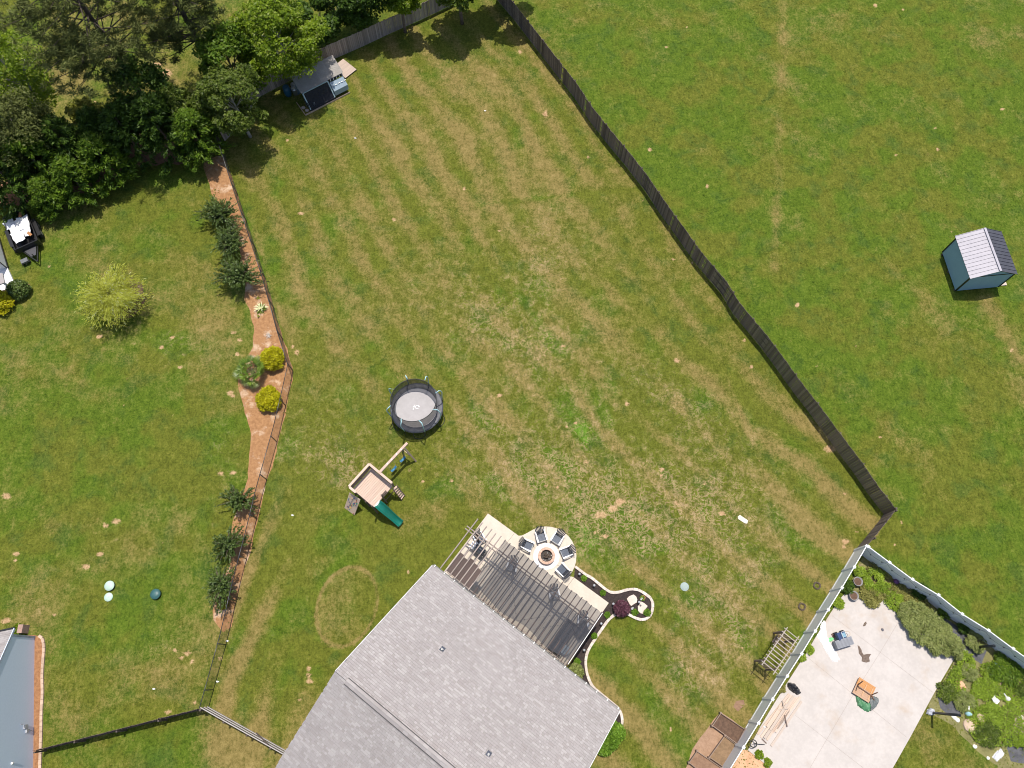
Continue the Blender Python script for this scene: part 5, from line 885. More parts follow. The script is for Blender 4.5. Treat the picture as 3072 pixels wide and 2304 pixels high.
ww = pm('white_tube', (.78, .78, .76), None, 4, .4, 0); MB().tube([pc + pX * .02 + pY * -.2 + Z * .46, pc + pX * .02 + pY * .2 + Z * .46, pc + pX * .26 + pY * .2 + Z * .46, pc + pX * .26 + pY * -.2 + Z * .46], .018, 6, True).build('frame', ww, psn); MB().tube([pc + pX * .30 + pY * -.16 + Z * .35] + [pc + pX * (.32 + .26 * math.sin(a)) + pY * (-.16 * math.cos(a)) + Z * .35 for a in (.5, 1.0, 1.57, 2.1, 2.6)] + [pc + pX * .30 + pY * .16 + Z * .35], .014, 6).build('push_handle', pm('tan_tube', (.55, .42, .3), None, 4, .5, 0), psn)
for x in (-.2, .22):
    for s in (-1, 1): MB().tube([pc + pX * x + pY * (s * .24 - .025) + Z * .12, pc + pX * x + pY * (s * .24 + .025) + Z * .12], .12, 12).build('wheel', tyre, psn)
crumple('bag', [(2480, 1920), (2486, 1912), (2500, 1911), (2503, 1917), (2496, 1924), (2486, 1928)], .066, pm('lime_bag', (.20, .62, .24), (.14, .5, .18), 5, .4, .2), 'small bright green bag on the white tarp', 'bag', .06, None, 4, 12); crumple('bag', [(2490, 1903), (2498, 1898), (2504, 1902), (2504, 1914), (2496, 1914)], .066, pm('brown_bag', (.14, .075, .06), None, 5, .7, .3), 'small brown bag behind the green bag on the pad', 'bag', .10, None, 6, 12)
# ---- lumber pile and black bag
lm = [pm('lumber_pale', (.62, .49, .40), (.50, .385, .305), 4, .8, .4, .005, rnd='obj', amt=.10, stretch=(2, 9, 9)), pm('lumber_grey', (.50, .42, .355), (.38, .31, .26), 4, .85, .4, .005, rnd='obj', amt=.12, stretch=(2, 9, 9)), pm('lumber_brown', (.20, .14, .115), (.12, .085, .07), 4, .8, .3, stretch=(2, 9, 9))]
LU = [((2367, 2082), (2272, 2202), .05, 0, 'long pale plank, leftmost on the lumber pile by the vinyl fence'), ((2373, 2086), (2282, 2212), .05, 0, 'long pale plank, second from the left on the lumber pile'), ((2380, 2088), (2292, 2214), .09, 1, 'greyish plank in the middle of the lumber pile'), ((2385, 2092), (2300, 2220), .05, 0, 'long pale plank right of the middle of the lumber pile'), ((2392, 2092), (2318, 2196), .05, 0, 'pale plank near the right of the lumber pile'), ((2400, 2090), (2330, 2185), .09, 0, 'pale plank at the right of the lumber pile'), ((2404, 2104), (2313, 2238), .05, 1, 'thin grey plank, rightmost and apart from the lumber pile'), ((2285, 2216), (2299, 2230), .05, 2, 'short dark stick at the lower end of the lumber pile'), ((2347, 2102), (2352, 2128), .16, 1, 'short grey stick crossing the top of the lumber pile'), ((2333, 2128), (2364, 2126), .16, 1, 'short grey stick lying across the lumber pile'), ((2353, 2145), (2361, 2180), .14, 2, 'short dark stick on the right side of the lumber pile'), ((2340, 2120), (2300, 2180), .13, 0, 'pale plank lying on top of the lumber pile'), ((2360, 2112), (2310, 2190), .13, 1, 'greyish plank lying on top of the lumber pile'), ((2366, 2130), (2326, 2196), .09, 0, 'pale board in the middle right of the lumber pile')]
for a, b, z, m_, lab in LU:
    p, q = G(*a, z), G(*b, z); p.z = q.z = .06 + z - .02; M = barM(p, q, .13 if m_ < 2 and (p - q).length > 1 else .06, .035); o = bpy.data.objects.new('lumber_plank', unit(lm[m_])); COL.objects.link(o); o.matrix_basis = M; tag(o, lab, 'plank', 'lumber pile on the pad')
crumple('trash_bag', [(2357, 2050), (2366, 2045), (2384, 2050), (2398, 2066), (2405, 2080), (2390, 2087), (2376, 2078), (2362, 2066)], .065, pm('black_bag', (.022, .022, .026), (.012, .012, .015), 5, .4, .5, .02), 'black plastic bag between the lumber pile and the vinyl fence', 'bag', .22, None, 9, 18)
tag(MB().box(G(2293, 2180, .12), (.12, .10, .05)).build('paper_scrap', fl), 'small white scrap on the lumber pile', 'litter')
p = G(2254, 2229); st = thing('plant_stand', 'black ring stand with a thin pole at the edge of the pad', 'stand', p); 
MB().tube([V3(p, .20, 2 * math.pi * k / 20, .42) for k in range(20)], .03, 7, True).build('ring', blk, st, True)
for k in range(3): MB().tube([V3(p, .2, k * 2.09, .42), V3(p, .22, k * 2.09, .02)], .014, 6).build('leg', blk, st)
MB().tube([p + Z * .42, p + Z * .05 + Vector((.75, -.08, .03))], .018, 6).build('pole', blk, st)
# ---- small arbor by the fence
AH = 2.05; ab0, ab1, ab2 = G(2361, 1884, AH), G(2288, 1991, AH), G(2397, 1908, AH); aX = (ab1 - ab0); aL = aX.length; aX.normalize(); aY = (ab2 - ab0); aY = (aY - aX * aY.dot(aX)); aW = aY.length; aY.normalize()
def AR(x, y, z): return Vector((ab0.x, ab0.y, 0)) + aX * x + aY * y + Z * z
arb = thing('garden_arbor', 'small slatted timber arbor on the lawn beside the white vinyl fence', 'arbor', AR(aL / 2, aW / 2, 0)); arw = pm('arbor_grey', (.50, .435, .38), (.36, .305, .265), 4, .85, .4, .005, rnd='obj', amt=.14, stretch=(2, 9, 9)); ard = pm('arbor_brown', (.22, .16, .125), (.14, .10, .08), 4, .85, .4, .005, rnd='obj', amt=.15, stretch=(2, 9, 9))
pieces('side_beam', [barM(AR(-.05, y, AH), AR(aL + .1, y, AH), .045, .09) for y in (.0, aW)], arb, arw); pieces('cross_slat', [barM(AR(.12 + (aL - .2) * i / 10, -.16, AH + .075), AR(.12 + (aL - .2) * i / 10, aW + .16, AH + .075), .04, .06) for i in range(11)], arb, arw)
pieces('post', [frame(AR(x, y, AH / 2 - .03), Z, aX, aY, (AH - .08, .09, .09)) for x in (.25, aL - .25) for y in (0, aW)], arb, ard)
lat = []
for x in (.25, aL - .25):
    for i in range(7): lat.append(barM(AR(x, .05, .35 + .22 * i), AR(x, aW - .05, .35 + .22 * i), .02, .035))
    for i in range(6): lat.append(barM(AR(x + .02, aW * (i + .5) / 6, .3), AR(x + .02, aW * (i + .5) / 6, 1.75), .035, .02, tuple(aX)))
pieces('lattice_slat', lat, arb, ard); pieces('bench_board', [barM(AR(aL * .1, y, .45), AR(aL * .1 + .6, y, .45), .10, .03) for y in (.15, .3)], arb, ard)
pieces('knee_brace', [barM(AR(x, y, AH - .45), AR(x + s * .4, y, AH - .06), .04, .07) for x, s in ((.25, 1), (aL - .25, -1)) for y in (0, aW)], arb, ard)
# ---- raised beds
bw = pm('bed_board', (.30, .215, .165), (.21, .15, .115), 4, .85, .4, .006, rnd='obj', amt=.12, stretch=(2, 9, 9))
for px, m_, lab in (([(2163, 2140), (2235, 2188), (2212, 2231), (2138, 2177)], soilrich, 'raised garden bed of dark soil, the upper one of three'), ([(2175, 2208), (2211, 2236), (2171, 2301), (2129, 2272)], pm('straw_soil', (.28, .18, .10), (.17, .11, .06), 5, .95, .7, .02), 'raised garden bed of straw-covered soil, the middle one of three'), ([(2092, 2254), (2164, 2303), (2140, 2345), (2068, 2288)], browndirt, 'raised garden bed of pale brown soil, the lowest of three')):
    P = [G(u, v, .28) for u, v in px]; c = sum(P, Vector()) / 4; t = thing('raised_bed', lab, 'garden bed', Vector((c.x, c.y, 0)), 'raised garden beds'); ms = []; po = []
    for i in range(4):
        a, b = P[i], P[(i + 1) % 4]
        for z in (.07, .21): ms.append(barM(Vector((a.x, a.y, z)), Vector((b.x, b.y, z)), .04, .135))
        po.append(frame(Vector((a.x, a.y, .17)) + (a - c).normalized() * .03, Z, Vector((1, 0, 0)), Vector((0, 1, 0)), (.36, .10, .10)))
    pieces('side_board', ms, t, bw); pieces('corner_post', po, t, bw); MB().sheet([(c.x + (p.x - c.x) * .97, c.y + (p.y - c.y) * .97) for p in P], .16).build('soil', m_, t)
# ---- black posts in the weed bed
for (u, v), h, lab in (((2796, 2138), 3.0, 'tall black post with wrapped white base at the pad corner'), ((2927, 1941), 1.9, 'shorter black post in the weeds by the vinyl fence')):
    p = G(u, v); t = thing('black_post', lab, 'post', p, 'black posts in the weed bed'); MB().tube([p, p + Z * h], .075, 12).build('shaft', blkt, t, True); MB().lathe(p + Z * h, [(.09, 0), (.09, .04), (.001, .10)], 12, False).build('cap', blkt, t)
    if h > 2: crumple('base_wrap', [(2778, 2128), (2790, 2122), (2802, 2126), (2804, 2144), (2790, 2148), (2775, 2142)], .06, pm('plastic_wrap', (.52, .53, .58), (.40, .41, .46), 5, .35, .3), 'grey plastic wrapped around the foot of the tall black post', 'plastic', .16, None, 5, 14)
def rock(p, r, mat, lab, grp, h=.6, name='rock'):
    b = MB(); n = 10; ks = [random.uniform(.75, 1.15) for _ in range(n)]; vs = []
    for f, z in ((1, 0), (.95, h * .6), (.62, h), (0.02, h * 1.05)): vs += [Vector((p.x + r * f * ks[k] * math.cos(2 * math.pi * k / n), p.y + r * f * ks[(k + 1) % n] * math.sin(2 * math.pi * k / n), z * r + p.z)) for k in range(n)]
    b.add(vs, [(i * n + k, i * n + (k + 1) % n, (i + 1) * n + (k + 1) % n, (i + 1) * n + k) for i in range(3) for k in range(n)]); return tag(b.build(name, mat), lab, 'rock', grp)
wr_ = pm('white_rock', (.78, .76, .74), (.66, .64, .62), 4, .9, .4); tr_ = pm('tan_rock', (.60, .45, .33), (.48, .35, .25), 4, .9, .4)
for (u, v), r, m_, lab in (((2905, 2175), .40, tr_, 'largest tan rock at the edge of the weed bed'), ((2942, 2152), .30, tr_, 'small tan rock in the weeds right of the blue toys'), ((2862, 2150), .16, wr_, 'white rock at the weed bed edge, left one'), ((2872, 2160), .14, wr_, 'white rock at the weed bed edge, right one'), ((2925, 2240), .13, wr_, 'small white rock low in the weeds'), ((2964, 2274), .10, wr_, 'tiny white rock left of the white sack'), ((3063, 2152), .14, wr_, 'white rock on the bare patch at the right edge')): rock(G(u, v), r, m_, lab, 'rocks in the weed bed', .4)
crumple('sack', [(2972, 2271), (2988, 2252), (3002, 2243), (3016, 2260), (3005, 2275), (2990, 2287)], .02, pm('white_sack', (.80, .81, .84), (.72, .73, .77), 4, .5, .3), 'white plastic sack on the grass at the lower right corner', 'sack', .12, None, 11, 16)
for px, lab in (([(2971, 2095), (2980, 2086), (2995, 2103), (2987, 2113), (2978, 2108)], 'small white board lying in the weeds'), ([(2862, 1925), (2872, 1928), (2898, 1955), (2893, 1962), (2870, 1945)], 'long white board between shrub and weed cloth')): tag(MB().prism([G2(*q) for q in px], .10, .16).build('white_board', wr_), lab, 'board')
p = G(3020, 2096); t = thing('plastic_jug', 'white long-necked plastic jug in the weeds at right', 'jug', p); MB().lathe(p, [(.12, .02), (.14, .1), (.12, .2), (.001, .24)], 12).build('body', wr_, t, True); MB().tube([p + Z * .12, p + Vector((-.18, .30, .14))], [.06, .03], 8).build('neck', wr_, t)
tm = pm('aqua_plastic', (.34, .56, .60), (.27, .47, .52), 4, .5, .1)
for (u, v), lab in (((2902, 2140), 'pale aqua toy in the weeds beside the black post'), ((2988, 1995), 'aqua plastic toy in the dark weeds near the vinyl fence')):
    p = G(u, v); t = thing('garden_toy', lab, 'toy', p, 'aqua toys in the weeds'); MB().lathe(p, [(.16, 0), (.18, .1), (.10, .22), (.001, .24)], 12).build('body', tm, t, True); MB().bar(p + Vector((0, .1, .18)), p + Vector((.05, .42, .22)), .08, .06).build('handle', wr_, t); MB().lathe(p + Vector((.12, -.05, .1)), [(.07, 0), (.06, .1), (.001, .12)], 9, False).build('knob', tm, t)
potm = pm('grey_pot', (.30, .29, .29), (.22, .21, .21), 4, .7, .3)
for (u, v), lab in (((2568, 1746), 'grey round pot by the vinyl fence at the top of the pad, upper one'), ((2556, 1789), 'grey round pot at the top corner of the pad, lower one')):
    p = G(u, v); t = thing('plant_pot', lab, 'pot', p, 'grey pots by the pad'); MB().lathe(p, [(.20, 0), (.28, .3), (.30, .34), (.26, .34), (.24, .26), (.001, .26)], 20, False).build('pot', potm, t, True); MB().lathe(p + Z * .262, [(.235, 0), (.001, .02)], 16, False).build('potting_soil', soilrich, t)
for (u, v), lab in (((2584, 1751), 'cream flagstone among the weeds at the top of the pad, left one'), ((2589, 1767), 'cream flagstone among the weeds at the top of the pad, right one')): q = G(u, v); tag(MB().prism([(q.x + r * math.cos(a), q.y + r * math.sin(a)) for a, r in ((0, .28), (1, .24), (2, .3), (3.2, .22), (4.4, .27), (5.4, .2))], .0, .06).build('flagstone', pm('cream_flag', (.66, .54, .46), None, 4, .9, .3)), lab, 'stone', 'flagstones by the pad')
p = G(2685, 1746); t = thing('play_ball', 'purple ball against the vinyl fence in the weeds', 'ball', p); MB().lathe(p, [(.001, 0)] + [(.17 * math.sin(a), .17 - .17 * math.cos(a)) for a in (.4, .8, 1.2, 1.57, 1.95, 2.35, 2.75)] + [(.001, .34)], 18, False).build('shell', pm('purple_rubber', (.16, .055, .17), None, 4, .4, .05), t, True); MB().lathe(p + Z * .335, [(.02, 0), (.001, .012)], 8, False).build('valve', blkt, t)
tag(MB().box(G(2750, 1981, .03), (.10, .2, .03)).build('drink_can', pm('pink_can', (.75, .35, .38), None, 4, .4, 0)), 'small pink can lying on the pad', 'can'); rock(G(2647, 1889, .06), .09, pm('dark_lump', (.12, .12, .14), None, 4, .8, .2), 'small dark lump on the upper part of the pad', None, .5)
p = G(2852, 1956, .06); t = thing('fire_bowl', 'black metal bowl on legs at the right corner of the pad', 'fire bowl', p); MB().lathe(p, [(.001, .18), (.2, .22), (.27, .34), (.29, .34), (.22, .2), (.001, .15)], 20, False).build('bowl', blkt, t, True)
for k in range(3): MB().tube([V3(p, .2, k * 2.1, .24), V3(p, .24, k * 2.1, p.z)], .015, 6).build('leg', blkt, t)
MB().tube([p + Z * .3, p + Vector((.02, -.75, .1))], .012, 6).build('poker', blkt, t)
# ---- flagstones, lights, figures in the mulch bed by the patio
fs_ = pm('pink_flagstone', (.67, .555, .475), (.57, .465, .39), 3, .9, .35, .006)
def zb(pts): return [(1790 + x / 11.64, 1740 + y / 11.64) for x, y in pts]
for pts, lab in ((zb([(1045, 660), (1130, 570), (1280, 510), (1370, 580), (1410, 680), (1390, 790), (1300, 840), (1200, 910), (1150, 860), (1095, 760)]), 'large pale flagstone in the mulch bed next to the purple maple'), (zb([(1530, 750), (1650, 810), (1770, 910), (1700, 1020), (1650, 1130), (1600, 1180), (1520, 1165), (1440, 1080), (1430, 920), (1490, 860)]), 'large pale flagstone with a dark spot near the rounded bed end')):
    tag(MB().prism([G2(*q) for q in pts], .02, .11).build('flagstone', fs_), lab, 'stone', 'flagstones in the mulch bed')
tag(MB().lathe(G(*zb([(1530, 890)])[0], .115), [(.065, 0), (.055, .03), (.001, .035)], 12, False).build('stone_knob', pm('slate_knob', (.12, .11, .12), None, 4, .7, .1)), 'small dark knob on the flagstone at the bed end', 'ornament')
sol = pm('solar_cap', (.45, .47, .50), None, 4, .3, 0)
for (u, v), lab in (((1737, 1724), 'solar path light in the mulch nearest the fire pit chairs'), ((1781, 1758), 'solar path light in the mulch midway along the patio edge'), ((1838, 1813), 'solar path light at the patio corner beside the maple'), ((1802, 1872), 'solar path light behind the right pergola end'), ((1751, 1951), 'solar path light in the mulch between pergola and house'), ((1915, 1808), 'solar path light between the two flagstones')):
    p = G(u, v); t = thing('path_light', lab, 'light', p, 'solar path lights'); MB().tube([p, p + Z * .35], .012, 6).build('stake', blkt, t); MB().lathe(p + Z * .33, [(.06, 0), (.075, .02), (.075, .06), (.02, .10), (.001, .10)], 12, False).build('lamp_cap', sol, t, True); MB().lathe(p + Z * .25, [(.04, 0), (.05, .08)], 10).build('lens', blkt, t)
orn = pm('white_ornament', (.80, .80, .80), None, 4, .6, .1)
for (u, v), lab in ((zb([(1235, 1010)])[0], 'white garden figurine between maple and small shrub'), (zb([(1550, 680)])[0], 'white garden figurine beside the terracotta pot')):
    p = G(u, v); t = thing('garden_figurine', lab, 'figurine', p, 'white figurines in the bed'); MB().lathe(p, [(.07, 0), (.085, .08), (.05, .18), (.001, .2)], 12).build('body', orn, t, True); MB().lathe(p + Vector((.03, .05, .16)), [(.001, 0), (.045, .04), (.04, .08), (.001, .11)], 10, False).build('head', orn, t, True)
p = G(*zb([(1620, 620)])[0]); t = thing('terracotta_pot', 'small terracotta pot at the rounded end of the mulch bed', 'pot', p); tcm = pm('terracotta', (.55, .24, .13), None, 4, .8, .2); MB().lathe(p, [(.08, 0), (.11, .16), (.125, .17), (.125, .2), (.10, .2), (.09, .14), (.001, .14)], 16, False).build('pot', tcm, t, True); MB().lathe(p + Z * .142, [(.088, 0), (.001, .01)], 12, False).build('potting_soil', soilrich, t)
# ================================================================ PLANTS
def quads(P, A, B):
    """leaf quads: centre P, half-axes A, B (N,3)"""
    n = len(P); V = np.stack([P - A - B * .2, P - B, P + A - B * .0, P + B], 1).reshape(-1, 3); F = np.arange(n * 4).reshape(n, 4); return V, F
def rdir(n): 
    d = RNG.normal(size=(n, 3)); return d / np.linalg.norm(d, axis=1, keepdims=True)
def leafcloud(P, size, up=.5, out=None, aspect=.5, elong=1.0):
    """random leaf faces at points P; `up` tilts them to the sky, `out` (N,3) pulls the long axis outward"""
    n = len(P); nrm = rdir(n); nrm[:, 2] = np.abs(nrm[:, 2]) + up; nrm /= np.linalg.norm(nrm, axis=1, keepdims=True)
    a = rdir(n) * .8 + (out if out is not None else 0) * 1.0; a -= nrm * np.sum(a * nrm, 1, keepdims=True); a /= np.linalg.norm(a, axis=1, keepdims=True) + 1e-6
    b = np.cross(nrm, a); s = size * RNG.uniform(.6, 1.3, (n, 1)); return quads(P, a * s * elong, b * s * aspect)
bark = pm('bark', (.20, .15, .115), (.11, .08, .062), 5, .95, .7, .03); barkpale = pm('pale_bark', (.46, .43, .39), (.30, .275, .25), 4, .9, .5, .02); barkpine = pm('pine_bark', (.115, .085, .068), (.05, .038, .032), 4, .95, .8, .04)
def trunk_and_limbs(base, top, r, tips, m, parent, name='trunk', nl=0):
    b = MB(); base, top = Vector(base), Vector(top); k = 6
    pts = [base.lerp(top, i / k) + Vector((random.uniform(-.1, .1), random.uniform(-.1, .1), 0)) * (0 < i < k) * r * 4 for i in range(k + 1)]; b.tube(pts, [r * (1 - .75 * i / k) for i in range(k + 1)], 9)
    for t in tips:
        t = Vector(t); f = min(.95, max(.15, (t.z - base.z) / (top.z - base.z + 1e-6) * .72)); s = base.lerp(top, f); mid = s.lerp(t, .5) + Vector((random.uniform(-.15, .15), random.uniform(-.15, .15), .12 * (t - s).length)); b.tube([s, mid, t], [r * .38 * (1 - .5 * f), r * .22, r * .07], 6)
    return b.build(name, m, parent, True)
def broadleaf(name, label, crown_px, hc, height, rad, mat, n=9000, leaf=.16, lobes=26, r=.16, group=None, squash=.75, cat='tree', barkm=None, up=.5, gap=.33, base_px=None, aspect=.55):
    c = G(*crown_px, hc); base = Vector((c.x, c.y, 0)) if base_px is None else G(*base_px); t = thing(name, label, cat, base, group); zc = hc; hz = max(.5, height - hc)
    L = []
    for i in range(lobes):
        d = rdir(1)[0]; q = RNG.uniform(.45, 1.0) ** .6; L.append((c.x + d[0] * rad * q * .86, c.y + d[1] * rad * q * .86, zc + (d[2] * hz * q if d[2] > 0 else d[2] * min(hc * .62, hz) * q)))
    L = np.array(L); lr = rad * gap * RNG.uniform(.7, 1.25, lobes)
    trunk_and_limbs(base, (c.x, c.y, zc + hz * .45), r, [L[i] for i in range(min(lobes, 16))], barkm or bark, t)
    k = RNG.choice(lobes, n, p=lr ** 2 / np.sum(lr ** 2)); d = rdir(n); d[:, 2] = np.where(RNG.random(n) < .72, np.abs(d[:, 2]), d[:, 2]); rr = RNG.uniform(.35, 1, n) ** .5; P = L[k] + d * (lr[k] * rr)[:, None] * np.array([1, 1, squash]); P[:, 2] = np.maximum(P[:, 2], .1)
    P += (fbm(P[:, 0] * 3, P[:, 1] * 3 + P[:, 2], 1.0, 2, 5)[:, None] - .5) * .5 * d
    V, F = leafcloud(P, leaf, up, d * .6, aspect); npmesh('crown', V, F, mat, t); return t
def conifer(name, label, crown_px, hc, height, rad, mat, n=7000, leaf=.20, group=None, base_px=None):
    """dense upright evergreen: sprays pointing up and out"""
    c = G(*crown_px, hc); base = Vector((c.x, c.y, 0)); t = thing(name, label, 'tree', base, group); trunk_and_limbs(base, (c.x, c.y, height * .95), .12, [], bark, t)
    nb = 150; th = RNG.uniform(0, 2 * np.pi, nb); f = RNG.random(nb) ** .8; z0 = .3 + (height - .3) * f * .92; R = rad * (1 - f) ** .62 * RNG.uniform(.75, 1.12, nb) + .18
    k = RNG.integers(0, nb, n); s = RNG.uniform(.35, 1.0, n) ** .6; x = c.x + np.cos(th[k]) * R[k] * s; y = c.y + np.sin(th[k]) * R[k] * s; z = z0[k] + s * R[k] * .28; P = np.stack([x, y, z], 1) + RNG.normal(size=(n, 3)) * .10
    o = np.stack([np.cos(th[k]), np.sin(th[k]), np.full(n, .55)], 1); V, F = leafcloud(P, leaf, .35, o * 1.6, .34, 1.1); npmesh('crown', V, F, mat, t); return t
def pine(name, label, base_px, top_h, rad, mat, n=14000, z0=.45, group=None, whorls=15):
    c = G(*base_px); base = Vector((c.x, c.y, 0)); t = thing(name, label, 'tree', base, group); b = MB(); b.tube([base, Vector((c.x + .2, c.y, top_h * .4)), Vector((c.x - .1, c.y + .1, top_h * .75)), Vector((c.x, c.y, top_h))], [.27, .21, .13, .03], 10); tips = []; wt = []
    for w_ in range(whorls):
        f = z0 + (1 - z0) * (w_ + .3) / whorls; z = top_h * f; prof = math.sin(min(1, (1 - f) / (1 - z0) * 1.15 + .14) * math.pi * .62) ; 
        for k in range(random.randint(4, 6)):
            a = random.uniform(0, 6.28); L = rad * prof * random.uniform(.65, 1.12) + .3; q = Vector((c.x + math.cos(a) * L, c.y + math.sin(a) * L, z + L * .16)); m_ = Vector((c.x + math.cos(a) * L * .5, c.y + math.sin(a) * L * .5, z + L * .03)); b.tube([Vector((c.x, c.y, z)), m_, q], [.055, .035, .012], 5)
            for s in range(max(3, int(L * 2.6))):
                e = random.uniform(.38, 1.05); wd = .34 * L * e ** .5 * random.uniform(-1, 1) * .9; tips.append((c.x + math.cos(a) * L * e - math.sin(a) * wd, c.y + math.sin(a) * L * e + math.cos(a) * wd, z + L * .15 * e + random.uniform(-.1, .25)))
    b.build('trunk', barkpine, t, True); T_ = np.array(tips); k = RNG.integers(0, len(T_), n); d = rdir(n); d[:, 2] = d[:, 2] * .7 + .15; P = T_[k] + d * RNG.uniform(.05, .42, (n, 1)); V, F = leafcloud(P, .17, .15, d * 2.0, .16, 1.0); npmesh('crown', V, F, mat, t); return t
Lpine = leafmat('pine_needles', (0.026, 0.036, 0.008), (0.19, 0.215, 0.06), .7, .22); Lyel = leafmat('yellowgreen_leaves', (0.06, 0.115, 0.004), (0.29, 0.39, 0.022), .5, .35, (.32, .36, .10)); Ldull = leafmat('dull_green_leaves', (0.034, 0.062, 0.007), (0.185, 0.25, 0.032), .55, .28, (.20, .22, .08)); Ldark = leafmat('dark_leaves', (0.012, 0.032, 0.004), (0.09, 0.16, 0.016), .5, .22); Lever = leafmat('evergreen_leaves', (0.02, 0.052, 0.003), (0.175, 0.285, 0.02), .5, .26, (.17, .23, .03)); Lbrown = leafmat('brownish_leaves', (0.045, 0.06, 0.012), (0.18, 0.205, 0.055), .6, .25); Lolive = leafmat('olive_leaves', (0.08, 0.095, 0.012), (0.28, 0.29, 0.045), .6, .3)
pine('pine_tree', 'tall open pine with dark trunk at the top left of the photo', (455, 340), 15.5, 4.9, Lpine, 42000, .38)
pine('pine_tree', 'second tall pine right of the open pine at the top', (652, 255), 14.0, 2.8, Lpine, 24000, .32)
broadleaf('broadleaf_tree', 'bright yellow-green tree overhanging the plank fence left of the coop', (838, 115), 4.6, 8.2, 3.7, Lyel, 26000, .115, 95, .17, 'trees behind the fence', gap=.20, barkm=barkpale)
broadleaf('broadleaf_tree', 'dull green tree hiding the left end of the plank fence', (700, 305), 4.0, 6.4, 2.7, Ldull, 19000, .10, 60, .14, 'trees behind the fence', barkm=barkpale, gap=.24)
broadleaf('broadleaf_tree', 'dark tree between the second pine and the bright tree', (690, 190), 4.2, 7.0, 2.4, Lever, 13000, .12, 44, .14, 'trees behind the fence')
broadleaf('broadleaf_tree', 'dark green tree behind the plank fence at the top middle', (1072, -8), 3.4, 5.8, 2.3, Ldark, 15000, .12, 48, .15, 'trees behind the fence')
broadleaf('broadleaf_tree', 'lighter tree leaning over the plank fence right of the dark tree', (1195, -28), 4.2, 6.4, 1.7, Lyel, 6500, .15, 22, .13, 'trees behind the fence')
broadleaf('broadleaf_tree', 'leafy tree at the top edge over the fence corner', (1375, -80), 5.0, 7.6, 2.6, Ldull, 10000, .16, 28, .15, 'trees behind the fence')
broadleaf('broadleaf_tree', 'tree at the top edge beyond the end of the dark fence', (1530, -115), 5.0, 7.4, 2.5, Ldark, 7000, .15, 20, .14, 'trees behind the fence')
broadleaf('broadleaf_tree', 'low bush under the fence beside the pine at the top', (960, 60), 2.4, 3.8, 1.9, Ldark, 6000, .15, 20, .1, 'trees behind the fence')
for (u, v), hc, h, r, m_, lab in (((592, 415), 2.0, 4.6, 1.9, Lever, 'dense evergreen at the right end of the row, beside the chain link fence'), ((490, 400), 2.6, 6.2, 2.1, Ldark, 'dark evergreen, second from the right end of the row'), ((395, 420), 2.4, 5.8, 2.0, Ldark, 'dark evergreen in the middle of the row'), ((320, 490), 1.9, 4.6, 1.75, Lever, 'bright evergreen in the middle front of the row'), ((232, 548), 1.7, 4.0, 1.5, Lever, 'small bright evergreen left of the middle in front of the row'), ((120, 500), 2.5, 6.0, 2.4, Lever, 'broad bright evergreen near the left end of the row'), ((25, 540), 2.6, 6.2, 2.3, Ldark, 'dark evergreen at the left edge behind the trailer'), ((150, 590), 1.5, 3.2, 1.3, Lever, 'low bright evergreen just behind the trailer'), ((210, 450), 2.4, 5.6, 2.0, Ldark, 'dark evergreen at the back of the row, left of the pale trunk'), ((545, 350), 2.4, 5.4, 1.7, Ldull, 'dull evergreen behind the right end of the row'), ((310, 415), 2.2, 5.0, 1.6, Ldark, 'dark evergreen behind the bright one in the middle front'), ((60, 460), 2.6, 6.0, 2.0, Ldark, 'dark evergreen at the left edge above the broad bright one')): conifer('evergreen_tree', lab, (u, v), hc, h * 1.08, r * 1.16, m_, 13000, .14, 'evergreens along the tree line')
broadleaf('broadleaf_tree', 'loose yellow-green tree at the upper left edge', (25, 210), 6.5, 10, 3.0, Lyel, 9000, .11, 60, .14, 'trees at the left edge', gap=.24, barkm=barkpale)
broadleaf('broadleaf_tree', 'dull thin-leaved tree at the left edge below the yellow tree', (60, 390), 4.6, 7.6, 3.0, Lbrown, 17000, .10, 60, .14, 'trees at the left edge', gap=.3, barkm=barkpale)
broadleaf('broadleaf_tree', 'dark thicket tree below the open pine', (430, 300), 4.2, 7.2, 2.5, Ldark, 13000, .12, 48, .13, 'trees at the left edge', gap=.32)
broadleaf('olive_shrub', 'olive shrub lit between the pine and the evergreens', (262, 350), 1.3, 2.3, 1.4, Lolive, 4500, .14, 20, .06, None, cat='shrub', gap=.34)
broadleaf('olive_shrub', 'green shrub behind the evergreens right of the olive one', (340, 385), 1.6, 2.8, 1.5, Lever, 4500, .14, 20, .06, None, cat='shrub', gap=.34)
lean = thing('leaning_tree', 'bare pale leaning trunk at the left edge of the tree line', 'tree', G(165, 395)); q = G(165, 395); tp = [q, G(140, 352, 2.0), G(100, 290, 4.6), G(72, 215, 7.0), G(74, 178, 8.4)]
MB().tube(tp, [.15, .13, .10, .06, .03], 9).build('trunk', barkpale, lean, True); b = MB(); b.tube([tp[2], G(60, 300, 5.6), G(20, 290, 6.5)], [.05, .03, .015], 6); b.tube([tp[3], G(52, 160, 8.4), G(40, 150, 8.8)], [.04, .02, .01], 6); b.tube([tp[3], G(110, 170, 8.6)], [.035, .01], 6); b.build('branch', barkpale, lean, True)
tpn = np.array([list(G(40, 155, 8.8)), list(G(72, 178, 8.5)), list(G(108, 172, 8.6)), list(G(20, 290, 6.5))]); kk = RNG.integers(0, 4, 700); V, F = leafcloud(tpn[kk] + RNG.normal(size=(700, 3)) * .55, .11, .4); npmesh('crown', V, F, Lyel, lean)
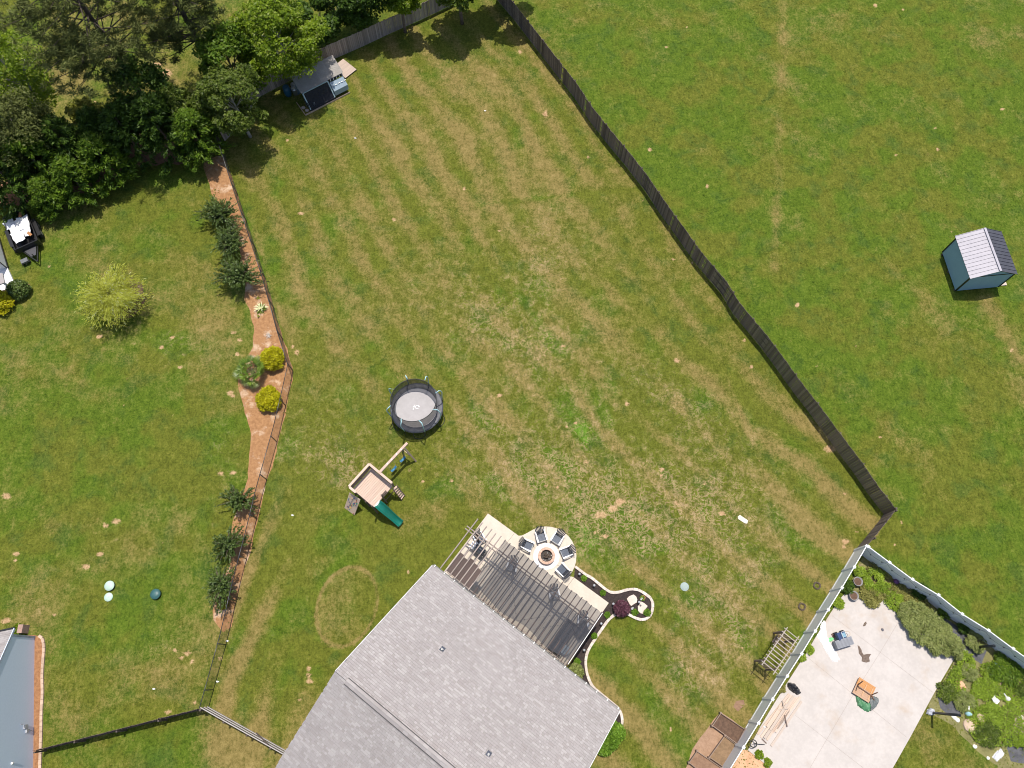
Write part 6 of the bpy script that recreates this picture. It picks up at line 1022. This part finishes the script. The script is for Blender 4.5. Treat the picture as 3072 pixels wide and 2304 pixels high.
# ---- spiky juniper-like shrubs along the chain link fence
Ljun = leafmat('juniper_leaves', (0.02, 0.04, 0.006), (0.125, 0.185, 0.034), .5, .15, (.16, .22, .08), .35); Lgold = leafmat('gold_leaves', (.26, .25, .006), (.62, .58, .018), .5, .3); Lgrey = leafmat('greygreen_leaves', (0.11, 0.14, 0.034), (0.36, 0.4, 0.13), .55, .25, (.30, .31, .13))
def spiky(label, px, rad, h, n=130, group='spiky shrubs by the fence', mat=Ljun):
    """upright arching stems, each clothed with short leaves"""
    p = G(*px); t = thing('spiky_shrub', label, 'shrub', p, group); b = MB(); Ps = []; O_ = []
    for i in range(n):
        a = random.uniform(0, 6.28); e = random.random() ** .6 * (1 + .28 * math.sin(a * 2 + px[1]) + .18 * math.sin(a * 5 + px[0])); L = math.hypot(rad * e, h) * random.uniform(.7, 1.08); q = [Vector((0, 0, 0)), Vector((math.cos(a) * rad * e * .42, math.sin(a) * rad * e * .42, h * .62)), Vector((math.cos(a) * rad * e * random.uniform(.85, 1.15), math.sin(a) * rad * e * random.uniform(.85, 1.15), h * random.uniform(.75, 1.05) * (1 - .35 * e)))]
        if i < 24: b.tube([p + v_ for v_ in q], [.025, .018, .008], 5)
        for s in range(34):
            f = random.uniform(.30, 1.0); v_ = q[0] * (1 - f) ** 2 + q[1] * 2 * f * (1 - f) + q[2] * f * f; d_ = (q[2] - q[1]).normalized(); Ps.append(p + v_); O_.append(d_)
    b.build('stems', bark, t, True); P = np.array([list(v_) for v_ in Ps]) + RNG.normal(size=(len(Ps), 3)) * .035; V, F = leafcloud(P, .085, .3, np.array([list(v_) for v_ in O_]) * 1.8, .38); npmesh('foliage', V, F, mat, t); return t
spiky('spiky dark shrub, topmost of the upper three beside the chain link fence', (676, 668), 1.55, 2.3, 210); spiky('spiky dark shrub, middle of the upper three beside the chain link fence', (706, 752), 1.5, 2.2, 210); spiky('spiky dark shrub, lowest of the upper three beside the chain link fence', (732, 850), 1.6, 2.4, 230)
spiky('spiky dark shrub, topmost of the lower three beside the chain link fence', (733, 1510), 1.1, 2.0, 110); spiky('spiky dark shrub, middle of the lower three beside the chain link fence', (705, 1640), 1.2, 2.1, 125); spiky('spiky dark shrub, lowest of the lower three near the small yellow shrub', (682, 1764), 1.25, 2.1, 140)
def dome(name, label, px, rad, h, mat, n=3000, leaf=.07, group=None, cat='shrub', zc=.5):
    p = G(*px); t = thing(name, label, cat, p, group); d = rdir(n); d[:, 2] = np.abs(d[:, 2]) * 1.0 - .25 * (RNG.random(n) < .3); rr = RNG.uniform(.62, 1, n) ** .6; lump = 1 + .30 * (fbm(d[:, 0] * 2.4 + px[0], d[:, 1] * 2.4 + d[:, 2] * 2, 1.0, 3, 3) - .5) * 2
    P = np.array(p) + d * (rr * lump)[:, None] * np.array([rad, rad, h * .62]) + np.array([0, 0, h * .38]); P[:, 2] = np.maximum(P[:, 2], .02); V, F = leafcloud(P, leaf, .2, d * .9, .5); b = MB()
    for k in range(7): a = k * .9; b.tube([p, p + Vector((math.cos(a) * rad * .6, math.sin(a) * rad * .6, h * .6))], [.02, .008], 5)
    b.build('stems', bark, t); npmesh('foliage', V, F, mat, t); return t
dome('gold_shrub', 'round golden shrub above the palm beside the chain link fence', (825, 1085), .88, 1.15, Lgold, 4200, .075, 'golden shrubs'); dome('gold_shrub', 'round golden shrub below the palm beside the chain link fence', (813, 1204), .86, 1.1, Lgold, 4200, .075, 'golden shrubs'); dome('gold_shrub', 'small yellow shrub at the lower end of the pine straw bed', (673, 1812), .36, .5, leafmat('yellow_leaves', (.10, .11, .005), (.40, .38, .02), .5, .3), 900, .06)
# palm with fan leaves
p = G(765, 1125); pal = thing('fan_palm', 'bushy green fan palm between the two golden shrubs', 'palm', p); MB().tube([p, p + Z * .5], [.16, .13], 10).build('trunk', bark, pal, True); Lpalm = leafmat('palm_leaves', (0.035, 0.075, 0.008), (0.2, 0.3, 0.03), .4, .2, (.30, .36, .14), .5)
stalk = MB(); VV = []; FF = []; nv = 0
for i in range(26):
    a = i * 2.4; el = random.uniform(.15, 1.25); L = random.uniform(.55, .95); d = Vector((math.cos(a) * math.cos(el), math.sin(a) * math.cos(el), math.sin(el))); hub = p + Z * .45 + d * L; stalk.tube([p + Z * .45, hub], [.018, .012], 5); s = d.cross(Z).normalized(); u_ = s.cross(d)
    for k in range(17):
        w_ = (k - 8) / 8 * 1.9; e = (d * math.cos(w_) + s * math.sin(w_)); Lb = .52 * (1 - .10 * abs(w_)); tip = hub + e * Lb - Z * .10 * (abs(w_) + .3); m_ = hub + e * Lb * .55 + u_ * .02; sd_ = e.cross(u_).normalized() * .028; VV += [tuple(hub), tuple(m_ - sd_), tuple(tip), tuple(m_ + sd_)]; FF.append((nv, nv + 1, nv + 2, nv + 3)); nv += 4
stalk.build('stalks', pm('palm_stalk', (.16, .20, .05), None, 4, .6, .1), pal); npmesh('fan_leaves', VV, FF, Lpalm, pal)
def rosette(name, label, px, n, L, mat, el0=.2, el1=1.1, w_=.03, cat='plant', group=None):
    p = G(*px); t = thing(name, label, cat, p, group); MB().lathe(p, [(.06, 0), (.05, .06), (.001, .08)], 8, False).build('crown_base', mat, t); VV = []; FF = []; nv = 0
    for i in range(n):
        a = i * 2.4 + random.uniform(-.2, .2); el = random.uniform(el0, el1); l_ = L * random.uniform(.75, 1.1); d = Vector((math.cos(a) * math.cos(el), math.sin(a) * math.cos(el), math.sin(el))); s = d.cross(Z).normalized() * w_; q0 = p + Z * .04; q1 = q0 + d * l_ * .55; q2 = q0 + d * l_ + Z * (-.18 * l_); VV += [tuple(q0 - s * .7), tuple(q0 + s * .7), tuple(q1 + s), tuple(q1 - s), tuple(q2)]; FF += [(nv, nv + 1, nv + 2, nv + 3), (nv + 3, nv + 2, nv + 4, nv + 4)]; nv += 5
    b = MB(); b.add(VV, [f if f[2] != f[3] else f[:3] for f in FF]); b.build('leaves', mat, t); return t
rosette('yucca', 'variegated cream and green yucca in the pine straw bed', (784, 926), 22, .62, leafmat('cream_leaves', (.62, .62, .30), (.78, .78, .48), .5, .2)); rosette('yucca_skirt', 'ring of green leaves under the variegated yucca', (784, 927), 30, .52, leafmat('yucca_green', (.05, .085, .008), (.20, .26, .03), .5, .25), .05, .5, .045); rosette('dead_yucca', 'dried grey dead yucca in the pine straw bed', (806, 1008), 14, .32, pm('dead_leaf', (.55, .50, .44), (.36, .32, .28), 6, .9, .3), .1, .9, .02)
for (u, v), lab in (((775, 895), 'tiny green seedling above the variegated yucca'), ((776, 950), 'tiny green seedling below the variegated yucca')): rosette('seedling', lab, (u, v), 9, .2, Lolive, .2, 1.0, .03, 'plant', 'seedlings in the straw')
# weeping ornamental shrub
p = G(372, 925); wp = thing('weeping_shrub', 'large feathery yellow-green weeping shrub on the left lawn', 'shrub', p); Lweep = leafmat('willow_leaves', (0.17, 0.19, 0.014), (0.58, 0.6, 0.09), .5, .32, (.46, .50, .26)); b = MB(); Ps = []; O_ = []
for i in range(215):
    a = random.uniform(0, 6.28); e = random.uniform(.25, 1.0); R_ = 2.5 * e; hp = random.uniform(2.0, 3.3); q = [Vector((0, 0, .1)), Vector((math.cos(a) * R_ * .45, math.sin(a) * R_ * .45, hp * 1.15)), Vector((math.cos(a) * R_, math.sin(a) * R_, hp * random.uniform(.35, .8)))]
    if i < 30: b.tube([p + q[0], p + q[0] * .25 + q[1] * .5 + q[2] * .25, p + q[2]], [.03, .018, .006], 5)
    for s in range(80):
        f = random.uniform(.30, 1.0); Ps.append(p + q[0] * (1 - f) ** 2 + q[1] * 2 * f * (1 - f) + q[2] * f * f); O_.append((q[1] * (1 - f) + q[2] * f - q[0] * (1 - f) - q[1] * f).normalized())
b.build('stems', bark, wp, True); P = np.array([list(v_) for v_ in Ps]) + RNG.normal(size=(len(Ps), 3)) * .13; V, F = leafcloud(P, .12, .8, np.array([list(v_) for v_ in O_]) * 2.0, .15); npmesh('foliage', V, F, Lweep, wp)
# corner plants at the left-edge house
dome('round_shrub', 'dark green shrub at the porch corner on the left edge', (66, 878), .75, 1.0, Ljun, 2600, .09); dome('gold_shrub', 'yellow shrub at the left edge below the porch', (12, 915), .95, 1.0, Lgold, 2600, .09); dome('round_shrub', 'small leafy plant at the corner of the blue house', (62, 1893), .42, .5, Lyel, 800, .09)
# ---- patio bed plants
maple = G(1862, 1828); mp_ = thing('japanese_maple', 'small purple-leaved maple in the mulch bed', 'shrub', maple); Lmap = leafmat('purple_leaves', (0.04, 0.015, 0.025), (0.19, 0.075, 0.105), .5, .2, (.26, .12, .15)); d = rdir(3600); d[:, 2] = np.abs(d[:, 2]); P = np.array(maple) + d * (RNG.uniform(.3, 1, 3600) ** .5)[:, None] * np.array([.50, .50, .60]) * (1 + .35 * (fbm(d[:, 0] * 4, d[:, 1] * 4, 1, 2, 2) - .5))[:, None] + np.array([0, 0, .35]); V, F = leafcloud(P, .07, .3, d * .9, .4); npmesh('crown', V, F, Lmap, mp_); trunk_and_limbs(maple, maple + Z * .6, .035, [P[i] for i in range(0, 3600, 400)], bark, mp_)
Lsm = leafmat('fresh_leaves', (0.055, 0.13, 0.008), (0.25, 0.41, 0.045), .5, .3)
for (u, v), r, lab in (((1752, 1735), .17, 'small green plant in the mulch nearest the fire pit'), ((1808, 1779), .17, 'small green plant in the mulch by the patio edge'), ((1822, 1845), .19, 'small green plant in the mulch left of the maple'), ((1904, 1837), .19, 'small green plant between figurine and flagstone'), ((1941, 1838), .24, 'small yellow-green plant at the rounded bed end'), ((1927, 1795), .16, 'small green plant beside the terracotta pot'), ((1782, 1908), .18, 'small green plant behind the pergola end'), ((1730, 1985), .22, 'small green plant between pergola and roof edge')): dome('bedding_plant', lab, (u, v), r, r * 1.3, Lsm, 420, .055, 'bedding plants in the mulch', 'plant')
dome('round_shrub', 'grey-green shrub at the corner of pergola and house roof', (1722, 2017), .55, .9, Lgrey, 1500, .08); dome('boxwood', 'bright green hedge shrub against the house beside the pavers', (1840, 2192), .62, .95, Lsm, 2600, .07, 'hedge shrubs by the house'); dome('boxwood', 'bright green hedge shrub against the house, second one', (1830, 2220), .55, .85, Lsm, 2200, .07, 'hedge shrubs by the house'); dome('boxwood', 'smaller green hedge shrub at the lower end of the paver border', (1812, 2243), .45, .6, Lsm, 1500, .07, 'hedge shrubs by the house')
# ---- neighbour weeds
def mound(name, label, px, rad, h, mat, n, leaf, group=None, cat='shrub', aspect=.35):
    p = G(*px); t = thing(name, label, cat, p, group); L = rdir(26) * np.array([rad * .9, rad * .9, h * .3]); L[:, 2] = np.abs(L[:, 2]) + h * .30; k = RNG.integers(0, 26, n); d = rdir(n); d[:, 2] = np.abs(d[:, 2]); P = np.array(p) + L[k] + d * RNG.uniform(.2, 1, (n, 1)) ** .5 * np.array([rad * .36, rad * .36, h * .34]); V, F = leafcloud(P, leaf, .6, d * 1.2, aspect); b = MB()
    for q in L[:12]: b.tube([p, p + Vector(q) * .6 + Z * .1, p + Vector(q)], [.025, .018, .008], 5)
    b.build('stems', bark, t); npmesh('foliage', V, F, mat, t); return t
for (u, v), r, h, lab in (((2735, 1850), .85, .9, 'grey-green sprawling bush by the pad, topmost of its clump'), ((2770, 1885), 1.0, 1.0, 'grey-green sprawling bush by the pad, second from the top of its clump'), ((2812, 1918), .9, .9, 'grey-green sprawling bush by the pad, third from the top of its clump'), ((2845, 1940), .7, .8, 'grey-green sprawling bush nearest the right corner of the pad')): mound('sprawling_bush', lab, (u, v), r, h, Lgrey, 5200, .10, 'sprawling bushes beside the pad')
Lweed = leafmat('weed_leaves', (0.1, 0.16, 0.014), (0.36, 0.48, 0.05), .5, .3); Lweed2 = leafmat('weed_olive', (0.12, 0.125, 0.026), (0.36, 0.34, 0.1), .6, .25)
for (u, v), r, h, m_, n, lab in (((2625, 1745), .95, .8, Lweed, 3600, 'bright weed clump in the corner between the vinyl fences'), ((2610, 1790), .8, .7, Lweed2, 3000, 'olive grassy clump at the notch of the pad'), ((2680, 1800), .75, .6, Lweed, 2400, 'leafy clump above the grey-green bushes'), ((2575, 1718), .45, .8, Lweed, 1500, 'weed clump against the left vinyl fence near the corner'), ((2715, 1838), .7, .6, Lweed, 2200, 'leafy clump left of the grey-green bushes'), ((2755, 1775), .6, 1.2, Ldark, 2000, 'dark shrub against the vinyl fence above the weed cloth'), ((2655, 1715), .5, .5, Lweed2, 1500, 'brownish weeds at the foot of the right vinyl fence'), ((2830, 1836), .55, 1.0, Lever, 2000, 'green shrub against the vinyl fence, middle'), ((2925, 1923), .8, 1.0, Lgrey, 2800, 'grey-green shrub at the shorter black post'), ((2885, 1880), .5, .8, Ldark, 1500, 'dark low shrub at the foot of the vinyl fence'), ((2700, 1770), .5, .5, Lweed2, 1500, 'dry weeds beside the purple ball'), ((2538, 1762), .5, .8, Ldark, 1800, 'dark leafy plant by the grey pots'), ((2510, 1812), .45, .6, Lweed, 1400, 'weed clump at the foot of the vinyl fence at the pad top'), ((2424, 1948), .35, .5, Lweed, 1100, 'weed clump at the foot of the vinyl fence left of the white tarp'), ((2404, 1972), .28, .4, Lweed, 800, 'small weed at the vinyl fence below the white tarp'), ((2343, 2066), .3, .4, Lweed2, 800, 'small weeds beside the black bag'), ((2277, 2264), .28, .4, Lyel, 800, 'spiky weeds at the clay edge, upper clump'), ((2300, 2288), .28, .4, Lyel, 800, 'spiky weeds at the clay edge, lower clump')): mound('weed_clump', lab, (u, v), r * .78, h * .6, m_, int(n * .62), .085, 'weeds in the neighbour yard', 'weeds')
for (u, v), r, h, m_, n, lab in (((3015, 2010), 1.3, .8, Lever, 5000, 'dark green bush below the right vinyl fence'), ((3070, 2050), 1.0, .7, Ldull, 3000, 'dull green bush at the right edge'), ((2890, 1985), .8, .5, Lweed, 2600, 'bright green weeds at the right corner of the pad'), ((2905, 2015), .6, .6, Lgrey, 2200, 'grey-green weeds below the pad corner'), ((2835, 2075), .7, .6, Ldull, 2600, 'dark green weeds beside the pad edge'), ((2890, 2105), .7, .6, Lgrey, 2600, 'grey-green weeds above the aqua toy'), ((2955, 2060), .9, .4, Lweed, 3000, 'bright weeds around the white board'), ((2975, 2140), .8, .4, Lweed, 2600, 'bright weeds below the white board'), ((2960, 2200), .9, .5, Ldull, 3000, 'dull weeds low in the bed'), ((3060, 2225), .5, .5, Lweed, 1500, 'bright clump at the right edge of the photo')): mound('weed_clump', lab, (u, v), r * .78, h * .6, m_, int(n * .5), .085, 'weeds in the neighbour yard', 'weeds')
def ground_cover(name, label, poly, n, mat, size, h):
    P = [G2(*q) for q in poly]; xs_ = [q[0] for q in P]; ys_ = [q[1] for q in P]; X = RNG.uniform(min(xs_), max(xs_), n * 3); Y = RNG.uniform(min(ys_), max(ys_), n * 3); m_ = inside(X, Y, P) & (fbm(X, Y, 1.2, 3, 8) > .40); X, Y = X[m_][:n], Y[m_][:n]; V, F = leafcloud(np.stack([X, Y, RNG.uniform(.02, h, len(X))], 1), size, .5, None, .4); o = npmesh(name, V, F, mat); o['label'] = label; o['category'] = 'ground cover'; return stuff(o)
ground_cover('weeds', 'green weeds covering the neighbour bed below the pad corner', [(2878, 1960), (2950, 1990), (3000, 1960), (3140, 2060), (3140, 2240), (3000, 2240), (2930, 2230), (2900, 2190), (2890, 2110), (2810, 2090), (2850, 2010)], 11000, Lweed, .075, .20)
ground_cover('weeds', 'low weeds in the corner between the white fences', [(2600, 1670), (2680, 1712), (2770, 1780), (2790, 1830), (2720, 1845), (2650, 1798), (2625, 1818), (2585, 1795), (2570, 1740)], 7000, Lweed2, .07, .25)
# ================================================================ GRASS TUFTS (one mass, the colours follow the turf under them)
def grass():
    col, xs, ys = TURF; n = 170000; Yq = RNG.random(n) ** 1.15 * 62 - 7; X = RNG.uniform(-1, 1, n) * (31 + .26 * np.maximum(0, Yq)); U, V = PX(X, Yq)
    keep = (fbm(X, Yq, .9, 3, 44) > .36)
    for poly in NOGRASS: keep &= ~inside(U, V, poly)
    X, Yq = X[keep], Yq[keep]; n = len(X); ix = np.clip(np.searchsorted(xs, X), 0, len(xs) - 1); iy = np.clip(np.searchsorted(ys, Yq), 0, len(ys) - 1); c = col[iy, ix]; ok = c[:, 1] < .25; X, Yq, c = X[ok], Yq[ok], c[ok]; n = len(X)
    a = RNG.uniform(0, 2 * np.pi, n); h = RNG.uniform(.010, .034, n) * (1.15 - .5 * c[:, 0]); L = RNG.uniform(.03, .075, n); dx, dy = np.cos(a) * L, np.sin(a) * L; tx, ty = RNG.normal(size=n) * .05, RNG.normal(size=n) * .05 + .02; z0 = np.full(n, .002)
    P = np.stack([np.stack([X - dx, Yq - dy, z0], 1), np.stack([X + dx, Yq + dy, z0], 1), np.stack([X + dx * .5 + tx, Yq + dy * .5 + ty, h], 1), np.stack([X - dx * .6 + tx, Yq - dy * .6 + ty, h * .9], 1)], 1).reshape(-1, 3)
    o = npmesh('grass', P, np.arange(4 * n).reshape(n, 4), MATS['turf']); at = o.data.color_attributes.new('turf', 'FLOAT_COLOR', 'POINT'); cc = c.copy(); cc[:, 0] = np.clip(cc[:, 0] + RNG.uniform(-.16, .22, n), 0, 1); at.data.foreach_set('color', np.repeat(cc, 4, 0).astype(np.float32).ravel()); stuff(o); o['label'] = 'short mown grass tufts over all the lawns'; o['category'] = 'grass'
NOGRASS = [pad_px, patio_px + [(1700, 2000), (1850, 2130), (1780, 2400), (700, 2400), (1000, 2010), (1300, 1705)], EDGE + [(1850, 2215), (1800, 2260), (1700, 2100)], [(612, 490), (668, 470), (757, 735), (877, 1100), (838, 1320), (722, 1755), (668, 1898), (640, 1860), (690, 1690), (738, 1450), (752, 1300), (716, 1170), (762, 980), (735, 860), (690, 640)], [(-200, 1905), (133, 1905), (121, 2400), (-200, 2400)], [(2800, 740), (3072, 680), (3072, 900), (2840, 890)], [(-100, 620), (640, 440), (600, 300), (-100, 350)], [(2060, 2250), (2165, 2130), (2240, 2190), (2130, 2400), (2040, 2400)]]
grass()
